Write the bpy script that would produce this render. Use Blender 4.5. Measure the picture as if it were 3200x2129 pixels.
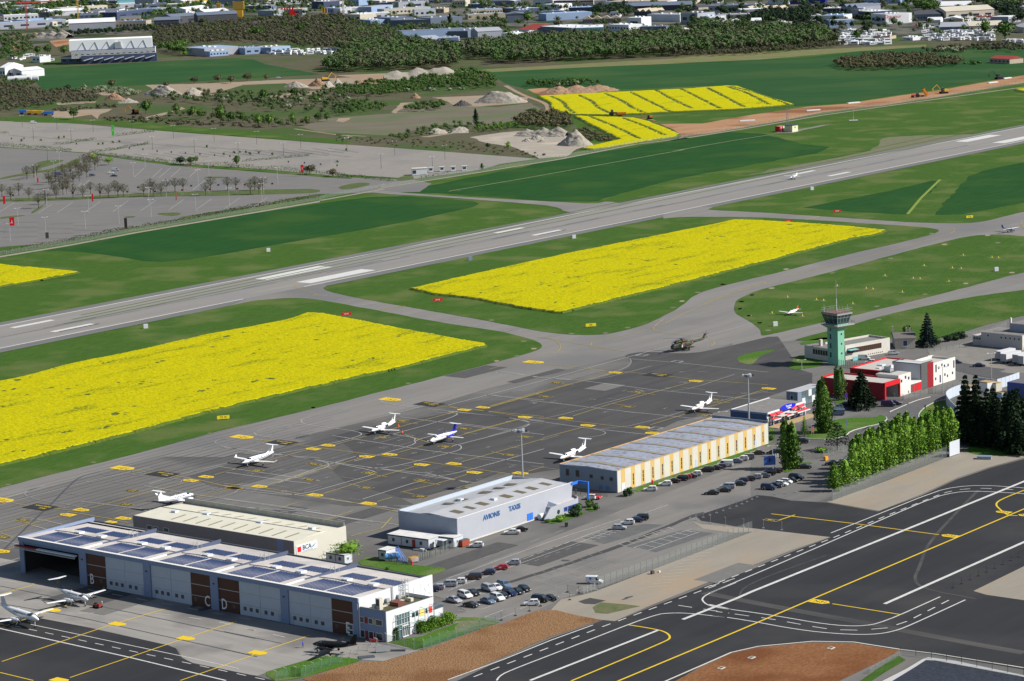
import bpy,bmesh,math,random
import numpy as np
from mathutils import Vector,Matrix,noise
from mathutils.geometry import tessellate_polygon
for o in list(bpy.data.objects):
 bpy.data.objects.remove(o)
S=bpy.context.scene
COL=S.collection
R=math.radians
# ------ camera
FPX,PITCH,ROLL,HCAM=8951.0,R(9.3282),R(-2.0477),179.28
CF=Vector((0,math.cos(PITCH),-math.sin(PITCH)))
_u=Vector((0,math.sin(PITCH),math.cos(PITCH)))
CR=Vector((1,0,0))*math.cos(ROLL)+_u*math.sin(ROLL)
CU=-Vector((1,0,0))*math.sin(ROLL)+_u*math.cos(ROLL)
cd=bpy.data.cameras.new('camera')
cam=bpy.data.objects.new('camera',cd)
COL.objects.link(cam)
M=Matrix((CR,CU,-CF)).transposed().to_4x4()
M.translation=Vector((0,0,HCAM))
cam.matrix_world=M
cd.sensor_width=36
cd.lens=36*FPX/3200
cd.clip_start=5
cd.clip_end=30000
S.camera=cam
# ------ light
SUN_EL,SUN_AZ=R(39),R(-9)
w=bpy.data.worlds.new('World')
S.world=w
w.use_nodes=True
nt=w.node_tree
bg=nt.nodes['Background']
sky=nt.nodes.new('ShaderNodeTexSky')
sky.sky_type='NISHITA'
sky.sun_disc=False
sky.sun_elevation=SUN_EL
sky.sun_rotation=R(90)-SUN_AZ
sky.altitude=200
nt.links.new(sky.outputs[0],bg.inputs[0])
bg.inputs[1].default_value=0.07
sl=bpy.data.lights.new('sun','SUN')
sl.energy=5.0
sl.angle=R(0.53)
sl.color=(1,0.95,0.87)
so=bpy.data.objects.new('sun',sl)
COL.objects.link(so)
sd=Vector((math.cos(SUN_AZ)*math.cos(SUN_EL),math.sin(SUN_AZ)*math.cos(SUN_EL),math.sin(SUN_EL)))
so.rotation_euler=sd.to_track_quat('Z','Y').to_euler()
so.location=(0,900,300)
S.view_settings.view_transform='Standard'
S.view_settings.look='None'
S.view_settings.gamma=1
S.view_settings.use_curve_mapping=False
S.view_settings.exposure=0.42
S.render.engine='CYCLES'
S.cycles.max_bounces=4
S.cycles.diffuse_bounces=2
S.cycles.glossy_bounces=2
S.cycles.transmission_bounces=2
# ------ placing: photo pixel -> point on the ground plane
def G(x,y,z=0.0):
 d=CR*((x-1600)/FPX)-CU*((y-1064.5)/FPX)+CF
 t=(z-HCAM)/d.z
 return Vector((d.x*t,d.y*t,z))
def crop(ox,oy,s):
 def f(*p):
  return[(ox+p[i]/s,oy+p[i+1]/s)for i in range(0,len(p),2)]
 return f
D=crop(0,0,2357/3200)
A1,A2,A3=crop(0,0,2.1427),crop(1050,0,2.1427),crop(2100,0,2.1427)
B1,B2,B3,B4,B5=crop(0,480,2.357),crop(1400,850,2.357),crop(2200,560,2.357),crop(0,1000,2.357),crop(700,1150,2.357)
C1,C2,C3,C4=crop(0,1500,2.4925),crop(700,1500,2.4925),crop(1400,1500,2.4933),crop(2200,1500,2.357)
E1,E2,E3,E4=crop(2500,850,2.613),crop(1200,1200,2.613),crop(1700,1200,2.9463),crop(400,1250,2.851)
K1,K2,K3=crop(0,900,3.928),crop(700,780,3.928),crop(1400,680,5.8925)
K4,K5,K6=crop(2400,420,2.946),crop(0,1600,5.8925),crop(1050,1750,5.2275)
PX=crop(0,0,1)
T1,T2,T3,T4,T5,T6=crop(0,0,2.405),crop(540,0,2.405),crop(1080,0,2.405),crop(1620,0,2.405),crop(2160,0,2.59),crop(2660,0,2.494)
K7,K8=crop(2250,1150,5.227),crop(2500,870,5.225)
L1,L2,L3,L4,L5,L6=crop(2540,1030,5.808),crop(2900,1000,6.273),crop(2380,1200,5.226),crop(2780,1150,3.919),crop(1190,1640,6.370),crop(1650,1480,7.84)
def G1(p,z=0.0):
 return G(p[0][0],p[0][1],z)if isinstance(p,list)else G(p[0],p[1],z)
def height_at(base,ytop):
 g=G1(base)
 lo,hi=0.0,90.0
 for _ in range(40):
  m=(lo+hi)/2
  d=Vector((g.x,g.y,m-HCAM))
  y=1064.5-FPX*d.dot(CU)/d.dot(CF)
  if y>ytop:lo=m
  else:hi=m
 return lo
AZ=R(52.065)
AX=Vector((math.cos(AZ),math.sin(AZ),0))
AN=Vector((-math.sin(AZ),math.cos(AZ),0))
Z1=Vector((0,0,1))
# ------ mesh helpers
def tag(o,label=None,cat=None,group=None,kind=None):
 if label:o['label']=label
 if cat:o['category']=cat
 if group:o['group']=group
 if kind:o['kind']=kind
 return o
def obj(name,me,mat=None,parent=None,loc=None,rz=0.0):
 o=bpy.data.objects.new(name,me)
 COL.objects.link(o)
 if mat is not None:
  me.materials.clear()
  for m in(mat if isinstance(mat,(list,tuple))else[mat]):
   me.materials.append(m)
 if loc is not None:o.location=loc
 if rz:o.rotation_euler[2]=rz
 if parent is not None:o.parent=parent
 return o
def empty(name,loc,rz=0.0):
 o=bpy.data.objects.new(name,None)
 COL.objects.link(o)
 o.location=loc
 o.rotation_euler[2]=rz
 o.empty_display_size=0.5
 return o
class MB:
 """collects simple solids, then becomes ONE mesh"""
 def __init__(s):s.v=[];s.f=[];s.m=[];s.mi=0
 def add(s,v,f):
  n=len(s.v)
  s.v+=[tuple(q)for q in v]
  s.f+=[tuple(i+n for i in q)for q in f]
  s.m+=[s.mi]*len(f)
  return s
 def box(s,x0,x1,y0,y1,z0,z1):
  return s.add([(x,y,z)for z in(z0,z1)for x,y in((x0,y0),(x1,y0),(x1,y1),(x0,y1))],[(3,2,1,0),(4,5,6,7),(0,1,5,4),(1,2,6,5),(2,3,7,6),(3,0,4,7)])
 def quad(s,a,b,c,d):return s.add([a,b,c,d],[(0,1,2,3)])
 def prism(s,pts,z0,z1):
  """pts ccw in plan; z0/z1 number or list"""
  n=len(pts)
  a=z0 if isinstance(z0,(list,tuple))else[z0]*n
  b=z1 if isinstance(z1,(list,tuple))else[z1]*n
  v=[(p[0],p[1],a[i])for i,p in enumerate(pts)]+[(p[0],p[1],b[i])for i,p in enumerate(pts)]
  f=[(i,(i+1)%n,n+(i+1)%n,n+i)for i in range(n)]+[tuple(range(n))[::-1],tuple(range(n,2*n))]
  return s.add(v,f)
 def tube(s,a,b,r,r2=None,n=6,cap=True):
  a,b=Vector(a),Vector(b)
  r2=r if r2 is None else r2
  d=(b-a).normalized()
  u=d.orthogonal().normalized()
  w_=d.cross(u)
  v=[]
  for p,q in((a,r),(b,r2)):
   for k in range(n):
    t=2*math.pi*k/n
    v.append(p+(u*math.cos(t)+w_*math.sin(t))*q)
  f=[(k,(k+1)%n,n+(k+1)%n,n+k)for k in range(n)]
  if cap:f+=[tuple(range(n))[::-1],tuple(range(n,2*n))]
  return s.add(v,f)
 def loft(s,rings,cap=True):
  n=len(rings[0])
  v=[p for r_ in rings for p in r_]
  f=[]
  for k in range(len(rings)-1):
   for i in range(n):
    j=(i+1)%n
    f.append((k*n+i,k*n+j,(k+1)*n+j,(k+1)*n+i))
  if cap:f+=[tuple(range(n))[::-1],tuple((len(rings)-1)*n+i for i in range(n))]
  return s.add(v,f)
 def mesh(s,name,smooth=False):
  me=bpy.data.meshes.new(name)
  me.from_pydata(s.v,[],s.f)
  me.polygons.foreach_set('material_index',s.m)
  if smooth:me.polygons.foreach_set('use_smooth',[True]*len(me.polygons))
  me.update()
  return me
 def build(s,name,mat,parent=None,loc=None,rz=0.0,smooth=False):
  return obj(name,s.mesh(name,smooth),mat,parent,loc,rz)
def chaikin(p,n=2,closed=True):
 for _ in range(n):
  q=[]
  m=len(p)
  rng=range(m)if closed else range(m-1)
  if not closed:q.append(p[0])
  for i in rng:
   a,b=p[i],p[(i+1)%m]
   q.append((a[0]*.75+b[0]*.25,a[1]*.75+b[1]*.25))
   q.append((a[0]*.25+b[0]*.75,a[1]*.25+b[1]*.75))
  if not closed:q.append(p[-1])
  p=q
 return p
def poly_mesh(name,pts,z):
 v=[Vector((p[0],p[1],z))for p in pts]
 tris=tessellate_polygon([v])
 out=[]
 for a,b,c in tris:
  n=(v[b]-v[a]).cross(v[c]-v[a])
  out.append((a,b,c)if n.z>0 else(a,c,b))
 me=bpy.data.meshes.new(name)
 me.from_pydata([tuple(q)for q in v],[],out)
 me.update()
 return me
def rag(pts,step,amp,seed=0):
 """subdivide a ground outline and make it uneven"""
 out=[]
 m=len(pts)
 for i in range(m):
  a,b=Vector(pts[i]),Vector(pts[(i+1)%m])
  k=max(1,min(90,int((b-a).length/step)))
  for j in range(k):
   p=a.lerp(b,j/k)
   q=Vector((p.x*.07/step*4+seed,p.y*.07/step*4,seed*1.3))
   out.append((p.x+amp*noise.noise(q),p.y+amp*noise.noise(q+Vector((31,7,2)))))
 return out
def sheet(name,px,z,mat,smooth=0,kind='structure',ragged=None,parent=None,label=None,cat=None):
 pts=[tuple(G1(p)[:2])for p in px]
 if smooth:pts=chaikin(pts,smooth)
 if ragged:pts=rag(pts,*ragged)
 o=obj(name,poly_mesh(name,pts,z),mat,parent)
 tag(o,label,cat,kind=kind)
 return o
def ribbon(mb,pts,wd,z,closed=False):
 """flat line of width wd along ground points (metres)"""
 P_=[Vector((p[0],p[1]))for p in pts]
 n=len(P_)
 L_,Rr=[],[]
 for i in range(n):
  a=P_[(i-1)%n]if(i or closed)else P_[i]
  b=P_[(i+1)%n]if(i<n-1 or closed)else P_[i]
  t=(b-a)
  if t.length<1e-6:t=Vector((1,0))
  t.normalize()
  nn=Vector((-t.y,t.x))*wd/2
  L_.append((*(P_[i]+nn),z));Rr.append((*(P_[i]-nn),z))
 f=[]
 m=n if closed else n-1
 for i in range(m):
  j=(i+1)%n
  f.append((i,n+i,n+j,j))
 mb.add(L_+Rr,[q[::-1]if False else q for q in f])
 return mb
def gp(px,smooth=0):
 p=[tuple(G1(q)[:2])for q in px]
 return chaikin(p,smooth,False)if smooth else p
def line(name,px,wd,z,mat,parent,smooth=0,dash=None):
 pts=gp(px,smooth)
 mb=MB()
 if dash:
  for a,b in dashes(pts,*dash):ribbon(mb,[a,b],wd,z)
 else:ribbon(mb,pts,wd,z)
 return mb.build(name,mat,parent)
def dashes(pts,on,off):
 out=[]
 seg=[]
 for a,b in zip(pts[:-1],pts[1:]):
  seg.append((Vector(a),Vector(b)))
 tot=sum((b-a).length for a,b in seg)
 def at(s_):
  for a,b in seg:
   l_=(b-a).length
   if s_<=l_:return a.lerp(b,s_/max(l_,1e-6))
   s_-=l_
  return seg[-1][1]
 s_=0
 while s_<tot:
  out.append((at(s_),at(min(s_+on,tot))))
  s_+=on+off
 return out
def text_mesh(txt,size,bold=0.0,depth=0.0):
 cu=bpy.data.curves.new('t','FONT')
 cu.body=txt
 cu.size=size
 cu.align_x='CENTER'
 cu.align_y='CENTER'
 cu.offset=bold
 cu.extrude=depth
 cu.resolution_u=2
 o=bpy.data.objects.new('t',cu)
 me=bpy.data.meshes.new_from_object(o)
 bpy.data.objects.remove(o)
 bpy.data.curves.remove(cu)
 return me
 # ------ materials
MATS={}
def mat(name,col,rough=0.85,col2=None,scale=1.0,amt=0.5,bump=0.0,bscale=4.0,metal=0.0,emit=None,spec=0.3,detail=6,streak=None,col3=None,scale3=0.05,amt3=0.5,coat=0.0,world=True):
 """principled; col/col2 mixed by noise, col3 by a second broad noise; streak=(angle, stretch) draws noise out"""
 if name in MATS:return MATS[name]
 m=bpy.data.materials.new(name)
 MATS[name]=m
 m.use_nodes=True
 t=m.node_tree
 b=t.nodes['Principled BSDF']
 b.inputs['Base Color'].default_value=(*col,1)
 b.inputs['Roughness'].default_value=rough
 b.inputs['Metallic'].default_value=metal
 b.inputs['Specular IOR Level'].default_value=spec
 if coat:b.inputs['Coat Weight'].default_value=coat
 if not(col2 or col3 or bump):return m
 g=t.nodes.new('ShaderNodeNewGeometry' if world else 'ShaderNodeTexCoord')
 vec=g.outputs['Position']if world else g.outputs['Object']
 if streak:
  mp=t.nodes.new('ShaderNodeMapping')
  mp.vector_type='TEXTURE'
  mp.inputs['Rotation'].default_value=(0,0,streak[0])
  mp.inputs['Scale'].default_value=(streak[1],1,1)
  t.links.new(vec,mp.inputs['Vector'])
  svec=mp.outputs[0]
 else:svec=vec
 cur=None
 if col2:
  n=t.nodes.new('ShaderNodeTexNoise')
  n.inputs['Scale'].default_value=scale
  n.inputs['Detail'].default_value=detail
  n.inputs['Roughness'].default_value=0.65
  t.links.new(svec,n.inputs['Vector'])
  r_=t.nodes.new('ShaderNodeMapRange')
  r_.inputs[1].default_value=0.5-0.22*amt
  r_.inputs[2].default_value=0.5+0.22*amt
  t.links.new(n.outputs[0],r_.inputs[0])
  mx=t.nodes.new('ShaderNodeMix')
  mx.data_type='RGBA'
  mx.inputs[6].default_value=(*col,1)
  mx.inputs[7].default_value=(*col2,1)
  t.links.new(r_.outputs[0],mx.inputs[0])
  cur=mx.outputs[2]
 if col3:
  n=t.nodes.new('ShaderNodeTexNoise')
  n.inputs['Scale'].default_value=scale3
  n.inputs['Detail'].default_value=5
  t.links.new(vec,n.inputs['Vector'])
  r_=t.nodes.new('ShaderNodeMapRange')
  r_.inputs[1].default_value=0.5
  r_.inputs[2].default_value=0.5+0.5*(1.05-amt3)
  t.links.new(n.outputs[0],r_.inputs[0])
  mx=t.nodes.new('ShaderNodeMix')
  mx.data_type='RGBA'
  if cur:t.links.new(cur,mx.inputs[6])
  else:mx.inputs[6].default_value=(*col,1)
  mx.inputs[7].default_value=(*col3,1)
  t.links.new(r_.outputs[0],mx.inputs[0])
  cur=mx.outputs[2]
 if cur:t.links.new(cur,b.inputs['Base Color'])
 if bump:
  n=t.nodes.new('ShaderNodeTexNoise')
  n.inputs['Scale'].default_value=bscale
  n.inputs['Detail'].default_value=4
  t.links.new(svec,n.inputs['Vector'])
  bp=t.nodes.new('ShaderNodeBump')
  bp.inputs['Strength'].default_value=1
  bp.inputs['Distance'].default_value=bump
  t.links.new(n.outputs[0],bp.inputs['Height'])
  t.links.new(bp.outputs[0],b.inputs['Normal'])
 return m
STK=(AZ,14)
grass=mat('grass',(.030,.076,.010),1,(.056,.115,.018),.75,1,bump=.25,bscale=2.2,col3=(.085,.12,.032),scale3=.035,amt3=.78,spec=.1,streak=(AZ,5))
grass2=mat('mown_grass',(.04,.10,.012),1,(.075,.16,.024),1.2,.9,bump=.2,bscale=3,col3=(.14,.17,.06),scale3=.06,amt3=.62,spec=.1)
wheat=mat('young_wheat',(.010,.050,.010),1,(.016,.070,.014),.3,.9,bump=.2,bscale=1.5,col3=(.028,.075,.014),scale3=.02,amt3=.7,streak=(AZ,6),spec=.1)
wheat2=mat('far_wheat',(.015,.058,.016),1,(.024,.078,.022),.05,.9,col3=(.045,.09,.026),scale3=.008,amt3=.6,streak=(R(10),6),spec=.1)
verge=mat('field_margin',(.11,.14,.04),1,(.18,.16,.09),.06,.8,spec=.1)
scrub=mat('scrubland',(.065,.065,.036),1,(.105,.095,.062),.07,1,bump=.3,bscale=.6,col3=(.05,.085,.025),scale3=.012,amt3=.9,spec=.1)
urban=mat('urban_ground',(.085,.085,.085),1,(.14,.13,.11),.02,.9,col3=(.035,.055,.022),scale3=.014,amt3=.95,spec=.1)
conc=mat('old_runway_concrete',(.235,.222,.205),.9,(.185,.178,.168),.16,.95,streak=(AZ,22),bump=.01,bscale=2,col3=(.20,.195,.19),scale3=.02,amt3=.7)
taxi=mat('taxiway_asphalt',(.155,.149,.141),.9,(.20,.191,.18),.10,.95,streak=(AZ,10),col3=(.14,.137,.135),scale3=.015,amt3=.7)
shoulder=mat('shoulder_asphalt',(.115,.115,.115),.9,(.15,.148,.142),.3,.8,streak=(AZ,10))
apron_m=mat('apron_asphalt',(.112,.109,.104),.88,(.15,.145,.137),.2,1,streak=(AZ,8),col3=(.085,.083,.082),scale3=.022,amt3=.8)
dark_m=mat('dark_apron_asphalt',(.046,.045,.046),.85,(.074,.072,.071),.18,.9,streak=(AZ,8),col3=(.05,.05,.052),scale3=.02,amt3=.8)
newasph=mat('new_asphalt',(.016,.0165,.019),.8,(.026,.026,.029),.15,.9,streak=(AZ,18),col3=(.038,.037,.037),scale3=.03,amt3=.6)
conc_w=mat('off_white_render',(.56,.54,.49),.85,(.49,.47,.43),.4,.8)
road_m=mat('landside_asphalt',(.115,.11,.102),.9,(.15,.142,.13),.25,.9,col3=(.115,.113,.11),scale3=.05,amt3=.8,streak=(AZ,4))
lot_m=mat('car_park_asphalt',(.20,.185,.165),.9,(.235,.218,.198),.15,.9,col3=(.18,.172,.165),scale3=.02,amt3=.75)
lot2_m=mat('worn_car_park_asphalt',(.13,.125,.12),.9,(.165,.158,.15),.2,.9,col3=(.13,.13,.13),scale3=.02,amt3=.75,streak=(R(10),5))
sand_m=mat('compacted_sand',(.275,.245,.20),.95,(.215,.195,.165),.1,1,col3=(.31,.225,.14),scale3=.04,amt3=.5,streak=(AZ,4),bump=.03,bscale=3)
grit_m=mat('gravel_ground',(.33,.29,.24),.95,(.26,.235,.20),.1,.9,col3=(.45,.38,.29),scale3=.03,amt3=.6)
soil_m=mat('brown_soil',(.17,.092,.045),1,(.28,.165,.085),1.6,1,bump=.35,bscale=2.4,col3=(.17,.085,.04),scale3=.06,amt3=.8,spec=.1)
soil2_m=mat('red_soil',(.155,.066,.028),1,(.235,.115,.052),1.2,1,bump=.25,bscale=1.6,col3=(.14,.055,.022),scale3=.05,amt3=.75,streak=(R(35),2),spec=.1)
dirt_m=mat('orange_dirt',(.29,.15,.075),1,(.36,.22,.13),.08,1,col3=(.20,.09,.045),scale3=.02,amt3=.8,streak=(R(35),6),spec=.1)
white_p=mat('white_paint',(.60,.60,.58),.7,(.44,.44,.43),.8,.9)
worn_p=mat('worn_white_paint',(.34,.34,.33),.8,(.25,.25,.245),1.2,.9)
faint_p=mat('faint_white_paint',(.26,.26,.255),.8,(.18,.178,.175),1.0,.9)
yel_p=mat('yellow_paint',(.66,.46,.01),.7,(.60,.42,.03),.9,.8)
yelw_p=mat('worn_yellow_paint',(.42,.32,.06),.8,(.26,.21,.07),.8,.9)
black_p=mat('black_paint',(.025,.025,.025),.8)
rubber=mat('rubber_marks',(.085,.085,.09),.9,(.20,.195,.19),.35,.9,streak=(AZ,16))
# ------ the ground
mb=MB();mb.quad((-7000,-500,0),(7000,-500,0),(7000,16000,0),(-7000,16000,0))
tag(mb.build('ground',grass),kind='structure')
far=sheet('urban_ground',PX(-900,-150,3900,-330,4300,60,3700,120,2900,150,2500,165,1500,190,700,190,200,220,-400,250),.02,urban)
sheet('scrubland',D(-600,135,0,118,150,95,430,65,900,75,1100,95,1500,100,2000,88,2600,70,2700,85,2357,102,1990,116,1500,148,1150,168,1200,200,1250,235,1330,290,1340,345,1240,368,900,345,400,302,0,283,-600,262),.05,scrub,ragged=(40,12,3))
wf=sheet('wheat_field',A1(160,468,700,432,1200,405,1600,390,1700,400,1780,432,2150,500,1600,528,1000,568,300,612,170,480),.1,wheat2,kind='stuff')
tag(wf,'dark green field in front of the white cinema-like building','field')
wf2=sheet('wheat_field',A2(1010,478,2357,425)+A3(0,428,900,385,1400,330,2357,300,2700,310,2700,440,2357,500,1700,610,1150,690,830,712,640,640,450,575,370,572)+A2(1350,620,1130,560),.08,wheat2,kind='stuff')
tag(wf2,'large green field beyond the far rapeseed, reaching to the wooded edge','field')
sheet('field_margin',A2(950,470,1700,425,2357,388)+A3(0,384,900,335,1700,300,1700,314,1200,350,600,400,0,424)+A2(2357,424,1600,455,1050,484),.12,verge,ragged=(15,3,5))
w3=sheet('wheat_field',D(905,443,1080,410,1330,358)+crop(1600,0,.842)(300,392,440,366,560,348,660,352,760,378,835,388,800,404,620,436,420,474,270,515)+D(1375,463,1290,464,1000,445),.06,wheat,kind='stuff',ragged=(5,2.5,3))
tag(w3,'dark green crop strip between the perimeter fence and the runway, right of the taxiway stub','field')
w4=sheet('wheat_field',B1(270,722,900,600,1400,515,2357,368)+D(885,449,1085,462,1110,472,1020,492,900,518,700,552,460,595,350,605,270,590,160,577),.06,wheat,kind='stuff',smooth=1)
tag(w4,'dark green crop strip between the car park hedge and the runway, left of the taxiway stub','field')
w5=sheet('wheat_field',B3(740,212,1100,140,1500,60,1680,15,1745,15,1620,140,1500,262,1100,245),.18,wheat,kind='stuff',ragged=(4,2.2,5))
tag(w5,'pointed dark green crop patch beside the yellow mower track, right of the runway','field')
w6=sheet('wheat_field',B3(1700,265,1820,120,1960,-20,2100,-70,2700,-190,2700,60,2357,175,1900,262),.18,wheat,kind='stuff',ragged=(4,2.2,6))
tag(w6,'dark green crop patch at the right edge, next to the runway','field')
sheet('dry_grass_patch',K4(1000,40,1300,15,1800,5,1950,0,1400,110,900,190,300,310,0,350,-300,400,-100,350,500,240,1000,140),.07,mat('dry_grass',(.16,.14,.10),1,(.09,.12,.045),.2,.9),smooth=2,ragged=(6,5,9))
# pavements
def SN(s_,n):return(AX*s_+AN*n)
r0=G(787.8,872.2)
NR=-sum((G(*p).dot(AN)for p in[(0,1024),(600,903),(1224,780),(1732,680),(2400,551.4)]))/5
NU=sum((G(*p).dot(AN)for p in[(0,1024),(600,903),(1224.4,780),(1732.6,680),(2400,551.4)]))/5
NL=sum((G(*p).dot(AN)for p in[(0,1094.8),(600,970),(1300,824.6),(1800,722.4),(2400,603.3)]))/5
NC=(NU+NL)/2
HW=(NU-NL)/2
SA=(G(787.8,872.2).dot(AX)+G(925.3,882.6).dot(AX))/2
def srect(mb,s0,s1,n0,n1,z):
 a,b,c,d=SN(s0,n0),SN(s1,n0),SN(s1,n1),SN(s0,n1)
 return mb.quad((a.x,a.y,z),(b.x,b.y,z),(c.x,c.y,z),(d.x,d.y,z))
rs=MB();srect(rs,SA-900,SA+2600,NC-HW-7.5,NC+HW+7.0,.10)
sho=rs.build('runway_shoulder',shoulder);tag(sho,kind='structure')
rm=MB();srect(rm,SA-900,SA+2600,NC-HW-.3,NC+HW+.3,.12)
rwy=rm.build('runway',conc);tag(rwy,kind='structure')
rb=MB()
for k in range(44):
 rng_=random.Random(k)
 o_=rng_.uniform(-1,1)
 s_=SA-520+k*26+rng_.uniform(-8,8)
 srect(rb,s_,s_+rng_.uniform(25,80),NC-1.6+o_,NC+.2+o_*1.4+rng_.uniform(.3,1.6),.127+k*.0001)
rb.build('rubber_mark',rubber,rwy)
mb=MB()
srect(mb,SA-900,SA+2600,NU-.9,NU,.14)
mb.build('edge_line',white_p,rwy)
for s0,s1 in((SA-900,G1(K2(250,612)).dot(AX)),(G1(K2(985,460)).dot(AX),SA+2600)):
 mb=MB();srect(mb,s0,s1,NL,NL+.9,.14);mb.build('edge_line',white_p,rwy)
c0=G1(K1(555,502)).dot(AX)-30
for k in range(-4,24):
 mb=MB();srect(mb,c0+60.05*k,c0+60.05*k+30,NC-.25,NC+.25,.141);mb.build('centreline_dash',worn_p,rwy)
for s_ in(SA,SA+652):
 for sg in(1,-1):
  a,b=sorted((NC+sg*8.8,NC+sg*17.5))
  mb=MB();srect(mb,s_,s_+45,a,b,.14);mb.build('aiming_point_marking',white_p,rwy)
S_3=G1(PX(2481.5,546.6)).dot(AX)
for s_ in(SA-150.5,SA+174,S_3):
 for sg in(1,-1):
  c_=NC+(13.2 if sg>0 else-10.6)
  mb=MB();srect(mb,s_,s_+22.5,c_-1.6,c_+1.6,.14);mb.build('touchdown_marking',white_p,rwy)
  if sg<0 and s_<SA+300:
   mb=MB();srect(mb,s_+1.5,s_+24,c_-2.9,c_-1.6,.1402);mb.build('blacked_out_marking',mat('blackout',(.04,.045,.055),.9),rwy)
   # taxiways and apron: one sheet, grass islands lie on it
apr=sheet('apron',PX(-350,1640)+B4(-20,1247,60,1226,330,1154,1000,994,1600,824,2357,650)+PX(1485,1150,1700,1050,2300,850,3300,600,3900,470,3900,1300)+PX(3700,2500,1300,2700,-700,2900),.08,apron_m)
tw=sheet('taxiway',K2(-100,760,300,600,1216,400,1300,520)+B2(0,312,500,400,1750,100)+B3(-100,800,1100,440,1500,350,1000,320,300,290,-300,300,-300,190,10,205)+B3(1500,300,2357,210,2700,120,2700,900,2357,870,1300,1030,640,1195,200,1226)+B2(2100,530,1400,600,1290,625,800,740,300,860,0,950)+B5(700,480,0,660)+B4(1200,1010,0,1330,-400,1420,-400,1300)+B4(60,1215,1600,815)+PX(1400,1150),.105,taxi)
EDG=mat('grass_edge',(.11,.105,.08),1,(.08,.10,.04),.5,.9)
def island(px,name='grass_island',z=.16,m=None,seed=1):
 pts=chaikin([tuple(G1(p)[:2])for p in px],2)
 o=obj(name,poly_mesh(name,rag(pts,2.5,.5,seed),z),m or grass)
 tag(o,kind='structure')
 return o
island(B4(-900,1450,0,1243,330,1152,1000,992,1600,822,2357,648)+B5(1850,0)+B2(300,682,560,612,660,580,690,555,692,545,672,520,600,495,400,440,0,385)+K2(1900,755,1500,680,1150,618,980,600,800,598,450,622,330,640,0,708)+K1(1500,500,1000,600,0,812,-900,1005))
island(K2(2357,232,1700,370,1290,452,1225,465,1214,478,1240,497,1300,520,1500,570,2000,665)+B2(0,312,200,345,600,425,720,448,850,462,1000,468,1100,467,1200,457,1400,412,1580,335,1700,268,1757,225,1790,190,1850,160,1950,125,2100,85,2357,25)+B3(100,790,500,705,1000,570,1400,480,1690,408,1732,388,1728,375,1690,365,1560,350,1200,330,900,308,600,293,300,280,0,280)+PX(2118,679,2009,692,1800,735,1544,787,1400,817),seed=2)
island(PX(2195,654,2400,612.5,2753,541.5,3200,456.7,3900,320,3900,520)+B3(2357,240,2200,280,2060,315,1950,325,1800,328,1500,320,1200,298,700,265,300,240,100,232),seed=3)
island(B3(3300,480,2357,425,2250,412,2100,410,1950,420,1700,480,1300,585,900,695,600,770,400,820,280,870,235,905,218,940,225,975,260,1010,350,1060,400,1095,422,1135,425,1158,480,1150,800,1075,1200,985,1700,860,2100,755,2357,685,3300,500),seed=4)
island(B3(3300,700,2357,818,2100,850,1800,900,1300,1010,1050,1090,800,1150,660,1187,700,1195,950,1180,1500,1180,1700,1190,1900,1130,2100,1070,2357,1005,3300,800),seed=5)
island(E1(0,575,220,530,260,560,120,585,0,602),seed=6,m=grass2)
island(B2(2122,655,2140,625,2220,597,2357,580,2420,572,2400,588,2320,610,2285,640,2240,690,2180,680),seed=7,m=grass2)
island(E1(-20,675,95,692,160,720,210,765,120,780,0,800,-100,790,-60,730),seed=8,m=grass2)
sh5=sheet('taxiway_stub',D(860,438,960,447,1100,456,1200,461,1290,466,1370,470,1400,463,1440,472,1340,492,1296,487,1290,480,1250,472,1000,453,860,446),.11,taxi,smooth=1)
# patches of other asphalt on the apron
dk=sheet('dark_apron',B2(230,1000,520,932,920,830,1160,772,1260,740,1340,700,1352,665,1330,645,1290,628,1392,575,1480,588,1700,600,2000,565,2357,480,2430,478,2460,520)+E1(0,800,100,830,100,930,-80,960)+D(1690,940,1560,970,1420,1035,1290,1080,1190,1095)+PX(1570,1475,1480,1510,1300,1560)+B5(1300,960,900,850,800,760,960,620,800,502,1100,430,1950,285),.112,dark_m)
sheet('mid_apron',B5(800,502,960,620,800,760,900,850,1300,960,1400,1010,900,1020,300,930,-100,870,-260,800,350,620,600,560),.114,mat('mid_apron_asphalt',(.072,.070,.069),.85,(.105,.101,.098),.18,.9,streak=STK,col3=(.07,.069,.07),scale3=.02,amt3=.8))
sheet('concrete_pad',B2(1280,625,1350,600,1480,588,1700,605,1900,590,2130,520,1960,480,1500,520),.115,taxi,smooth=1)
sheet('concrete_apron',C1(-300,560,160,640,1000,860,2000,1080,2357,1150)+C2(1050,1270,1300,1270,1560,1320,1240,1415,1000,1400,750,1380,340,1500,260,1530,-200,1460,-240,1440)+C1(1420,1390,1390,1330,1310,1290,600,1150,310,1105,0,1110,-300,1110),.115,mat('concrete',(.275,.26,.24),.85,(.22,.21,.195),.3,.8,col3=(.14,.137,.132),scale3=.04,amt3=.7,streak=(R(-40),6)))
sheet('parking_asphalt',C3(-250,1120,150,1030,0,940,-250,860,2357,-150,2357,220,2000,560,1170,850,880,930,700,1020,400,1130,330,1150,0,1190),.113,mat('parking_asphalt_m',(.15,.144,.135),.9,(.19,.18,.168),.3,.9,streak=(AZ,6),col3=(.12,.12,.12),scale3=.04,amt3=.7))
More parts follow.
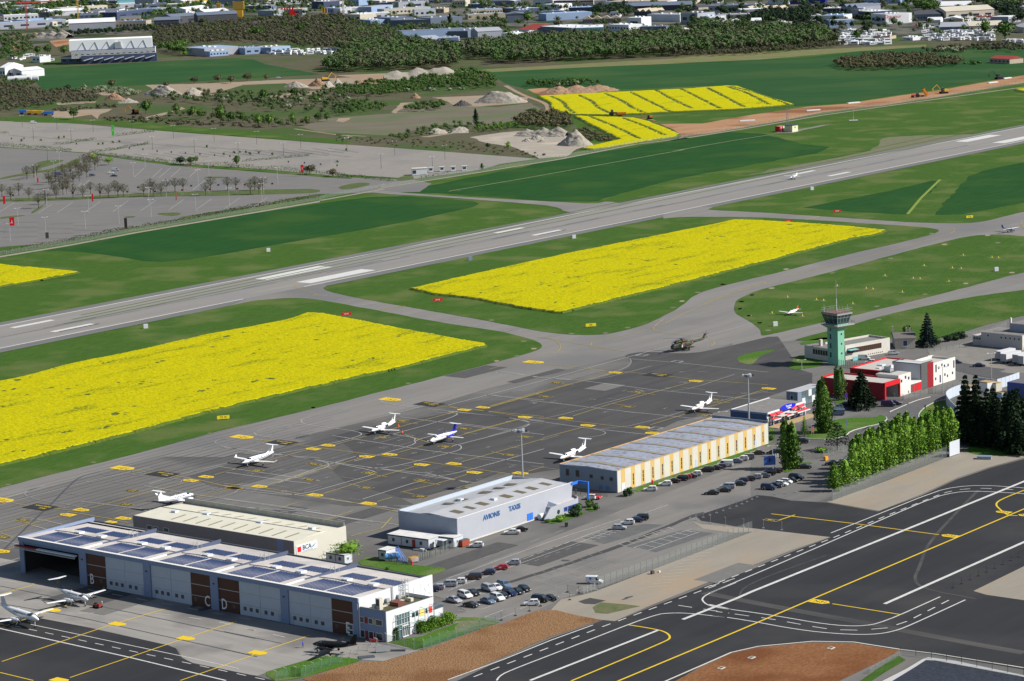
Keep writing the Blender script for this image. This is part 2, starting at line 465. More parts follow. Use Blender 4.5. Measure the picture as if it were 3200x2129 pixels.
# new taxiway, sand, soil
nta=sheet('new_taxiway',C3(-160,1680,430,1400,800,1240,1215,1095,1300,1105)+C4(0,790,300,680,680,520,940,425,930,425,340,360,-20,305,-60,270,300,150,390,115,500,125,640,155,900,170,1280,237,1600,120,1860,0,2100,-80,2357,-150,3300,-520,3300,420,2357,640,1990,820,2100,850,2357,890,3300,900,3300,1700,2357,1400,1640,1280,1450,1250,1100,1200,800,1195,400,1230,200,1275,-10,1370,-400,1600),.13,newasph)
sheet('new_asphalt_apron',C1(-400,1020,0,1080,310,1080,700,1155,1300,1290,1370,1315,1410,1385,1500,1430,1990,1530,2400,1640,2000,2100,-600,2100),.13,newasph)
sheet('sand_ground',C3(1200,1095,1300,1105,1560,990)+C4(0,770,300,655,650,520,930,425,360,360,-20,330,-60,315)+PX(2160,1630,2200,1655,2300,1668,2351,1664,1866,1848)+C3(1060,897,880,935,790,1030),.14,sand_m)
sheet('sand_ground',C4(900,166,945,155,1350,10,1900,-205,1960,-215,2150,-245,2300,-262,2357,-300,2357,-160,2100,-90,1860,-10,1600,110,1290,232),.14,sand_m)
sheet('asphalt_trench',C3(440,805,900,660,1300,520,1600,400,1900,275,1990,255,2000,268,1900,300,1600,425,1300,545,900,680,500,805),.142,mat('trench_asphalt',(.05,.05,.052),.9),ragged=(2,.4,4))
sheet('sand_ground',C4(1985,822,2357,640,3300,300,3300,1000,2357,890,2080,850),.14,sand_m)
sheet('brown_soil_ground',C2(610,1560,1000,1430,1240,1418,1560,1325,2000,1170)+C3(150,1150,400,1125,700,1025,850,1020,1010,1060,1200,1095,800,1225,430,1385,0,1570,-160,1640,-500,1800),.15,soil_m,ragged=(3,.6,7))
sheet('red_soil_ground',C4(-10,1378,200,1283,400,1238,800,1203,1100,1208,1448,1262,1380,1300,1000,1483,700,1640,-500,1640),.15,soil2_m)
sheet('grass_strip',C2(330,1500,700,1390,870,1370,900,1385,1080,1400,1000,1432,620,1545,400,1570,330,1530),.155,grass2,ragged=(2,.5,3))
sheet('grass_strip',C2(1270,1265,1400,1240,1550,1220,1780,1130,1850,1110,2000,1080)+C3(0,1075,220,1075,300,1095,400,1118,0,1250)+C2(1500,1325),.155,grass2,ragged=(2,.4,8))
sheet('dry_grass_patch',C3(60,1150,110,1095,200,1090,310,1110,380,1120,150,1190,50,1190),.157,MATS['dry_grass'],ragged=(2,.4,2))
sheet('grass_strip',C2(1790,1100,1850,1080,1950,1075,2030,1085,1960,1100,1900,1100,1800,1105),.158,grass2)
sheet('soil_patch',C3(1130,1000,1200,960,1400,975,1500,990,1440,1005,1250,1045,1150,1040),.158,mat('weedy_soil',(.15,.13,.075),1,(.05,.09,.02),.5,1),ragged=(2,.9,2))
sheet('asphalt_patch',C3(1010,950,1100,925,1230,945,1150,975,1060,970),.157,dark_m,ragged=(2,.5,2))
sheet('grass_strip',C2(1030,660,1090,610,1150,605,1300,640,1550,675,1700,685,1745,705,1600,755,1500,745,1200,690),.155,grass2,smooth=1)
sheet('grass_strip',E3(820,985,870,955,1100,880,1400,775,1700,670,1960,590,1960,605,1800,680,1500,790,1200,890,960,960,860,1000),.155,grass2,ragged=(2,.3,2))
# ---- northern car parks, quarry and dirt
P1=sheet('car_park',A1(-400,790,0,812,440,825,525,832,1000,872,1160,885,2357,975)+A2(0,965,700,1015,1350,1065,1100,1100,960,1140,520,1200,0,1165)+A1(2357,1190,1150,1105,600,1025,300,1005,0,985,-400,985),.08,lot_m)
P2=sheet('car_park',A1(-400,985,0,990,300,1008,600,1030,1150,1110,2357,1200)+A2(0,1185,520,1205,640,1230,560,1286)+B1(2357,300,2150,330,1900,385,1500,440,1290,490,850,570,400,660,0,690,-400,740),.075,lot2_m)
verge_m=mat('dull_verge',(.045,.07,.016),1,(.08,.11,.03),.15,.9)
for L_,m_ in((A1(0,815,440,828,640,822,1000,868,1160,880,1900,935,2357,970,2357,945,1700,885,1100,835,700,800,0,775),grass),(B1(0,330,500,325,900,300,1500,280,2050,265,2357,262,2357,290,2100,300,1500,315,1000,320,500,345,0,360),verge_m),(B1(240,100,260,75,330,50,480,47,450,65,330,100,290,110),verge_m),(A1(600,1033,1150,1112,1600,1135,2100,1185,2357,1200,2357,1190,1600,1120,1150,1098,600,1022),grass),(B1(220,440,300,385,340,375,250,442),verge_m),(B1(0,470,150,455,200,458,0,485),verge_m),(B1(1150,440,1300,435,1345,445,1290,462,1180,455),verge_m),(B1(1300,490,1350,460,1700,425,2000,380,2200,335,2357,300,2357,330,1900,400,1400,480),verge_m),(B1(900,470,950,462,1010,465,960,475),verge_m),(B1(0,195,180,160,420,125,560,85,600,40,560,35,430,105,150,150,0,180),verge_m),(B1(1480,175,1600,170,1700,178,1580,185),verge_m),(A2(400,1200,450,1180,520,1178,520,1205,420,1215),verge_m),(A2(0,1255,130,1225,230,1225,220,1245,60,1275),verge_m)):
 sheet('verge',L_,.13,m_,smooth=1)
sheet('quarry_floor',A2(900,920,1100,890,1230,880,1550,900,1700,975,1610,1000,1540,1050,1370,1062,1230,1010,1180,985,1000,960),.12,grit_m,ragged=(6,2,3))
for L_ in(A1(360,740,760,730,680,765,640,800,620,770,440,795,350,785),A1(690,610,800,610,800,640,700,640,650,630),A1(980,570,1400,560,1780,540,2357,520)+A2(0,505,400,490,740,465,950,470,900,480,700,500,300,530,0,580)+A1(2357,590,2100,600,1900,560,1620,570,1500,610,1300,640,1100,650),A1(1800,640,2000,620,2160,605,2160,625,1900,655,1790,665),A1(380,690,640,680,640,690,400,705),A1(930,800,1000,780,1200,735,1220,715,1240,730,1100,770,980,810),A2(370,755,440,690,520,685,480,700,400,760),A2(640,655,1000,640,1290,655,1270,690,950,715,800,712,750,680),A2(550,920,700,900,900,880,720,905,620,920),A2(0,795,100,790,60,820,0,815)):
 sheet('sandy_track',L_,.11,mat('quarry_sand',(.29,.235,.17),1,(.22,.175,.125),.08,1,col3=(.30,.17,.10),scale3=.02,amt3=.5),ragged=(8,3,6))
for L_,w_ in((A2(1135,575,1250,640,1400,690,1425,725,1410,757),4.0),(A2(740,470,900,475),4),(A2(0,905,200,915),3),(A1(1970,865,2357,918),2.5)):
 mb=MB();ribbon(mb,gp(L_,2),w_,.15);tag(mb.build('sandy_track',MATS['quarry_sand']),kind='structure')
sheet('dry_meadow',A2(-260,850,-60,790,380,760,470,690,560,680,1080,720,1300,690,1400,760,1230,800,1000,850,700,840,330,910,-100,885),.07,mat('dry_meadow',(.10,.092,.06),1,(.14,.125,.09),.06,.9,col3=(.09,.11,.05),scale3=.02,amt3=.8,streak=(R(10),4)),ragged=(12,4,8))
sheet('dirt_band',A3(2357,505,2100,553,1700,618,1150,698,900,718,550,768,200,828,-60,830)+A2(2100,800,2000,792,2150,815,2260,865,2310,905,2340,925)+A3(50,922,250,895,700,818,1000,755,1400,708,1800,648,2357,555),.13,dirt_m,ragged=(10,2.5,5))
for L_ in(A2(1420,605,1480,580,1600,625,1560,640),A2(1560,600,1590,575,1750,620,1700,632),A2(1280,600,1400,590,1560,635,1400,645,1330,630)):sheet('soil_ground',L_,.12,dirt_m,ragged=(8,2,4))
sheet('orange_ground',T1(80,325,200,315,240,330,230,360,110,372),.12,dirt_m);sheet('orange_ground',T1(370,310,470,298,550,295,540,330,420,355),.12,dirt_m)
sheet('fence_path',B1(-200,800,0,757,500,675,1000,580,1600,478,2357,350,2357,360,1600,488,1000,590,500,685,0,768,-200,810),.14,mat('pale_path',(.27,.25,.20),1,(.21,.20,.15),.2,.9))
mb=MB();ribbon(mb,gp(PX(1000,628,1200,592)+A2(280,1265,1000,1150,1500,1068,2000,970,2357,925)+A3(0,942,500,862,1000,775,1600,690,2357,585,2800,520)),3.2,.15);tag(mb.build('fence_path',MATS['pale_path']),kind='structure')
mb=MB();ribbon(mb,gp(D(1060,440)+A2(750,1284,1300,1190,1800,1100,2357,1000)+A3(0,1015,400,945,720,895)),1.2,.17);tag(mb.build('mast_path',mat('pale_track',(.24,.25,.17),1,(.12,.17,.07),.4,1)),kind='structure')
sheet('mast_pad',A3(680,888,780,880,1000,840,1070,835,900,870,800,895),.16,mat('worn_pad',(.19,.18,.16),1,(.12,.14,.09),.3,.9),ragged=(4,1,4))
sheet('access_road',L4(0,545,210,455,300,400,500,360,720,315,700,390,540,445,400,520,355,600,420,700,290,760,300,680,250,600,130,620,0,600)+L3(1400,860,1480,780,1800,690,2040,640,2100,700,1950,790,1500,960,1420,920),.165,mat('road_asphalt',(.085,.085,.09),.9,(.11,.11,.11),.3,.9),smooth=1)
for L_ in(L3(740,900,1000,920,1300,880,1400,830,1460,760,1700,700,1950,650,2050,600,2040,560,1950,500,1850,560,1400,560,1180,600,780,760,760,860),L4(390,660,350,600,360,540,430,480,560,410,690,400,760,560,780,700,600,720,430,700),L3(280,1400,520,1290,880,1290,700,1340,420,1460,330,1440),L3(110,720,200,710,230,900,120,1000,60,1030),L1(380,1290,560,1280,600,1340,420,1400),L4(1000,960,1270,900,1646,870,1646,1060,1250,1090,1000,1060,920,1010),L6(430,1210,700,1060,1340,940,1440,980,680,1255),L6(1370,860,1500,840,1720,900,1540,960)):
 sheet('lawn',L_,.17,grass2,smooth=1)
for L_ in(L3(1380,855,1450,780,1700,710,1950,660,2055,590,2030,550),L3(640,885,800,910,1100,920,1380,860),L4(0,545,210,455),L4(230,445,360,395,500,362),L4(420,700,355,620,360,560,430,490,560,420,690,395)):
 mb=MB();pp=gp(L_,1)
 for a,b in zip(pp[:-1],pp[1:]):
  d=(Vector(b)-Vector(a)).normalized()*.12;q=Vector((-d.y,d.x))
  mb.prism([tuple(Vector(a)-q),tuple(Vector(b)-q),tuple(Vector(b)+q),tuple(Vector(a)+q)],.1,.30)
 tag(mb.build('kerb',conc_w if False else mat('kerb_stone',(.5,.49,.46),.9)),kind='structure')
sheet('side_parking',L2(545,860,560,845,900,890,1230,940,1520,975,1380,1020,1640,1060,1780,1075,1360,1160,1100,1120,800,1060,550,1000),.165,mat('side_parking_asphalt',(.07,.07,.073),.9,(.09,.09,.09),.3,.9))
sheet('gravel_yard',L2(0,640,400,560,900,400,1230,300,1882,560,1882,1060,1500,1050,1390,1025,1520,985,900,885,560,840,100,800),.155,mat('gravel_yard_m',(.20,.185,.165),1,(.155,.15,.14),.3,.9,col3=(.30,.26,.21),scale3=.05,amt3=.6))
QB=crop(2750,1950,2.993)
sheet('basin_rim',QB(-60,600,30,536,250,425,400,335,450,318,700,350,1347,488,2000,640,1900,1200,-100,1200),.17,mat('rim_concrete',(.42,.42,.42),.9))
sheet('lined_basin',QB(85,560,330,410,430,345,520,350,1347,503,2000,660,1800,1100,0,1100),.20,mat('pond_liner',(.022,.024,.032),.45,(.035,.038,.048),.5,.9,bump=.3,bscale=.8))
sheet('service_track',QB(-200,640,0,520,240,350,400,330,200,445,20,536,-100,610),.18,road_m)
sheet('bank_grass',QB(-300,620,0,410,170,300,240,345,60,450,-200,620),.185,grass)
sheet('bay_patch',crop(1750,1550,1.796)(370,285,700,190,860,212,540,318),.1425,mat('bay_patch_m',(.085,.088,.09),.9,(.12,.12,.118),.3,.9))
sheet('bay_patch',crop(1750,1550,1.796)(130,240,290,185,480,160,580,165,360,240,250,272),.1425,MATS['bay_patch_m'])
# ------ airport buildings
def wallmat(name,col,rough=.6,rib=0,**k):
 """sheet-metal cladding: ribs as fine relief"""
 if name in MATS:return MATS[name]
 m=mat(name,col,rough,tuple(c*.93 for c in col),.35,.9,bump=.004,bscale=1.5,world=True,**k)
 if rib:
  t=m.node_tree
  b=t.nodes['Principled BSDF']
  g=t.nodes.new('ShaderNodeTexCoord')
  wv=t.nodes.new('ShaderNodeTexWave')
  wv.bands_direction='Z' if rib<0 else 'DIAGONAL'
  wv.inputs['Scale'].default_value=abs(rib)
  t.links.new(g.outputs['Object'],wv.inputs['Vector'])
  bp=t.nodes.new('ShaderNodeBump')
  bp.inputs['Distance'].default_value=.012
  t.links.new(wv.outputs[0],bp.inputs['Height'])
  t.links.new(bp.outputs[0],b.inputs['Normal'])
 return m
gunmetal=wallmat('blue_grey_cladding',(.20,.26,.40),.5,1.1)
white_clad=wallmat('white_cladding',(.62,.64,.67),.5,-1.6)
door_white=wallmat('door_white',(.45,.50,.58),.55)
door_brown=wallmat('door_brown',(.085,.035,.022),.55)
roof_pale=mat('pale_membrane',(.54,.51,.485),.85,(.43,.40,.38),.35,.9,col3=(.36,.34,.33),scale3=.06,amt3=.7)
roof_white=mat('white_membrane',(.62,.62,.62),.8,(.54,.54,.54),.4,.8)
cream_roof=mat('cream_roof_sheet',(.60,.58,.48),.7,(.54,.52,.43),.3,.9)
cream_wall=wallmat('cream_wall_sheet',(.52,.51,.44),.7,.8)
grey_wall=wallmat('grey_wall_sheet',(.24,.22,.22),.7,.8)
avi_wall=wallmat('pale_grey_cladding',(.37,.39,.445),.55,-1.4)
avi_roof=mat('grey_roof_sheet',(.40,.41,.43),.65,(.35,.36,.38),.4,.8)
steel_m=mat('galvanised_steel',(.42,.44,.46),.45,metal=.4)
dk_steel=mat('dark_steel',(.07,.08,.10),.5)
glass_m=mat('window_glass',(.03,.045,.055),.12,spec=.7)
glass_b=mat('blue_window_glass',(.02,.04,.13),.15,spec=.7)
frame_w=mat('window_frame_white',(.6,.62,.64),.5)
black_m=mat('dark_opening',(.015,.014,.014),.9)
solar_m=mat('solar_blue',(.018,.035,.115),.35,(.028,.05,.15),.8,.8,spec=.6)
blue_pt=mat('blue_paint',(.03,.16,.62),.5)
letter_b=mat('letter_blue',(.05,.14,.34),.5)
letter_w=mat('letter_white',(.80,.80,.80),.5)
red_pt=mat('bright_red_cladding',(.55,.012,.02),.5)
dkred=wallmat('dark_red_cladding',(.26,.012,.02),.55,.8)
sky_l=mat('skylight_brown',(.13,.105,.055),.4)
sky_g=mat('skylight_glaze',(.55,.60,.66),.3)
conc_w=mat('off_white_render',(.56,.54,.49),.85,(.49,.47,.43),.4,.8)
gravel_r=mat('gravel_roof',(.22,.21,.20),.95,(.15,.145,.14),.6,1,bump=.03)
def B(par,name,m,x0,x1,y0,y1,z0,z1):
 mb=MB();mb.box(x0,x1,y0,y1,z0,z1)
 return mb.build(name,m,par)
def frame_at(name,p,h,rz,label,cat,group=None):
 g=G1(p,h)
 r_=empty(name,(g.x,g.y,.16),R(rz))
 return tag(r_,label,cat,group)
def sunk(par,name,m,x0,x1,z0,z1,face,at,d=.06,fr=None,sill=False):
 """a window on a wall plane: frame proud, pane behind it. face 'y' = plane y=at looking -y; 'x' = plane x=at looking +x; 'X' = plane x=at looking -x"""
 fw=.12
 def bb(mb,a,b,c,d_,o0,o1):
  if face=='y':mb.box(a,b,at-o1,at-o0,c,d_)
  elif face=='x':mb.box(at+o0,at+o1,a,b,c,d_)
  else:mb.box(at-o1,at-o0,a,b,c,d_)
 mb=MB()
 bb(mb,x0,x1,z0,z0+fw,-.02,d);bb(mb,x0,x1,z1-fw,z1,-.02,d)
 bb(mb,x0,x0+fw,z0+fw,z1-fw,-.02,d);bb(mb,x1-fw,x1,z0+fw,z1-fw,-.02,d)
 if sill:bb(mb,x0-.08,x1+.08,z0-.1,z0-.002,-.02,d+.08)
 o=mb.build(name,fr or frame_w,par)
 mb=MB();bb(mb,x0+fw,x1-fw,z0+fw,z1-fw,-.02,.02)
 mb.build('pane',m,o)
 return o
def letters(par,txt,size,x,y,z,rot,m,depth=.04,bold=.012,name='lettering',sx=1.0):
 me=text_mesh(txt,size,bold,depth)
 o=obj(name,me,m,par,(x,y,z))
 o.rotation_euler=rot
 o.scale=(sx,1,1)
 return o
RY=(R(90),0,0)
RX=(R(90),0,R(90))
# ---- big hangar with solar roof
hg=frame_at('hangar',PX(60.8,1679),9.7,-39.9,'long blue grey hangar with solar panels on its roof and H8 on its end','hangar')
LH,WH=121.6,26.6
def rz_(y):return 9.35-max(0,(y-5))*.042
mb=MB();mb.box(0,LH,WH-.3,WH,0,rz_(WH)+.1);mb.build('back_wall',grey_wall,hg)
mb=MB();mb.box(-.3,0,0,WH,0,9.7);mb.build('left_wall',gunmetal,hg)
mb=MB();mb.box(LH,LH+.3,0,WH,0,9.7);mb.build('end_wall',white_clad,hg)
B(hg,'fascia',gunmetal,-.3,LH+.3,-.35,0,8.6,9.7)
B(hg,'roof_edge',mat('edge_white',(.75,.75,.75),.5),-.3,LH+.3,-.42,.25,9.7,9.78)
B(hg,'back_gutter',dk_steel,0,LH,WH-.3,WH+.15,rz_(WH)+.1,rz_(WH)+.35)
mb=MB()
mb.loft([[(x,0,9.0),(x,5,9.0),(x,WH-.3,8.2),(x,WH-.3,rz_(WH)),(x,5,9.35),(x,0,9.35)][::-1]for x in(0,LH)]);mb.build('roof',roof_pale,hg)
posts=[(0,1.7),(23.3,26.0),(47.5,50.1),(71.6+2.6,75.9-1.6),(96.0,98.6),(120.0,121.6)]
posts[3]=(71.75,74.4)
for a,b in posts:
 B(hg,'door_post',gunmetal,a,b,-.3,0,0,8.6)
 if 1<a<119:B(hg,'post_lamp',dk_steel,(a+b)/2-.2,(a+b)/2+.2,-.6,-.3,6.6,6.9)
shared={}
def cached(key,fn):
 if key not in shared:shared[key]=fn()
 return shared[key]
def strip_mesh():
 mb=MB();mb.box(0,.62,0,9.1,0,.05);return mb.mesh('solar_strip')
def strip_mesh2():
 mb=MB();mb.box(0,.62,0,4.7,0,.05);return mb.mesh('solar_strip')
sm1,sm2=strip_mesh(),strip_mesh2()
for k in range(5):
 x0=posts[k][1];x1=posts[k+1][0]
 bx=24.27*k
 if k:
  mb=MB()
  mb.loft([[(bx+dx,7,9.3),(bx+dx,WH,8.4),(bx+dx,WH,9.55),(bx+dx,7,9.5)][::(1 if dx<0 else 1)]for dx in(.15,-.15)])
  mb.build('roof_fin',mat('slate_fin',(.07,.09,.15),.6),hg)
  B(hg,'flashing',MATS['edge_white'],bx-.25,bx+.35,0,7,9.36,9.62)
  mb=MB()
  for dx in(-.8,.8):
   for yy in(17.5,19):
    mb.tube((bx+dx,yy,8.6),(bx+dx,yy,10.6),.05,n=4)
   mb.tube((bx+dx,17.5,10.5),(bx+dx,19,10.5),.05,n=4);mb.tube((bx+dx,17.5,10),(bx+dx,19,10),.05,n=4)
   mb.tube((bx+dx,17.5,9),(bx+dx*.2,18.2,10.2),.05,n=4)
  mb.build('crossing_ladder',steel_m,hg)
 for(fx,fy,me,n)in((3.2,1.8,sm1,9),(12.7,1.9,sm1,9),(4.2,15.6,sm2,9),(14.4,15.6,sm2,9)):
  for j in range(n):
   o=obj('solar_panel',me,None if me.materials else solar_m,hg,(bx+fx+j*.97,fy,rz_(fy)+.06))
   o.rotation_euler[0]=-math.atan(.042)if fy>5 else-math.atan(.022)
 for sx_ in(7.6,16.3):
  s_=B(hg,'skylight',MATS['edge_white'],bx+sx_,bx+sx_+2,12.4,14.4,8.9,rz_(12.4)+.35)
  B(s_,'glazing',sky_g,bx+sx_+.1,bx+sx_+1.9,12.5,14.3,rz_(12.4)+.352,rz_(12.4)+.40)
 if k==0:
 # open bay: dark interior
  for nm,a in(('inner_wall',(.0,.2,.0,24,0,8.9)),('inner_wall',(23.9,24.1,0,24,0,8.9)),('inner_wall',(0,24,24,24.2,0,8.9))):
   B(hg,nm,mat('hangar_inside',(.05,.05,.05),.9),*a)
  B(hg,'header',gunmetal,1.7,23.3,-.1,0,7.9,8.6)
  continue
 flip=k in(2,4)
 w_=(x1-x0)/3
 for j in range(3):
  a=x0+j*w_
  brown=(j==2)if flip else(j==0)
  dm=door_brown if brown else door_white
  dr=empty('sliding_door',(0,0,0));dr.parent=hg
  if brown:dr['label']='brown door leaf'
  for z0,z1 in((0,2.7),(2.75,5.6),(5.65,8.58)):
   B(dr,'door_panel',dm,a+.04,a+w_-.04,.02,.14,z0,z1)
  B(dr,'door_rail',steel_m,a+.04,a+w_-.04,-.04,.02,2.66,2.8)
  B(dr,'door_rail',steel_m,a+.04,a+w_-.04,-.04,.02,5.56,5.7)
  ws=[w_*.72 if not flip else w_*.2]if brown else[w_*q for q in((.25,.54,.83)if(j==1)!=flip else(.25,.55))]
  for q in ws:
   o=MB();o.box(a+q-.5,a+q+.5,-.03,.02,1.25,2.2);o.build('door_window',mat('door_glass',(.09,.09,.085),.3),dr)
  if not brown and((j==2 and not flip)or(j==0 and flip)):
   B(dr,'wicket_door',mat('wicket',(.36,.41,.50),.5),*(((a+w_-1.3,a+w_-.4))if not flip else(a+.5,a+1.4)),-.02,.02,.05,2.1)
  if brown and k==4:
   B(dr,'wicket_door',frame_w,a+w_-2.1,a+w_-.3,-.03,.02,.05,3.0)
   B(dr,'wicket_glass',glass_m,a+w_-1.9,a+w_-.5,-.04,-.03,1.6,2.7)
   B(dr,'wicket_glass',glass_m,a+w_-1.9,a+w_-.5,-.04,-.03,.3,1.3)
for ch,x in(('B',27.8),('C',70.3),('D',76.3),('E',118.0)):
 letters(hg,ch,3.9,x,-.12,1.75,RY,letter_w,sx=.72,name='bay_letter')
letters(hg,'H8',6.6,LH+.34,22.6,5.9,RX,mat('letter_pinkish',(.92,.90,.90),.4),depth=.06,bold=.02,sx=.86,name='hangar_number')
# rooftop duct hose and walkway cable
mb=MB()
for k in range(5):
 bx=24.27*k
 pr_=[(bx+1,12.2),(bx+6,13.0),(bx+12,12.4),(bx+18,11.9),(bx+23.6,11.8)]
 for a,b in zip(pr_[:-1],pr_[1:]):
  mb.tube((a[0],a[1]-.6,rz_(a[1])+.16),(b[0],b[1]-.6,rz_(b[1])+.16),.1,n=4)
mb.build('roof_cable',dk_steel,hg)
aw=MB()
aw.add([(-.6,-1.6,7.3),(22.8,-1.6,7.3),(22.8,-.36,8.0),(-.6,-.36,8.0)],[(0,1,2,3),(3,2,1,0)])
aw.mi=1
o=B(hg,'canopy_white_part',frame_w,8.0,23,-1.5,-.4,7.35,7.6)
o=B(hg,'canopy_red_part',mat('canopy_red',(.25,.02,.03),.6),-.5,7.98,-1.5,-.4,7.35,7.6)
mb=MB()
for j in range(24):mb.tube((-.5+j*1.0,-1.5,7.4),(0+j*1.0,-1.6,6.9),.07,n=4);mb.tube((0+j*1.0,-1.6,6.9),(.5+j,-1.5,7.4),.07,n=4)
mb.tube((-.6,-1.6,6.9),(23.2,-1.6,6.9),.1,n=5)
mb.build('canopy_truss',steel_m,hg)
# exhaust stack on the end wall
mb=MB();mb.box(LH+.3,LH+.5,11.4,12.0,6.5,9.9);mb.box(LH+.3,LH+1.4,9.6,13.8,6.3,6.45)
for yy in(9.6,13.8):mb.box(LH+.3,LH+1.0,yy-.5,yy+.5,6.5,7.6)
mb.build('wall_duct',steel_m,hg)
mb=MB()
for dy in(-.6,.6):
 for dx in(.7,1.6):mb.tube((LH+dx,15.6+dy,5.2),(LH+dx,15.6+dy,11.2),.06,n=4)
for z in range(13):mb.tube((LH+.7,15,5.3+z*.45),(LH+.7,16.2,5.3+z*.45),.05,n=4)
for z in range(5):mb.tube((LH+1.6,15,6.2+z*1.1),(LH+1.6,16.2,6.2+z*1.1),.05,n=4);mb.tube((LH+1.6,15,6.2+z*1.1),(LH+.7,15,6.2+z*1.1),.05,n=4);mb.tube((LH+1.6,16.2,6.2+z*1.1),(LH+.7,16.2,6.2+z*1.1),.05,n=4)
mb.build('cage_ladder',steel_m,hg)
# ---- office block on the hangar's end
an=frame_at('office_block',K6(360,775),7.45,-39.9,'two storey white office block with glass bay at the end of the solar roofed hangar','building')
LA,WA=8.7,16.8
B(an,'front_wall',gunmetal,.0,LA,0,.3,0,7.45)
B(an,'side_wall',white_clad,LA-.002,LA+.25,0.0,WA,0,7.45)
B(an,'back_wall',white_clad,.0,LA-.01,WA-.3,WA,0,7.45)
B(an,'planted_roof',mat('sedum',(.10,.085,.04),1,(.05,.06,.02),.8,1,bump=.1),.1,LA-.01,.3,WA-.3,6.2,6.6)
B(an,'roof_edge',dk_steel,0,LA+.25,-.05,.35,7.45,7.52)
B(an,'roof_edge',dk_steel,LA-.05,LA+.3,.36,WA,7.45,7.52)
B(an,'roof_path',conc_w,2.2,3.4,2,13,6.6,6.66)
B(an,'service_box',mat('rust_brown',(.16,.055,.04),.7),3.4,6.2,7.4,9.8,6.6,7.5)
u_=B(an,'cooling_unit',mat('cream_metal',(.52,.50,.42),.6),3.3,4.6,2.6,3.8,6.6,9.4)
B(u_,'fan_grille',dk_steel,3.5,4.4,2.55,2.6,7.6,9.1)
B(an,'vent_box',mat('cream_metal',(.5,.5,.5)),2.6,3.2,2.0,2.9,6.6,7.9)
B(an,'vent_box',MATS['cream_metal'],4.2,5.6,12.6,13.6,6.6,7.4)
B(an,'low_wing',white_clad,2.6,LA-.4,WA+.002,21.2,0,4.0)
B(an,'low_roof_edge',dk_steel,2.6,LA-.2,WA+.01,21.3,4.0,4.3)
for(a,b,z0,z1)in((.4,1.8,3.7,5.2),(3.1,4.6,3.7,5.2),(5.5,7.7,3.7,5.2),(.4,1.9,.05,2.0),(3.1,4.7,.05,2.0),(5.4,7.7,.05,1.9)):
 sunk(an,'window',glass_m,a,b,z0,z1,'y',0)
B(an,'red_panel',mat('panel_brick_red',(.22,.03,.03),.6),1.95,2.95,-.05,0,3.75,5.15)
B(an,'yellow_panel',mat('panel_straw',(.42,.38,.14),.6),4.7,5.35,-.05,0,3.75,5.15)
B(an,'red_panel',MATS['panel_brick_red'],2.0,3.0,-.05,0,.05,1.9)
B(an,'red_panel',MATS['panel_brick_red'],4.8,5.3,-.05,0,.05,1.8)
gb=empty('glass_bay',(0,0,0));gb.parent=an
for j in range(5):
 for z0,z1 in((.1,2.0),(2.1,3.2),(3.3,4.5),(4.6,5.8)):
  B(gb,'pane',mat('bay_glass',(.07,.12,.14),.15,spec=.7),LA+.26,LA+.32,3.35+j*.97,4.2+j*.97,z0,z1)
mb=MB()
for j in range(6):mb.box(LA+.25,LA+.42,3.2+j*.97,3.32+j*.97,0,5.95)
for z in(2.03,3.22,4.52,5.85):mb.box(LA+.25,LA+.40,3.32,8.05,z-.05,z+.05)
mb.build('mullions',frame_w,gb)
B(an,'entrance_door',frame_w,LA+.42,LA+.6,5.2,7.4,0,2.9)
for y0 in(5.35,6.1,6.8):B(an,'door_pane',glass_m,LA+.6,LA+.63,y0,y0+.5,.3,2.7)
for y0,y1,z0,z1,nm,m in((9.1,10.0,4.0,5.2,'window',glass_m),(10.4,11.3,4.0,5.3,'window',glass_m),(11.8,13.5,3.7,5.3,'yellow_panel',mat('panel_yellow',(.72,.58,.16),.6)),(14.0,14.6,3.9,5.2,'window',glass_m),(15.2,16.4,3.7,5.3,'red_panel',mat('panel_red',(.62,.05,.03),.6)),(12.8,13.8,.9,1.9,'red_panel',mat('panel_red',(.62,.05,.03),.6))):
 B(an,nm,m,LA+.26,LA+.32,y0,y1,z0,z1)
mb=MB()
for y0 in(3.0,8.6,12.2,15.6,18.8):
 for x_ in(LA+1.6,):mb.tube((x_,y0,0),(x_,y0,5.6),.06,n=4);mb.tube((x_,y0,5.6),(LA+.3,y0,5.9),.05,n=4);mb.tube((x_,y0,3),(LA+.3,y0,3),.05,n=4)
for z in(3,5.6):mb.tube((LA+1.6,3,z),(LA+1.6,18.8,z),.06,n=4)
mb.build('climbing_frame',mat('teal_steel',(.12,.24,.27),.5),an)
# ---- cream hangar with the BCA board
bc=frame_at('hangar',E4(48,1035),7.0,-39.1,'long cream roofed hangar with a BCA board on its end wall','hangar')
B(bc,'front_wall',grey_wall,0,60.3,0,.3,0,7.0)
B(bc,'end_wall',cream_wall,60.3,60.55,0,20.4,0,7.05)
B(bc,'end_wall',grey_wall,-.25,0,0,20.4,0,7.05)
B(bc,'back_wall',cream_wall,0,60.3,20.1,20.4,0,7.0)
mb=MB();mb.loft([[(x,0,6.9),(x,10.6,7.35),(x,10.6,7.0),(x,.1,6.5)]for x in(0,60.28)]);mb.build('roof_slope',cream_roof,bc)
mb=MB();mb.loft([[(x,10.62,7.35),(x,18.4,6.6),(x,20.1,6.6),(x,20.1,6.2),(x,10.62,6.9)]for x in(0,60.28)]);mb.build('roof_slope',cream_roof,bc)
B(bc,'ridge_cap',dk_steel,0,60.3,10.52,10.72,7.36,7.45)
B(bc,'parapet',mat('stained_parapet',(.42,.41,.36),.8,(.28,.28,.25),.6,.9),0,60.3,19.9,20.1,6.6,8.1)
B(bc,'wall_panel',gunmetal,54.4,56.8,-.05,0,0,6.9)
rl=mat('rooflight_ochre',(.26,.25,.16),.6)
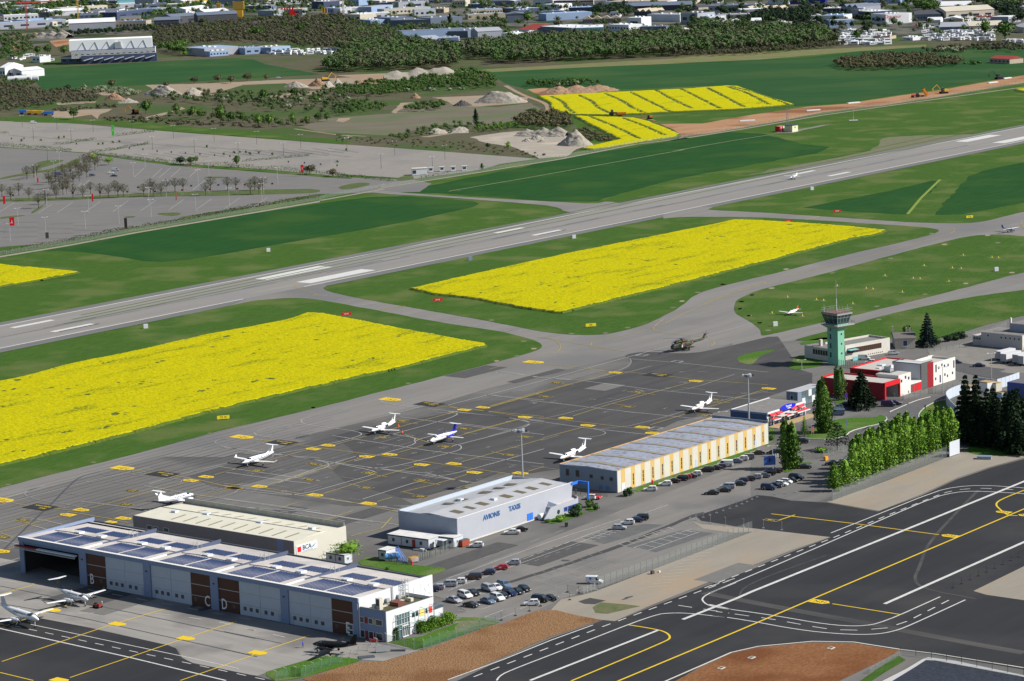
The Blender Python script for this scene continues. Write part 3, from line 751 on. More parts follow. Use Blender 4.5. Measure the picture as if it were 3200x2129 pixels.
for k in range(10):
 x=12.9+k*4.75
 mb=MB();mb.add([(x-.35,1.9,7.02),(x+.35,1.9,7.02),(x+.35,7.4,7.26),(x-.35,7.4,7.26)],[(0,1,2,3)]);mb.build('rooflight',rl,bc)
 if k<10:
  mb=MB();mb.add([(x-.3,12.2,7.24),(x+.3,12.2,7.24),(x+.3,15.6,6.91),(x-.3,15.6,6.91)],[(0,1,2,3)]);mb.build('rooflight',rl,bc)
for x,y in((18,10.6),(38.3,10.6),(55.5,12.5),(8,8.2)):
 B(bc,'roof_vent',sky_g,x-.8,x+.8,y-.7,y+.7,7.0,7.75)
for a,b,z0,z1 in((5.2,7.2,3.7,5.0),(7.8,9.6,3.7,4.9),(11.7,13.7,3.8,5.0)):
 sunk(bc,'window',glass_m,a,b,z0,z1,'y',0)
sg=B(bc,'sign_board',frame_w,60.56,60.66,.7,8.8,3.45,5.6)
B(sg,'red_square',mat('sign_red',(.75,.01,.015),.5),60.66,60.70,1.1,2.5,3.75,5.15)
letters(sg,'BCA',1.75,60.70,4.75,4.6,RX,mat('sign_teal',(.01,.07,.13),.5),bold=0,name='sign_lettering')
mb=MB();mb.prism([(0,0),(.9,.15),(2.0,.9),(.9,.45)],0,.04)
o=mb.build('sign_swoosh',letter_b,sg,(60.70,6.3,4.1));o.rotation_euler=RX
B(sg,'sign_line',letter_b,60.66,60.69,3.1,6.9,3.66,3.74)
# ---- AVIONS TAXIS hangar
av=frame_at('hangar',E2(600,1105),7.28,52.0,'pale grey hangar lettered AVIONS TAXIS with a blue door and a row of roof lights','hangar')
LV,WV=50.6,20.6
B(av,'front_wall',avi_wall,0,LV,0,.3,0,7.25)
B(av,'left_wall',wallmat('slate_cladding',(.30,.34,.42),.5,-1.4),-.25,0,0,WV,0,7.3)
B(av,'right_wall',avi_wall,LV,LV+.25,1,WV,0,7.3)
B(av,'back_parapet',wallmat('parapet_panels',(.40,.46,.53),.6,.5),0,LV,WV-.3,WV,0,7.5)
mb=MB();mb.loft([[(x,.3,7.1),(x,9.8,7.75),(x,9.8,7.4),(x,.3,6.7)]for x in(0,LV)]);mb.build('roof_slope',avi_roof,av)
mb=MB();mb.loft([[(x,9.82,7.75),(x,WV-.3,6.4),(x,WV-.3,6.0),(x,9.82,7.3)]for x in(0,LV)]);mb.build('roof_slope',avi_roof,av)
B(av,'roof_edge',MATS['edge_white'],0,LV,-.04,.3,7.25,7.31)
B(av,'plinth',conc_w,.3,LV,-.12,-.002,0,.35)
for x,w_ in((6.0,2.6),(11.6,1.9),(17.2,2.6),(28.0,2.7),(34.2,2.0),(39.6,2.4),(46,2.0)):
 mb=MB();mb.add([(x-w_/2,3.2,7.35),(x+w_/2,3.2,7.35),(x+w_/2,6.8,7.59),(x-w_/2,6.8,7.59)],[(0,1,2,3)]);mb.build('rooflight',sky_l,av)
 if x>11 and x<45:
  mb=MB();mb.add([(x+1.2-w_/2,11.6,7.66),(x+1.2+w_/2,11.6,7.66),(x+1.2+w_/2,15.2,7.42-.02),(x+1.2-w_/2,15.2,7.42-.02)],[(0,1,2,3)]);mb.build('rooflight',sky_l,av)
for x,y in((22.6,5.2),(17.5,13)):B(av,'roof_vent',sky_g,x-.7,x+.7,y-.7,y+.7,7.2,8.0)
letters(av,'AVIONS',1.95,14.7,-.08,5.15,RY,letter_b,depth=.08,bold=.03,name='wall_lettering',sx=1.06)
letters(av,'TAXIS',1.95,25.1,-.08,5.35,RY,letter_b,depth=.08,bold=.03,name='wall_lettering',sx=1.0)
dd=B(av,'blue_door',blue_pt,30.6,33.2,-.1,0,0,2.4)
B(dd,'door_split',dk_steel,31.88,31.92,-.12,-.1,0,2.3)
# sloping buttress fin at the right end
mb=MB();mb.loft([[(LV,y,0),(LV+.3,y,0),(LV+1.6,y,7.4),(LV,y,7.4)]for y in(.0,.35)]);mb.build('end_fin',avi_wall,av)
# blue portal arm
B(av,'blue_portal',blue_pt,LV+.6,LV+4.8,-.0,.35,6.4,7.2)
B(av,'blue_portal',blue_pt,LV+4.3,LV+4.8,-3.4,-.002,6.5,7.2)
B(av,'blue_portal',blue_pt,LV+4.35,LV+4.75,-3.4,-3.0,0,6.5)
# curved annex
ax=empty('curved_annex',av.location+Matrix.Rotation(R(52),3,'Z')@Vector((0,0,0)),R(52))
tag(ax,'low curved pale grey annex with a porthole window at the foot of the taxi hangar','building')
crv=[(34.1,-3.4),(38,-3.42),(44,-3.4),(49.5,-3.2),(51.6,-2.4),(53.2,-.6),(53.4,1.4),(52.3,3),(51,3.9)]
crv=[(p[0],p[1])for p in chaikin(crv,2,False)]
mb=MB()
for(a,b)in zip(crv[:-1],crv[1:]):
 def zt(x,y):return max(.4,min(3.3,(x-34.1)*.92+.5))if y<-3 else 3.3
 d_=Vector((b[0]-a[0],b[1]-a[1],0)).normalized();n_=Vector((-d_.y,d_.x,0))*.3
 za,zb=zt(*a),zt(*b)
 mb.add([(a[0],a[1],0),(b[0],b[1],0),(b[0],b[1],zb),(a[0],a[1],za),(a[0]+n_.x,a[1]+n_.y,0),(b[0]+n_.x,b[1]+n_.y,0),(b[0]+n_.x,b[1]+n_.y,zb),(a[0]+n_.x,a[1]+n_.y,za)],[(0,1,2,3),(5,4,7,6),(3,2,6,7),(4,0,3,7),(1,5,6,2)])
mb.build('curved_wall',avi_wall,ax)
pts=[(p[0],p[1]+.3)for p in crv if p[0]>39.5 or p[1]>0]
mb=MB();mb.prism([(39.5,-.05),(39.5,-3.1)]+[(p[0]-.2,p[1])for p in pts]+[(51,3.8),(51,-.05)],2.4,2.7);mb.build('annex_roof',roof_pale,ax)
mb=MB();mb.loft([[(39.2,-3.2,0),(39.5,-3.2,0),(41.1,-3.2,3.2),(40.8,-3.2,3.2)],[(37.5,-.02,0),(37.8,-.02,0),(40.9,-.02,4.0),(40.6,-.02,4.0)]]);mb.build('buttress',wallmat('slate_cladding',(.3,.34,.42)),ax)
mb=MB()
mb.tube((40.6,-3.5,1.4),(40.6,-3.38,1.4),.62,n=14);mb.build('porthole',glass_m,ax)
for a in(43.2,45.2,47.2,49):sunk(ax,'window',glass_b,a,a+1.6,.9,2.1,'y',-3.42,fr=mat('frame_blue',(.06,.12,.5),.5))
# ---- cream and orange striped hangar
ye=frame_at('hangar',E3(675,805),6.5,51.9,'long hangar with cream and orange stripes and a rust streaked blue grey roof','hangar')
LY,WY=80.3,20.8
pan_c,pan_o=wallmat('cream_panel',(.54,.53,.475),.6,.9),wallmat('orange_panel',(.56,.385,.13),.6,.9)
cuts=[0,1.8]
step=4.965
for k in range(16):cuts+=[1.8+k*step+1.9,1.8+(k+1)*step]
cuts=[c for c in cuts if c<LY-.1]+[LY]
B(ye,'core_wall',conc_w,0,LY,.12,.3,0,6.4)
for k,(a,b)in enumerate(zip(cuts[:-1],cuts[1:])):
 o_=k%2==1
 p_=B(ye,'wall_panel',pan_o if o_ else pan_c,a+.02,b-.02,0,.12,0,6.42)
 p_['label']='orange wall panel' if o_ else 'cream wall panel'
 if o_ and k>1:
  c_=(a+b)/2+.15
  for z0 in(1.0,2.13,3.26):
   B(p_,'pane',glass_m,c_-.28,c_+.28,-.02,.002,z0,z0+1.02)
B(ye,'roof_edge',mat('edge_orange',(.60,.36,.12),.6),-.1,LY+.1,-.06,.3,6.42,6.52)
B(ye,'roof_edge',MATS['edge_orange'],-.1,LY+.1,WY-.2,WY+.1,6.42,6.55)
B(ye,'left_wall',wallmat('steel_blue_cladding',(.22,.27,.33),.6,.8),-.2,0,0,WY,0,6.45)
B(ye,'right_wall',wallmat('steel_blue_cladding',(.22,.27,.33)),LY,LY+.2,0,WY,0,7.2)
B(ye,'back_wall',grey_wall,0,LY,WY-.3,WY,0,6.4)
roof_b=mat('aged_blue_roof',(.23,.26,.33),.7,(.29,.32,.39),.5,.9,col3=(.16,.11,.095),scale3=.6,amt3=.62)
roof_y=mat('mossy_rooflight',(.27,.25,.19),.8,(.20,.19,.14),.7,.9)
def rtop(y):return 6.4+.35*(1-abs(y-WY/2)/(WY/2))
segs=[]
xs_=[0]+[6.5+10.05*k for k in range(8)]
for k in range(9):
 a=xs_[k];b=xs_[k+1]if k<8 else LY
 b=min(b,LY)
 for y0,y1 in((.3,WY/2),(WY/2,WY-.3)):
  if b-1.9>a:
   mb=MB();mb.loft([[(x,y0,rtop(y0)),(x,y1,rtop(y1)),(x,y1,6.2),(x,y0,6.2)]for x in(a,b-(1.75 if k<8 else 0))]);mb.build('roof_sheet',roof_b,ye)
  if k<8:
   mb=MB();mb.loft([[(x,y0,rtop(y0)+.12),(x,y1,rtop(y1)+.12),(x,y1,6.2),(x,y0,6.2)]for x in(b-1.745,b-.01)]);mb.build('roof_rib',roof_y,ye)
for a,b,z0,z1 in((17.3,18.5,3.3,5.3),(13.6,14.9,3.3,5.3),(8.7,9.9,3.4,4.5),(4.8,5.9,3.3,4.4),(1.5,2.7,3.3,4.4)):
 sunk(ye,'window',mat('brown_glass',(.06,.05,.045),.3),a,b,z0,z1,'X',-.2,fr=mat('frame_brown',(.14,.12,.11),.6))
for a in(3.0,5.4):B(ye,'blue_hatch',mat('hatch_blue',(.12,.2,.42),.6),-.26,-.2,a,a+1.2,.5,1.7)
for x in(40.0,72.5):B(ye,'door',mat('pale_blue_door',(.42,.48,.56),.6),x,x+1.2,-.04,0,0,2.3)
B(ye,'door',frame_w,2.0,3.6,-.04,0,0,2.4)
# ---- terminal with red awnings
te=frame_at('terminal',K7(770,745),4.5,51.9,'small flat roofed terminal with red awnings and a blue oval sign','building')
B(te,'wall',wallmat('navy_wall',(.06,.10,.20),.7),0,23,0.3,14.1,0,4.1)
B(te,'front_wall',conc_w,0,23,0,.3,2.6,3.1)
B(te,'roof',gravel_r,.15,22.9,.2,13.9,4.1,4.3)
B(te,'roof_edge',gunmetal,-.1,0.15,-.1,14.2,3.9,4.5)
B(te,'roof_edge',frame_w,-.1,23.1,13.9,14.15,4.1,4.5)
B(te,'fascia',frame_w,0.2,7.2,-.15,.05,4.0,4.6)
B(te,'fascia',frame_w,16.2,23,-.15,.05,4.0,4.6)
for x0 in(1.2,5.0,13.8,17.9):
 mb=MB();mb.loft([[(x,-.1,3.9),(x,-1.0,3.4),(x,-1.0,3.3),(x,-.1,3.75)]for x in(x0,x0+3.2)]);mb.build('red_awning',mat('awning_red',(.62,.04,.06),.7),te)
for x0 in(0,7.8,14,17.6):
 mb=MB();mb.loft([[(x,-1.4,2.75),(x,-2.6,2.35),(x,-2.6,2.2),(x,-1.4,2.6)]for x in(x0+.3,x0+3.6)]);mb.build('red_awning',MATS['awning_red'],te)
 B(te,'awning_beam',frame_w,x0,x0+4,-2.75,-2.62,2.15,2.5)
for x0 in(4.4,10.5):B(te,'canopy',conc_w,x0,x0+3.6,-2.6,-.2,2.7,2.85)
for k in range(7):sunk(te,'window',glass_m,.5+k*3.2,2.6+k*3.2,.4,2.5,'y',.3)
for k in range(8):B(te,'column',frame_w,.05+k*3.2,.3+k*3.2,-.3,.0,0,2.6)
mb=MB();mb.prism([(4.7*math.cos(t),.95*math.sin(t))for t in[2*math.pi*q/28 for q in range(28)]],0,.15)
ov=mb.build('oval_sign',mat('sign_blue',(.01,.02,.55),.5),te,(12.0,-.2,4.55));ov.rotation_euler=RY
letters(te,'Terminal',.95,12.2,-.4,4.8,RY,letter_w,name='sign_lettering');letters(te,"d'Affaires",.55,12.6,-.4,4.1,RY,letter_w,name='sign_lettering')
B(te,'pavement',mat('ochre_paving',(.36,.27,.15),.9),-1,24,-4.6,-.35,0,.12)
# glass cube building
gc=frame_at('glass_fronted_building',K7(1083,385),5.0,-38,'small pale roofed block with a mirror glass front next to the terminal','building')
B(gc,'wall',wallmat('blue_grey_wall',(.17,.21,.28),.6),0,4.4,0,15,0,4.8)
B(gc,'roof',avi_roof,-.1,4.6,-.1,15.1,4.8,5.0)
sunk(gc,'window',black_m,1.6,2.7,2.2,3.8,'y',0)
for k in range(6):
 for z in(0.1,2.5):B(gc,'glass_panel',mat('mirror_glass',(.30,.42,.48),.08,metal=.7)if(k+(z>1))%3 else frame_w,4.42,4.5,2.6+k*2.05,4.55+k*2.05,z,z+2.3)
 # ---- control tower and its building
tb=G1(K8(625,1430))
ct=empty('control_tower',(tb.x,tb.y,.1),R(37.3));tag(ct,'green airport control tower with glazed cab, balcony and antenna mast','tower')
green=mat('mint_green_wall',(.20,.46,.32),.7,(.18,.42,.30),.3,.6)
B(ct,'shaft',green,0,3.2,0,5.4,0,13.6)
mb=MB();mb.loft([[(-0.1,-.1,13.2),(3.3,-.1,13.2),(3.3,5.5,13.2),(-.1,5.5,13.2)],[(-1.6,-1.6,14.3),(5.2,-1.6,14.3),(5.2,6.6,14.3),(-1.6,6.6,14.3)]]);mb.build('flare',mat('pale_green',(.30,.42,.33),.7),ct)
B(ct,'balcony',mat('balcony_slab',(.34,.38,.33),.8),-1.7,6.8,-1.7,6.8,14.3,14.6)
for z in(2.6,5.9,9.2,12.2):B(ct,'window',glass_m,-.04,0,3.4,4.1,z,z+1.8)
for z in(4.2,7.7,11.2):B(ct,'window',glass_m,1.5,2.1,-.04,0,z-.35,z+.35)
mb=MB();mb.loft([[(-.4,-.4,14.6),(4.6,-.4,14.6),(4.6,5.4,14.6),(-.4,5.4,14.6)],[(-1.5,-1.5,18.3),(5.6,-1.5,18.3),(5.6,6.5,18.3),(-1.5,6.5,18.3)]]);mb.build('cab_glass',mat('cab_glass',(.02,.05,.055),.1,spec=.8),ct)
B(ct,'cab_sill',green,-.5,4.7,-.5,5.5,14.6,15.7)
mb=MB()
def cabp(u,v,z):
 k=(z-14.6)/3.7
 return(-.4-1.1*k+u*(5+2.1*k),-.4-1.1*k+v*(5.8+2.2*k),z)
for u,v in[(q/4,0)for q in range(5)]+[(0,q/3)for q in range(1,4)]+[(1,q/4)for q in range(1,5)]:
 mb.tube(cabp(u,v,14.65),cabp(u,v,18.35),.07,n=4)
mb.tube(cabp(0,0,17.2),cabp(1,0,17.2),.06,n=4);mb.tube(cabp(0,0,17.2),cabp(0,1,17.2),.06,n=4)
mb.build('mullions',mat('mullion_grey_green',(.30,.36,.33),.6),ct)
B(ct,'roof_band',mat('band_grey',(.26,.28,.29),.6),-1.7,5.8,-1.7,6.7,18.3,18.9)
B(ct,'roof_deck',mat('roof_deck_brown',(.16,.085,.075),.9),-1.55,5.65,-1.55,6.55,18.9,19.05)
mb=MB()
def rail(mb,x0,x1,y0,y1,z,h,n=5,r=.04):
 for k in range(n+1):
  for p in((x0+(x1-x0)*k/n,y0),(x0+(x1-x0)*k/n,y1),(x0,y0+(y1-y0)*k/n),(x1,y0+(y1-y0)*k/n)):mb.tube((*p,z),(*p,z+h),r,n=4)
 for q in(h,h*.55):
  c=[(x0,y0),(x1,y0),(x1,y1),(x0,y1)]
  for a,b in zip(c,c[1:]+c[:1]):mb.tube((*a,z+q),(*b,z+q),r,n=4)
rail(mb,-1.6,5.7,-1.6,6.6,19,1.5);mb.build('roof_railing',steel_m,ct)
mb=MB();rail(mb,-1.6,6.7,-1.6,6.7,14.6,1.1,6);mb.build('balcony_railing',dk_steel,ct)
mb=MB();mb.tube((3.6,4.2,19),(3.6,4.2,23.4),.22,n=4);mb.tube((3.6,4.2,23.4),(3.6,4.2,30.0),.1,.07,n=6);mb.build('antenna_mast',steel_m,ct)
mb=MB()
for x,y,h in((-1,5.8,2.8),(5,0,2.6),(.5,.5,1.8),(5.4,6,3.2)):mb.tube((x,y,19),(x,y,19+h),.05,n=4)
ae_=mb.build('aerial',steel_m,ct);tag(ae_,kind='stuff')
bb=frame_at('tower_building',L1(1398,155),5.4,37.4,'low off-white building with a ribbon of brown windows beside the control tower','building')
X0=-22.6
B(bb,'front_wall',conc_w,X0,0,0,.3,0,5.4)
B(bb,'right_wall',conc_w,-.3,0,.3,10.3,0,5.39)
B(bb,'back_wall',conc_w,X0,0,10.3,10.6,0,5.4)
B(bb,'roof',gravel_r,X0,-.3,.3,10.3,4.4,4.7)
B(bb,'wing',conc_w,X0-5.6,X0-.001,1.2,15.5,0,4.6)
B(bb,'wing_roof',gravel_r,X0-5.4,X0-.1,1.4,15.3,4.6,4.66)
B(bb,'chimney',conc_w,X0-3.6,X0-2.6,9,10,4.66,7)
win_b=mat('window_brown',(.05,.025,.02),.4)
for k in range(17):B(bb,'window',win_b,-21.6+k*1.02,-20.85+k*1.02,-.05,0,2.3,4.0)
B(bb,'window_band',mat('band_brown',(.10,.05,.04),.6),-21.8,-4.3,-.02,0,2.2,4.1)
for k in range(8):B(bb,'cellar_window',black_m,-11.2+k*1,-10.7+k*1,-.03,0,.5,.8)
for k in range(7):B(bb,'window',win_b,X0-5.66,X0-5.6,2.2+k*1.3,3.2+k*1.3,1.9,3.7)
B(bb,'turquoise_canopy',mat('turquoise',(.16,.45,.46),.6),-21.9,-17.6,-1.8,-.06,3.5,3.7)
B(bb,'turquoise_wall',MATS['turquoise'],-21.9,-18.0,-3.2,-3.0,0,1.4)
# ---- little house
ho=frame_at('small_house',L1(1500,175),3.9,-2.8,'small beige house with a shallow grey roof and chimneys beside the tall fir','house')
B(ho,'wall',mat('beige_render',(.40,.37,.33),.85),0,7.2,0,13.5,0,3.9)
mb=MB();mb.loft([[(x,-.5,3.9),(x,-.5,4.0),(x,7,5.1),(x,14,4.0),(x,14,3.9)]for x in(7.7,-.6)]);mb.build('roof',mat('grey_roof_tiles',(.15,.135,.125),.9,(.11,.10,.095),1.2,.9),ho)
sunk(ho,'window',glass_b,2.7,4.4,1.0,3.2,'y',0,sill=True)
for x,y in((4.6,9),(5.8,8),(-.2,13)):B(ho,'chimney',MATS['beige_render'],x,x+.6,y,y+.6,4.4,6.4)
# ---- fire station, red and white
fs=frame_at('fire_station',L1(1312,980),6.1,50.4,'red and white fire station with big open bay and scattered square windows','building')
ft_w=mat('white_render',(.62,.60,.57),.8)
roof_f=mat('pale_roof_gravel',(.44,.42,.385),.9,(.39,.37,.34),.5,.8)
# garage wing left: red long wall, opening faces -y
B(fs,'garage_side_wall',dkred,-.3,0,0,24.6,0,6.0)
B(fs,'garage_back_wall',dkred,0,9.3,24.3,24.6,0,6.0)
B(fs,'garage_lintel',red_pt,-.3,9.4,-.12,.5,4.6,6.1)
B(fs,'garage_jamb',red_pt,-.32,.4,-.12,.5,0,4.6)
B(fs,'garage_jamb',red_pt,9.0,9.4,-.12,.5,0,4.6)
B(fs,'garage_roof',roof_f,0,9.2,.5,24.3,5.5,5.8)
B(fs,'garage_inner_wall',mat('inner_grey',(.20,.20,.20),.9),0,9.3,8,8.2,0,5.5)
for x in(2.8,7):B(fs,'inner_door',black_m,x,x+1.4,7.9,8,0,2.4)
B(fs,'roof_edge',red_pt,-.3,9.3,24.4,24.9,6.0,6.35)
B(fs,'roof_edge',red_pt,9.0,9.4,9,24.4,5.8,6.3)
B(fs,'skylight',sky_g,3.6,5.6,10.5,12.6,5.8,6.2)
# middle white block
B(fs,'middle_block',ft_w,9.42,23,0.0,9,0,3.4)
B(fs,'middle_upper',ft_w,9.42,17.3,.6,9.5,3.4,7.0)
B(fs,'middle_roof',roof_f,9.6,17.1,.8,9.3,7.0,7.06)
B(fs,'plant_deck',dk_steel,12.0,17.2,5.5,10.4,7.0,7.3)
u_=B(fs,'air_handling_unit',steel_m,13.2,15.4,6.2,8.6,7.3,9.0)
B(u_,'cowl',frame_w,13.6,15.0,6.0,6.6,8.4,9.5)
for x,z in((10.8,4.4),(13.4,5.3),(15.4,4.7)):sunk(fs,'window',glass_b,x,x+.9,z,z+1.0,'y',.6,fr=dk_steel)
B(fs,'grey_wall_panel',mat('charcoal_panel',(.08,.085,.085),.6),16.2,22.9,-.06,0,.1,2.9)
B(fs,'red_wall_panel',red_pt,17.2,18.6,-.1,-.062,.2,2.6)
B(fs,'red_wall_panel',red_pt,19.6,22.8,-.1,-.062,.2,2.8)
# back red garage
B(fs,'rear_garage',dkred,17.5,41,12.5,25,0,6.0)
B(fs,'rear_roof',roof_f,17.8,40.7,12.8,24.7,6.0,6.1)
for y0 in(12.4,24.7):B(fs,'roof_edge',red_pt,17.4,41.1,y0,y0+.4,6.0,6.5)
for x0 in(17.3,40.8):B(fs,'roof_edge',red_pt,x0,x0+.4,12.8,24.7,6.0,6.5)
B(fs,'skylight',sky_g,27,29.2,18,20,6.1,6.5);B(fs,'skylight',sky_g,22,23.4,16,17.4,6.1,6.4)
# tall grey / red stair block
B(fs,'stair_block',mat('stair_white',(.45,.47,.50),.8),23.02,26.9,.4,11.5,0,8.7)
B(fs,'grey_facade',mat('grey_slats',(.09,.095,.095),.6),23.02,26.9,.0,.38,0,8.75)
B(fs,'red_facade',dkred,26.92,30.9,0,.38,0,8.5)
B(fs,'stair_roof',roof_f,23.3,30.8,.6,11.2,8.3,8.45)
for a in((23.02,30.9,.38,.6),(23.02,30.9,11.2,11.5),(23.02,23.3,.6,11.2)):B(fs,'parapet',dk_steel,a[0],a[1],a[2],a[3],8.7,8.95)
# white office block right
B(fs,'office_wall',ft_w,30.92,45.4,0,.4,0,7.9)
B(fs,'office_wall',ft_w,45.1,45.4,.4,9,0,7.6)
B(fs,'office_wall',ft_w,30.92,45.4,9,9.3,0,7.8)
B(fs,'office_roof',roof_f,30.92,45.1,.4,9,6.6,6.9)
for(x,z,w_,h_)in((32.2,4.6,.8,2.6),(34.0,5.4,.8,.9),(36.1,6.1,.8,.9),(37.8,5.5,.8,.9),(40.2,5.4,.8,.9),(44,4.3,.8,2.6),(31.9,1.9,.8,.9),(34.9,.6,.8,2.6),(38,2.4,.8,.9),(39.8,1.7,.7,.9),(43.1,2.2,.8,.9)):
 sunk(fs,'window',glass_b,x,x+w_,z,z+h_,'y',0,fr=dk_steel)
 # ---- right side building, trailers, blue block, hoarding
rb_=frame_at('flat_roofed_building',L2(1840,320),5.2,-42.7,'pale flat roofed building with a row of small square windows at the right edge','building')
B(rb_,'wall',mat('pale_pink_render',(.46,.43,.42),.85),-17.5,0,0,13,0,5.2)
B(rb_,'side_wall',conc_w,.0,.2,0,30,0,5.1)
B(rb_,'roof',gravel_r,-17.2,-.1,.2,12.8,5.2,5.25)
B(rb_,'upper_block',mat('lilac_render',(.30,.31,.38),.85),-9,8,6,20,5.25,8.2)
B(rb_,'upper_roof',gravel_r,-8.8,7.8,6.2,19.8,8.2,8.3)
B(rb_,'chimney',conc_w,-9.4,-8.8,6.5,7.2,5.3,10.2)
B(rb_,'low_wing',mat('pale_pink_render',(.46,.43,.42)),-21.5,-17.6,.4,10,0,3.6)
for k in range(5):sunk(rb_,'window',glass_m,-9.3+k*1.9,-8.3+k*1.9,3.3,4.3,'y',0)
sunk(rb_,'window',glass_m,-15,-14,3.6,4.6,'y',0)
for k in range(3):B(rb_,'window',glass_m,-21+k*1.1,-20.2+k*1.1,.34,.4,2.2,2.9)
tr_l=['leftmost of the white box trailers, seen end on','second white box trailer, its sunlit side showing','third white box trailer, partly behind the fourth','rightmost white box trailer at the picture edge']
for k,(p,w_,l_,h_)in enumerate(((L2(1310,620),2.5,9,3.4),(L2(1420,670),2.5,9,3.5),(L2(1650,685),2.5,8.5,3.5),(L2(1760,710),2.5,8.5,3.6))):
 t_=frame_at('box_trailer',p,h_,-46,tr_l[k],'trailer','box trailers in the yard')
 B(t_,'box',mat('trailer_white',(.55,.56,.58),.6),0,w_,0,l_,.8,h_)
 B(t_,'chassis',dk_steel,.4,w_-.4,.5,l_-.5,.5,.78)
 for yy in(1.2,l_-2):
  for xx in(.1,w_-.35):
   mb=MB();mb.tube((xx,yy,.45),(xx+.25,yy,.45),.45,n=12);mb.build('wheel',black_m,t_)
 B(t_,'rear_doors',mat('trailer_door_grey',(.38,.38,.40),.7),.1,w_-.1,-.04,0,.9,h_-.1)  # rear doors in a darker grey than the box
bl=frame_at('blue_block',L2(1550,1215),5.2,-41.8,'dark blue walled building with a white edge at the right side','building')
B(bl,'wall',mat('ultramarine_wall',(.06,.09,.28),.7),0,30,0,14,0,5)
B(bl,'roof',mat('dark_roof',(.12,.12,.13),.9),.3,29.8,.3,13.8,5.0,5.05)
B(bl,'roof_edge',frame_w,-.2,30,14,14.3,4.8,5.4)
# curved hoarding wall
# ------ painted markings (parts of the apron, the taxiway and so on)
ZM=.16
def W(px,wd=.35,m=None,smooth=0,dash=None,par=None,name='white_line',z=ZM):
 return line(name,px,wd,z,m or worn_p,par or apr,smooth,dash)
def Y(px,wd=.3,m=None,smooth=0,par=None,name='yellow_line',z=ZM+.012):
 return line(name,px,wd,z,m or yelw_p,par or apr,smooth)
boxfont={}
def flat_text(txt,size,m,par,g,ang,z,sx=1.0,bold=.02,name='painted_lettering'):
 key=(txt,size,bold)
 if key not in boxfont:
  boxfont[key]=text_mesh(txt,size,bold)
  boxfont[key].materials.append(m)
 o=obj(name,boxfont[key],None,par,(g.x,g.y,z))
 o.rotation_euler[2]=ang
 o.scale=(sx,1,1)
 return o
def ybox(p,txt,L_=5.6,H_=3.2,tip='r',flip=True,par=None,m=None,name='location_box'):
 g=G1(p)
 ang=AZ-R(90)
 l,h=L_/2,H_/2
 pts=[(-l,-h),(l-h*.8,-h),(l,0),(l-h*.8,h),(-l,h)]if tip=='r' else[(-l,0),(-l+h*.8,-h),(l,-h),(l,h),(-l+h*.8,h)]
 mb=MB();mb.add([(x,y,0)for x,y in pts],[(0,1,2,3,4)])
 r_=(par or apr)
 o=mb.build(name,m or yel_p,r_,(g.x,g.y,ZM+.02),ang)
 if txt:flat_text(txt,H_*.72,black_p,r_,g,ang+(R(180)if flip else 0),ZM+.03,.95)
 return o
def bbox_(p,txt,L_=4.6,H_=2.6,par=None):
 """yellow bordered black stand box"""
 g=G1(p);ang=AZ-R(90);l,h=L_/2,H_/2
 r_=par or apr
 for s_,m,dz,nm in((1,yelw_p,.014,'stand_box_border'),(.9,black_p,.02,'stand_box')):
  mb=MB();mb.add([(x*s_ if s_==1 else x-math.copysign(.2,x),y*s_ if s_==1 else y-math.copysign(.2,y),0)for x,y in((-l,-h),(l,-h),(l,h),(-l,h))],[(0,1,2,3)])
  mb.build(nm,m,r_,(g.x,g.y,ZM+dz),ang)
 flat_text(txt,H_*.7,yel_p,r_,g,ang+R(180),ZM+.03,.95)
 # big taxiway boxes and the black boards
for p,t in((B5(142,513),'T21'),(B5(1232,236),'T51'),(B2(637,668),'T61'),(B4(912,1096),'T31'),(B4(20,1332),'T01')):
 ybox(p,t,8.6,4.6)
for p in(B5(428,554),B5(1513,270),B2(1545,762),B4(1202,1140),B4(298,1383)):
 g=G1(p)
 mb=MB();mb.add([(x,y,0)for x,y in((-4.8,-3),(4.8,-3),(4.8,3),(-4.8,3))],[(0,1,2,3)])
 mb.build('limit_board',black_p,apr,(g.x,g.y,ZM+.02),AZ-R(90))
 for t,dx,dy in(('MAX',-1.6,.7),('WING SPAN',.2,-1.4)):
  q=Matrix.Rotation(AZ-R(90),3,'Z')@Vector((-dx,-dy,0))
  flat_text(t,1.5,yel_p,apr,g+q,AZ+R(90),ZM+.03,.8)
for i,(p,t,tp)in enumerate([(B5(772,575),'C52','r'),(B5(652,600),'C51','l'),(B5(1045,656),'C42','l'),(B5(1228,642),'C43','r'),(B5(1450,716),'C33','l'),(B5(1700,710),'C34','r'),(B5(1838,773),'C23','l'),(B5(2190,780),'C24','r'),(B5(1764,312),'C61','l'),(B5(1913,295),'C62','r'),(B5(2212,366),'C71','l'),(B5(268,877),'C31','r'),(B5(66,888),'C30','l'),(B5(678,941),'C21','r'),(B5(1072,1003),'C11','r'),(B2(1228,744),'D22','l'),(B2(1820,807),'D32','l'),(B2(873,1081),'D31','r'),(B2(1024,1134),'D41','l'),(B2(1438,1148),'D42','r'),(B2(1503,1191),'D51','l'),(B2(2357,862),'D33','l'),(B4(1400,1186),'C40','l'),(B4(1526,1160),'C41','r'),(B4(1717,1243),'C32','l'),(B4(605,1404),'C20','r'),(K5(1237,62),'C10','l'),(K5(2290,130),'C12','r')]):
 ybox(p,t,5.4,3.0,tp)
ybox(K5(40,738),'C01',5.6,3.2,'r');ybox(K5(2058,197),'T',4.2,2.4,'r')
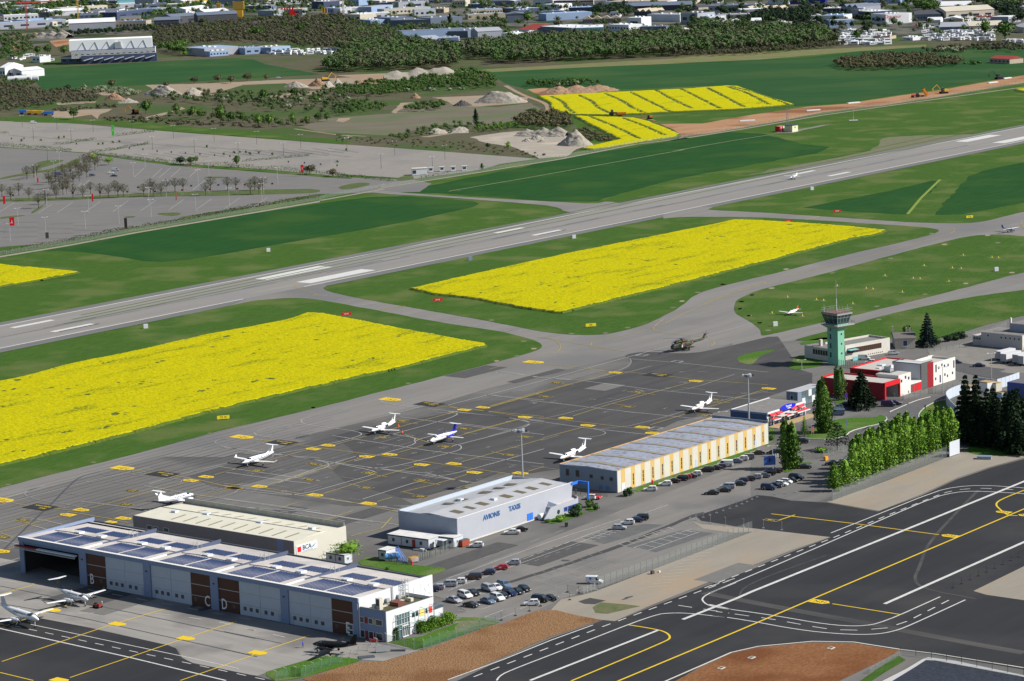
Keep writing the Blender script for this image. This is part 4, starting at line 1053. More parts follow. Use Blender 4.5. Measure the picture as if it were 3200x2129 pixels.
for p,t in((B5(662,712),'A44'),(B5(632,828),'E45'),(B5(1068,775),'E43'),(B5(1048,886),'E35'),(B5(1455,831),'E42'),(B5(1792,884),'E41'),(B5(1448,950),'E25'),(B5(2108,645),'E32'),(B5(1630,582),'E53'),(B5(1168,515),'E54'),(B5(1312,394),'E64'),(B5(1766,450),'E63'),(B5(2222,512),'E62'),(B5(240,760),'E23'),(B2(802,820),'F35'),(B2(722,922),'F25'),(B2(1328,996),'F24'),(B2(1400,887),'F34'),(B2(1970,944),'F33'),(B2(1892,1060),'F23'),(B4(975,1262),'E13'),(B4(927,1363),'E12'),(K5(425,158),'A01'),(K5(60,480),'A02')):
 bbox_(p,t)
 # yellow lines
for L_ in(B5(270,530,740,596,1450,690,2140,790),B5(0,772,170,728,620,605),B5(330,860,640,772,1000,668),B5(730,930,1000,845,1400,730),B5(1130,988,1240,955),B5(1280,628,1700,512,2180,380),B5(815,568,1250,450,1715,322),B5(1750,696,2357,525),B5(1300,920,1550,862,1790,788),B5(2240,765,2357,730),B5(0,855,300,888,900,985,1290,1065),B5(1960,288,2357,178),B5(1550,282,1760,305,2357,362),B5(410,1036,548,993),B5(720,1130,948,1057),B5(930,1245,1160,1185,1235,1105),B2(700,680,1000,710,1200,738),B2(1270,735,1470,755),B2(1620,770,1800,795,2357,835),B2(310,990,700,880,1210,750),B2(300,1003,890,835),B2(0,990,120,1018),B2(160,1010,520,1065,860,1095,1200,1135,1420,1160,1560,1190),B2(610,903,700,912),B2(0,1050,70,1030),B2(120,1195,520,1085),B2(920,1065,1200,975,1790,815),B2(1490,1130,1800,1035,2330,870),B2(700,1226,1000,1145),B2(1440,1200,1480,1190),B2(1320,885,1525,907),B2(1200,973,1300,985),B2(1880,958,2080,968),B2(1400,860,1500,890)if False else B2(830,828,925,838),B4(990,1108,1110,1132),B4(1270,1150,1460,1180,1730,1245),B4(1110,1270,1350,1210),B4(670,1390,1130,1262),B4(1450,1310,1700,1250),B4(1580,1145,1740,1100),B4(1870,880,2000,900),B4(90,1352,230,1378),B4(390,1390,560,1412),K5(0,380,560,225,1080,95),K5(150,695,345,645),K5(1240,0,2000,130,2357,210),K5(250,160,680,250),K5(0,400,230,470),B5(1330,495,1530,560),B5(1270,405,1430,416),B5(510,792,640,822),B5(640,700,795,745),B5(920,857,1000,875),B5(1010,775,1200,806),B5(1400,835,1590,865),B5(1310,915,1400,935),B5(1970,620,2080,645)):
 Y(L_,.34)
for L_,s_ in((B2(700,485,790,500,835,550,815,590,700,620,300,720),2),(B2(1590,350,1520,400,1510,430,1570,455,1900,480,1960,510,1960,540,1900,560),2),(B2(1060,520,1045,550,1090,572,1160,560),2),(B2(640,480,1300,590),0),(B2(1050,520,1500,430,1900,230,2357,75),1),(B3(0,920,300,800,900,650,1400,520,1800,410,1850,385,1830,365,1500,350),2),(B3(1550,925,1570,930,1630,938),1),(B3(2340,300,2340,340,2370,380),1)):
 Y(L_,.28,smooth=s_,par=tw)
Y(K2(880,403,860,430,880,470,1100,545,1180,570),.3,smooth=2,par=rwy)
mb=MB()
a,b=gp(K2(1885,752,2235,700));a,b=Vector(a),Vector(b)
for k in range(4):
 ribbon(mb,[a+(b-a).orthogonal().normalized()*.45*k,b+(b-a).orthogonal().normalized()*.45*k],.22,ZM+.012)
mb.build('holding_line',yelw_p,apr)
line('holding_line',B3(745,300,855,278),1.2,ZM,yelw_p,tw)
# white lines on the apron
for L_,s_ in((B5(0,590,200,610,740,690,1100,740,1850,850),0),(B5(800,502,1500,612,2357,712),0),(B5(1940,202,2357,240),0),(B5(1300,365,1800,430,2357,495),0),(B5(1500,305,1740,330,2357,395),0),(B5(0,770,500,840,640,855),0),(B5(1290,540,1000,620,700,730,380,870),0)if False else(B5(970,655,700,735,400,850),0),(B5(640,365,565,380,570,410,660,430,950,465,1020,485,1000,505,800,560,400,635),2),(B5(370,640,560,660,720,690,780,710,760,735,640,765),2),(B5(800,700,1050,750,1120,770,1100,790,900,845,600,930,430,940,0,890),2),(B5(1060,740,1200,740,1420,690,1700,620,1750,600,1745,570,1600,550),2),(B5(1540,500,1400,540,1415,560,1300,600,960,690),1),(B5(1400,540,1415,520,1300,500,1060,470),2),(B5(1550,330,1715,335,1718,350,1600,395,1100,530),1),(B5(2100,370,2250,400,2250,425,2150,460,1600,600),2),(B5(1290,1045,700,960,0,870),0),(B5(1150,240,1180,262,1430,300),1),(B5(930,285,1100,265,1190,265),1),(B5(220,480,240,500,360,515),1),(B5(240,470,330,440,600,420),1),(B5(1800,850,1500,780,1130,745),0),(B5(1480,790,1600,800,1750,770,2357,600),1),(B5(2000,40,2030,25,2357,80),0),(B5(1020,970,1400,850,1500,830),0),(B5(0,970,500,1040,900,1105,1290,1160),0),(B5(0,1020,600,1060,1100,1140),0)):
 W(L_,.42,smooth=s_)
W(B5(200,1030,620,1085,1100,1165),.3,dash=(3,2.5),name='dashed_white_line')
W(B2(0,985,600,830,1290,640,1630,548,2245,380),.45,name='white_line')
for L_,s_ in((B2(1310,640,1700,672,2357,742),0),(B2(280,908,700,960,1300,1030,1900,1092),0),(B2(355,735,600,770,1000,805,1500,870,2280,945),0),(B2(0,1030,500,1080,1000,1150,1450,1200),0),(B2(1040,800,1200,775,1500,695),1),(B2(1640,880,1800,860,2110,758),1),(B2(560,1090,700,1090,1100,985,1430,895,1440,880,1380,865),2),(B2(560,1095,605,1110,590,1130,300,1215),2),(B2(1130,1160,1400,1130,2000,950,2357,880),1),(B2(1070,1160,1165,1180,1150,1205,1000,1226),2),(B2(0,1110,600,1180),0),(B2(1290,625,1355,650,1340,690,1250,735,1040,795),2),(B4(60,1245,0,1260),0),(B4(330,1225,190,1265,180,1300,300,1335,560,1372,620,1395,560,1412),2),(B4(0,1365,700,1180,1100,1092),0),(B4(600,1340,1200,1415),0),(B4(1060,1225,1500,1300,2357,1414),0),(B4(1100,1210,1300,1150,1700,1050),0),(B4(960,1120,1340,1180,1335,1200,1280,1215),2),(B4(1580,910,1600,885,1700,875),1),(B4(1585,915,1700,950,2000,990,2020,1010,1950,1035),2),(B4(1750,1255,1730,1280,1600,1320,1300,1360),2),(B4(2000,995,2357,1020),0),(B4(1590,1080,2357,1190),0),(B4(0,1330,320,1225),0),(K5(0,232,470,112,850,170,1150,240),0),(K5(0,535,340,605),0),(K5(0,962,385,852),0),(K5(570,250,840,325),0)):
 W(L_,.4,faint_p if s_ else worn_p,smooth=s_)
 # short ghost markings: old stand numbers and ticks
rnd=random.Random(5)
gl=[B5(x,y)for x,y in((1010,555),(1300,535),(1380,500),(1600,455),(2100,400),(2280,255),(1180,590),(820,665),(1150,715),(980,755),(420,755),(760,810),(200,780),(1330,812),(1520,770),(1880,825),(1960,712),(2120,730),(2180,540),(1950,585),(1740,670),(1400,630),(800,970),(1180,1025),(450,912),(120,860),(1640,475))]+[B2(x,y)for x,y in((640,970),(1070,942),(1160,1035),(1740,1100),(1600,1008),(2190,895),(1120,745),(1720,740),(1730,815),(540,880),(1300,878),(1620,860))]+[B4(x,y)for x,y in((1480,955),(1700,900),(2030,835),(2110,800),(1820,1215),(1600,1250),(2090,1265),(660,1195),(330,1280),(1100,1110),(480,1385),(800,1140))]
for k,p in enumerate(gl):
 g=G1(p)
 flat_text(str(rnd.choice([2,3,5,7,8,9,'H','E1'])),3.2,faint_p,apr,g,AZ+R(90 if k%2 else 0),ZM+.006,1.0,0,name='faded_number')
 q=g+AX*rnd.uniform(2,4)-AN*rnd.uniform(2,6)
 mb=MB();d=(-AN if k%3 else AX)*rnd.uniform(4,10);ribbon(mb,[q,q+d],.3,ZM+.004);mb.build('faded_line',faint_p,apr)
for p in(B2(1430,616),B2(1685,664),B2(1530,1155),PX(2000,1500)):
 g=G1(p)
 mb=MB()
 for a in((-2,-1.6,-2,2),(1.6,2,-2,2),(-1.6,1.6,-2,-1.4),(-1.6,1.6,1.4,2)):mb.quad((a[0],a[2],0),(a[1],a[2],0),(a[1],a[3],0),(a[0],a[3],0))
 mb.build('hollow_square',worn_p,apr,(g.x,g.y,ZM),AZ)
for p in(K2(1175,565),K2(1492,624),K2(1803,682),K2(2115,740),B2(35,357),B2(250,398),B2(475,438)):
 g=G1(p);mb=MB()
 for a in((-3.2,-2.8,-1.8,1.8),(2.8,3.2,-1.8,1.8),(-2.8,2.8,-1.8,-1.4),(-2.8,2.8,1.4,1.8)):mb.quad((a[0],a[2],0),(a[1],a[2],0),(a[1],a[3],0),(a[0],a[3],0))
 mb.build('hollow_rectangle',worn_p,tw,(g.x,g.y,ZM),AZ-R(90))
 # tarred seam across the apron
line('tar_seam',B4(740,1120,620,1150,560,1180,480,1255,370,1370)+K5(800,0,570,215,300,480,80,695,20,760),.55,ZM+.009,rubber if False else mat('tar',(.055,.06,.075),.7),apr)
for k in range(46):
 o_=rnd.uniform(-1,1)
 p0=G1(B4(*[(100+k*41),1330-k*13]))
 mb=MB();ribbon(mb,[p0-AX*60-AN*(k%9)*7,p0+AX*rnd.uniform(20,90)-AN*(k%9)*7],.12,ZM-.003+k*1e-4);mb.build('paving_seam',mat('seam',(.085,.083,.083),.9),apr)
 # hangar forecourt
ca=COL.objects['concrete_apron'];n2=COL.objects['new_asphalt_apron'];n1=COL.objects['new_taxiway'];pk=COL.objects['parking_asphalt']
for L_ in(C1(0,830,1200,1075,1990,1240),C1(0,965,620,1075,1990,1378),C2(0,1185,450,1278),C2(0,1325,260,1382)):
 line('expansion_joint',L_,.3,ZM,mat('tar',(.055,.06,.075)),ca)
for L_ in(C1(0,898,270,820),C1(0,1155,180,1095,600,955),C1(15,1420,860,1135,1310,1003),C1(545,1545,1400,1253,1850,1105),C1(1405,1568,1990,1365)+C2(210,1370,665,1217),C1(0,1505,260,1568)):
 line('lead_in_line',L_,.34,ZM+.01,yel_p,n2)
for p in(C1(415,1020),C1(922,1128),C1(1456,1240),C2(270,1353),C1(470,1566)):ybox(p,None,5.0,2.8,'r',par=n2)
line('white_line',C1(-300,1095,0,1162,1000,1385,1760,1568),.5,ZM,white_p,n2)
line('white_line',C1(240,1130,1500,1395,1860,1475),.3,ZM,white_p,n2)
line('dashed_white_line',C1(100,1140,1990,1545,2200,1590),.3,ZM,white_p,n2,dash=(3,3))
line('dashed_white_line',C1(30,790,640,850,1500,1010,1990,1100),.25,ZM,white_p,ca,dash=(4,5));line('dashed_white_line',C1(300,1050,800,1040,1300,1050,1700,1110,1990,1180)+C2(130,1155,500,1235),.25,ZM,white_p,ca,dash=(4,6))
# new taxiway
line('centreline',C3(1320,1575,2243,1188)+C4(850,860,2357,218,2900,-15),.55,ZM+.01,yel_p,n1)
line('yellow_line',C3(960,1572,1680,1270,1740,1235,1700,1190,1600,1165,1410,1135),.5,ZM+.01,yel_p,n1,smooth=2)
line('yellow_line',C4(945,917,1450,997),.45,ZM+.01,yel_p,n1);line('yellow_line',C4(495,254,1100,325,1730,408),.45,ZM+.01,yel_p,n1);line('yellow_line',C4(520,312,670,262),.45,ZM+.016,yel_p,n1)
line('yellow_line',C4(2500,30,2357,80,2180,150,2145,185,2180,222,2240,268,2310,267),.5,ZM+.012,yel_p,n1,smooth=2)
ybox(C4(857,903),'N31',5.4,3.0,'r',False,n1);ybox(C4(1812,417),'N32',5.2,2.8,'l',False,n1);ybox(C4(2203,241),'N33',4.6,2.6,'l',False,n1);ybox(C4(2370,265),'N34',4.6,2.6,'l',False,n1)
bbox_(C4(498,300),'138',4.4,2.4,n1)
line('edge_line',C3(640,1568,1640,1175),.8,ZM+.002,white_p,n1)
for L_ in(C3(1830,1092,2243,930)+C4(350,828,1610,320,2357,15,2700,-140),C4(1330,918,2357,462,2800,270)):
 line('edge_line',L_,1.0,ZM+.002,white_p,n1)
line('white_line',C3(0,1562,430,1405,800,1255,1130,1135),.4,ZM+.001,white_p,n1)
line('white_line',C3(380,1568,400,1535,470,1495,900,1330,1600,1055,1750,1040,1900,1045,2243,1085)+C4(0,995,300,1035,700,1110,1000,1140,1250,1145,1400,1120,1520,1075,1925,888),.42,ZM+.003,white_p,n1,smooth=2)
line('white_line',C3(2243,805,2035,888,1985,920,1980,945,2020,980,2100,1000,2243,1020)+C4(0,912,100,945,500,1000,900,1070,1150,1085,1320,1055,1740,865),.42,ZM+.003,white_p,n1,smooth=2)
line('white_line',C4(40,838,700,560,1300,300,1700,130,1850,95,2000,85,2357,105,2900,150),.42,ZM+.003,white_p,n1,smooth=1)
line('white_line',C4(935,395,1200,290,1700,90,1850,55,2050,42,2357,62,2900,110),.38,ZM+.003,white_p,n1,smooth=1)
line('dashed_white_line',C3(200,1540,1200,1150,2243,770)+C4(0,802,940,435,1400,245,1780,95,1900,72,2050,65,2357,80),.38,ZM+.004,white_p,n1,dash=(3.2,3.0))
line('dashed_white_line',C3(1795,982,2243,1050)+C4(60,970,500,1030,800,1085,950,1108,1150,1112,1350,1095,1500,1045,1820,882),.36,ZM+.004,white_p,n1,dash=(4,3.4))
for L_,wd in((C4(0,835,400,915,800,990,1200,1060,1700,1160,2357,1280),3.2),(C4(2020,80,1900,200,1640,480,1590,640,1540,740,1620,810,2000,880),.9),(C4(260,870,280,800,500,700,900,560),.5)):
 line('dust_track',L_,wd,ZM-.004,mat('dust_on_asphalt',(.075,.072,.068),.9,(.035,.035,.037),.25,.9,streak=(R(-38),8)),n1,smooth=2)
line('kerb',C4(-400,1540,0,1365,200,1277,400,1232,800,1195,1100,1200,1450,1255,1700,1285,2357,1390),.5,ZM+.05,conc_w,n1)
# car park lines
def pl(L_,m=None,wd=.14,dash=None):return line('parking_line',L_,wd,ZM,m or white_p,pk,dash=dash)
for L_ in(C3(0,868,300,755,560,655,1000,500,1300,390),C3(0,770,150,720,400,625,750,500,1000,415,1340,310),C3(590,620,1190,395,1270,375),C3(50,970,100,992,310,940),C3(30,975,160,1000,265,1012,340,985),C3(430,925,655,885),C3(160,930,400,850,480,840),C3(290,1070,430,1018),C3(290,1070,400,1085,520,1040),C3(560,1010,840,900),C3(1170,860,1040,835,1000,870),C3(880,885,960,900)):
 pl(L_)
for k in range(9):
 pl(C3(560+k*82,628-k*30,610+k*82,612-k*30),worn_p);pl(C3(590+k*82,668-k*30,628+k*82,654-k*30),worn_p)
for k in range(13):
 pl(C3(1040+k*40,462-k*15,1150+k*40,478-k*15)if k<6 else C3(1200+k*40,380-k*14,1235+k*40,365-k*14),white_p)
for k in range(8):
 x,y=720+k*70,798-k*26
 pl(C3(x,y,x+100,y+30),worn_p);pl(C3(x-60,y-60,x+20,y-30),faint_p)
for k in range(7):
 x,y=1445+k*66,530-k*23
 pl(C3(x,y,x+110,y+24),white_p)
 pl(C3(1340+k*62,505-k*22,1390+k*62,522-k*22),white_p)
pl(C3(1450,530,1900,385));pl(C3(1560,555,1960,408));pl(C3(1330,505,1730,370));pl(C3(700,800,1280,600),worn_p);pl(C3(830,830,1400,640),worn_p)
for k in range(4):pl(C3(100+k*55,803-k*20,200+k*55,800-k*20));pl(C3(20+k*60,850-k*22,90+k*60,830-k*22))
for x,y,l in((400,570,70),(280,612,60),(640,490,70),(830,420,70),(1180,385,60),(1060,440,60),(1300,263,60),(1620,220,60),(640,178,50),(1500,290,80)):
 pl(C3(x,y,x+l,y-l*.38),worn_p,.2)
for L_ in(C3(70,1022,160,1033),C3(1820,395,1900,410)):pl(L_,worn_p,.3)
sn=COL.objects['sand_ground']
for k in range(14):
 x,y=1560+k*34,840-k*26
 line('faded_parking_line',C3(x,y,x+150,y-12),.16,ZM,mat('sandy_paint',(.45,.42,.36),.9),sn)
rnd=random.Random(21)
pm_=[mat('asphalt_patch_dark',(.060,.059,.06),.9,(.08,.078,.078),.4,.9),mat('asphalt_patch_pale',(.155,.15,.142),.9,(.13,.127,.12),.4,.9),mat('oil_stain',(.05,.048,.048),.7,(.085,.083,.08),1.5,1)]
for k in range(34):
 p=G1(rnd.choice([B5,B5,B2,B4,C3])(rnd.uniform(150,2200),rnd.uniform(700,1100)))if k<20 else G1(rnd.choice([B5(rnd.uniform(300,2000),rnd.uniform(480,900)),C3(rnd.uniform(100,1500),rnd.uniform(250,700)),C1(rnd.uniform(100,1600),rnd.uniform(850,1050))]))
 s_=p.dot(AX);n_=p.dot(AN);a,b=rnd.uniform(3,16),rnd.uniform(1.5,5)
 if k%3==2:o=obj('oil_stain',poly_mesh('oil_stain',rag([tuple((p+AX*math.cos(t)*a*.22+AN*math.sin(t)*b*.3)[:2])for t in[q*.9 for q in range(7)]],.5,.5,k),ZM-.002-k*1e-4),pm_[2],apr)
 else:mb=MB();srect(mb,s_-a,s_+a,n_-b,n_+b,ZM-.008-k*1e-4);mb.build('mended_patch',pm_[k%2],apr)
for k in range(9):
 line('mower_lane',[(200+k*9,1013-k*4.5),(3300,372-k*4.5)],1.1,.171+k*2e-4,mat('mower_lane',(.05,.105,.02),1,(.075,.13,.03),.3,.9),rwy)if k%3==0 else None
line('mower_lane',B3(1740,5,1600,140,1500,260),1.6,.2,mat('mown_yellow',(.16,.22,.03),1),rwy)
# ------ rapeseed
def rape_mat(name,yellow,seed=0.0,wear=.5):
 m=bpy.data.materials.new(name);m.use_nodes=True
 t=m.node_tree;b=t.nodes['Principled BSDF'];b.inputs['Roughness'].default_value=1;b.inputs['Specular IOR Level'].default_value=.05
 g=t.nodes.new('ShaderNodeNewGeometry')
 mp=t.nodes.new('ShaderNodeMapping');mp.vector_type='TEXTURE';mp.inputs['Rotation'].default_value=(0,0,AZ);mp.inputs['Scale'].default_value=(3.5,1,1)
 t.links.new(g.outputs['Position'],mp.inputs['Vector'])
 def rng(vec,sc,lo,hi,det=6):
  n=t.nodes.new('ShaderNodeTexNoise');n.inputs['Scale'].default_value=sc;n.inputs['Detail'].default_value=det;n.inputs['Roughness'].default_value=.72
  t.links.new(vec,n.inputs['Vector'])
  r_=t.nodes.new('ShaderNodeMapRange');r_.inputs[1].default_value=lo;r_.inputs[2].default_value=hi
  t.links.new(n.outputs[0],r_.inputs[0]);return r_.outputs[0]
 def mix(a,b_,f):
  x=t.nodes.new('ShaderNodeMix');x.data_type='RGBA'
  for s_,v in((6,a),(7,b_)):
   if isinstance(v,tuple):x.inputs[s_].default_value=(*v,1)
   else:t.links.new(v,x.inputs[s_])
  t.links.new(f,x.inputs[0]);return x.outputs[2]
 c=mix(tuple(q*.72 for q in yellow),yellow,rng(g.outputs['Position'],.8,.38,.62))
 c=mix(c,(.13,.17,.012),rng(g.outputs['Position'],1.1,.50+.07*(1-wear),.66,8))
 mm=t.nodes.new('ShaderNodeMath');mm.operation='MULTIPLY'
 t.links.new(rng(mp.outputs[0],.10,.47+.12*(1-wear),.66,4),mm.inputs[0]);t.links.new(rng(g.outputs['Position'],.9,.44,.58,6),mm.inputs[1])
 c=mix(c,(.055,.11,.012),mm.outputs[0])
 t.links.new(c,b.inputs['Base Color'])
 n=t.nodes.new('ShaderNodeTexNoise');n.inputs['Scale'].default_value=2.2;n.inputs['Detail'].default_value=4
 t.links.new(g.outputs['Position'],n.inputs['Vector'])
 bp=t.nodes.new('ShaderNodeBump');bp.inputs['Distance'].default_value=.22
 t.links.new(n.outputs[0],bp.inputs['Height']);t.links.new(bp.outputs[0],b.inputs['Normal'])
 return m
rape_near,rape_far=rape_mat('rapeseed_blossom',(.50,.455,.003)),rape_mat('rapeseed_blossom_far',(.50,.465,.004),wear=.0)
leafy=mat('rapeseed_leaves',(.035,.075,.01),1,(.10,.13,.012),1.5,1)
def inside(pts,P_):
 x,y=P_[:,0],P_[:,1]
 r_=np.zeros(len(P_),bool)
 n=len(pts)
 for i in range(n):
  x0,y0=pts[i];x1,y1=pts[(i+1)%n]
  c=((y0>y)!=(y1>y))&(x<(x1-x0)*(y-y0)/(y1-y0+1e-12)+x0)
  r_^=c
 return r_
def edge_dist(pts,P_):
 d=np.full(len(P_),1e9)
 n=len(pts)
 for i in range(n):
  a=np.array(pts[i]);b=np.array(pts[(i+1)%n]);ab=b-a
  t=np.clip(((P_-a)@ab)/(ab@ab+1e-9),0,1)
  d=np.minimum(d,np.hypot(*(P_-a-t[:,None]*ab).T))
 return d
def vnoise(P_,sc,seed):
 rs_=np.random.RandomState(seed);T=rs_.rand(256,256)
 q=P_/sc;i=np.floor(q).astype(int);f=q-i;f=f*f*(3-2*f)
 g=lambda a,b:T[(i[:,0]+a)%256,(i[:,1]+b)%256]
 return(g(0,0)*(1-f[:,0])+g(1,0)*f[:,0])*(1-f[:,1])+(g(0,1)*(1-f[:,0])+g(1,1)*f[:,0])*f[:,1]
def field(px,step,label,m,lanes=None,hgt=1.0,seed=1,rough_=.2,gap=.2):
 pts=[tuple(G1(p)[:2])for p in px]
 pr_=rag(pts,2.5,.9,seed)
 A=np.array(pr_)
 o0=np.array([AX.x,AX.y]);n0=np.array([AN.x,AN.y])
 s_,n_=A@o0,A@n0
 ss,nn_=np.arange(s_.min(),s_.max(),step),np.arange(n_.min(),n_.max(),step)
 SS,NN=np.meshgrid(ss,nn_,indexing='ij')
 P_=SS.reshape(-1,1)*o0+NN.reshape(-1,1)*n0
 rs_=np.random.RandomState(seed)
 P_=P_+rs_.uniform(-.3,.3,P_.shape)*step
 ins=inside(pr_,P_)
 d=edge_dist(pts,P_)
 low=vnoise(P_*1.0,9,seed)*.5+vnoise(P_,3,seed+1)*.3
 h=hgt*(.78+.22*np.minimum(1,d/1.5))+(rs_.rand(len(P_))-.5)*rough_+(low-.5)*.3
 holes=(vnoise(np.stack([P_@o0/4,P_@n0],1),2.6,seed+5)*vnoise(P_,1.7,seed+9))>(1-gap)
 h=np.where(holes,.35,h)
 lane_i=np.zeros(len(P_),bool)
 for L_ in(lanes or[]):
  q=chaikin([tuple(G1(p)[:2])for p in L_],2,False)
  dd=np.full(len(P_),1e9)
  for a,b in zip(q[:-1],q[1:]):
   a,b=np.array(a),np.array(b);ab=b-a
   t=np.clip(((P_-a)@ab)/(ab@ab+1e-9),0,1)
   dd=np.minimum(dd,np.hypot(*(P_-a-t[:,None]*ab).T))
  lane_i|=dd<.85
 h=np.where(lane_i,.25,h)
 h=np.where(ins,h,0.02)
 ni,nj=SS.shape
 idx=np.arange(ni*nj).reshape(ni,nj)
 q=np.stack([idx[:-1,:-1],idx[1:,:-1],idx[1:,1:],idx[:-1,1:]],-1).reshape(-1,4)
 keep=ins[q].any(1)
 q=q[keep]
 used,inv=np.unique(q,return_inverse=True)
 V=np.c_[P_[used],h[used]+.15]
 F_=inv.reshape(-1,4)
 me=bpy.data.meshes.new('rapeseed_field')
 me.vertices.add(len(V));me.vertices.foreach_set('co',V.astype('f').ravel())
 me.loops.add(F_.size);me.loops.foreach_set('vertex_index',F_.astype('i').ravel())
 me.polygons.add(len(F_));me.polygons.foreach_set('loop_start',np.arange(0,F_.size,4,dtype='i'))
 green_=(~ins[used][F_]).any(1)|(h[used][F_]<.5).sum(1).astype(bool)&(rs_.rand(len(F_))<.8)
 me.materials.append(m);me.materials.append(leafy)
 me.polygons.foreach_set('material_index',green_.astype('i'))
 me.update()
 o=obj('rapeseed_field',me)
 return tag(o,label,'field','rapeseed fields in bloom','stuff')
field(PX(-420,1270)+B4(0,465,200,425,400,365,650,310,900,262,1200,195,1500,125,2100,15)+PX(960,983,1010,985)+D(780,732,880,752,1000,775,1118,795,1118,800,1000,830,900,855,640,913)+B4(1500,700,1000,836,600,940,0,1085)+PX(-420,1560),.75,'largest rapeseed field, bright yellow, at the left between runway and apron',rape_near,gap=.24)
field(D(943,668,1100,632,1300,588,1640,520,1690,509,1750,511,1900,520,2000,529,2040,533,2030,540,1950,555,1800,595,1500,672,1290,724,1200,712,1100,692,1000,680),.85,'rapeseed field shaped like a long parallelogram, in the middle between runway and taxiway',rape_near,seed=2,gap=.22)
field(B1(-700,740,0,827,300,855,590,883,300,940,0,992,-700,1100),.9,'small wedge of rapeseed at the left edge beyond the runway',rape_near,seed=3)
lan=[A2(1440,655,1520,690,1545,735,1600,768),A2(1620,645,1720,690,1740,725,1840,770),A2(1800,635,1930,690,1980,730,2060,765),A2(1970,625,2100,690,2230,755),A2(2140,612,2260,680,2380,735),A3(60,605,180,665,320,735),A3(235,598,340,650,480,725),A3(370,590,500,630,650,710),A3(400,588,600,640,780,710)]
field(A2(1350,650,1700,632,2357,600)+A3(370,581,440,583,600,640,815,703,790,710,500,735,0,755)+A2(2100,765,1850,775,1600,775,1480,762,1440,730,1430,690),1.3,'far rapeseed field crossed by tractor lanes, beyond the orange earthworks',rape_far,lan,seed=4,gap=.02)
field(A2(1590,782,1850,790,2000,796,2100,822,2200,862,2305,905,2270,925,2000,968,1720,1010,1640,1000,1900,940,1850,915,1700,840),1.2,'small curved rapeseed field beside the gravel heaps',rape_far,[A2(1700,790,1850,850,2030,938),A2(1920,800,2080,860,2200,915)],seed=5,gap=.02)
field(A3(2290,605,2357,598,2600,585,2600,625,2357,622),1.5,'sliver of rapeseed at the right edge beyond the runway',rape_far,seed=6)
# ------ aircraft
pw=mat('aircraft_white',(.78,.79,.80),.25,spec=.5)
pblk=mat('aircraft_black',(.018,.018,.022),.35)
pblue=mat('aircraft_blue',(.015,.02,.42),.3)
pgb=mat('aircraft_grey_blue',(.22,.28,.42),.4)
pred=mat('aircraft_red',(.6,.04,.02),.4)
tyre=mat('tyre_rubber',(.015,.015,.015),.9)
def ring(x,zc,w_,h_,n=14):
 return[(x,w_*math.cos(2*math.pi*k/n),zc+h_*math.sin(2*math.pi*k/n))for k in range(n)]
def wing_mesh(name,x0,y0,z0,c0,x1,y1,z1,c1,t=.12):
 """one panel: root (x0,y0,z0) chord c0 to tip"""
 mb=MB()
 def sec(x,y,z,c,vert=False):
  pr_=[(0,0),(.12,.5),(.4,.55),(1,.05),(1,-.05),(.4,-.35),(.12,-.3)]
  return[((x-c*u,y+v*c*t,z)if vert else(x-c*u,y,z+v*c*t))for u,v in pr_]
 v_=abs(z1-z0)>abs(y1-y0)
 a,b=sec(x0,y0,z0,c0,v_),sec(x1,y1,z1,c1,v_)
 mb.loft([a,b])
 return mb
def prop(par,x,y,z,r_,n=4,ang=.3,m=None):
 h=empty('propeller',(x,y,z));h.parent=par
 mb=MB();mb.tube((-.25,0,0),(.1,0,0),.2,.16,8);mb.tube((.1,0,0),(.35,0,0),.16,.03,8);mb.build('spinner',m or steel_m,h)
 for k in range(n):
  a=ang+2*math.pi*k/n
  mb=MB();c,s_=math.cos(a),math.sin(a)
  mb.loft([[(q[0],c*d-s_*q[1],s_*d+c*q[1])for q in((-.04,-w_),(.04,-w_*.2),(.04,w_),(-.04,w_*.3))]for d,w_ in((.1,.07),(r_*.5,.12),(r_,.06))])
  mb.build('blade',dk_steel,h)
def wheel(par,x,y,r_=.3,z1=1.0,w_=.2):
 g=empty('landing_gear',(x,y,0));g.parent=par
 mb=MB();mb.tube((0,-w_/2,r_),(0,w_/2,r_),r_,n=12);mb.build('wheel',tyre,g)
 mb=MB();mb.tube((0,0,r_),(0,0,z1),.07,n=6);mb.build('strut',pw,g)
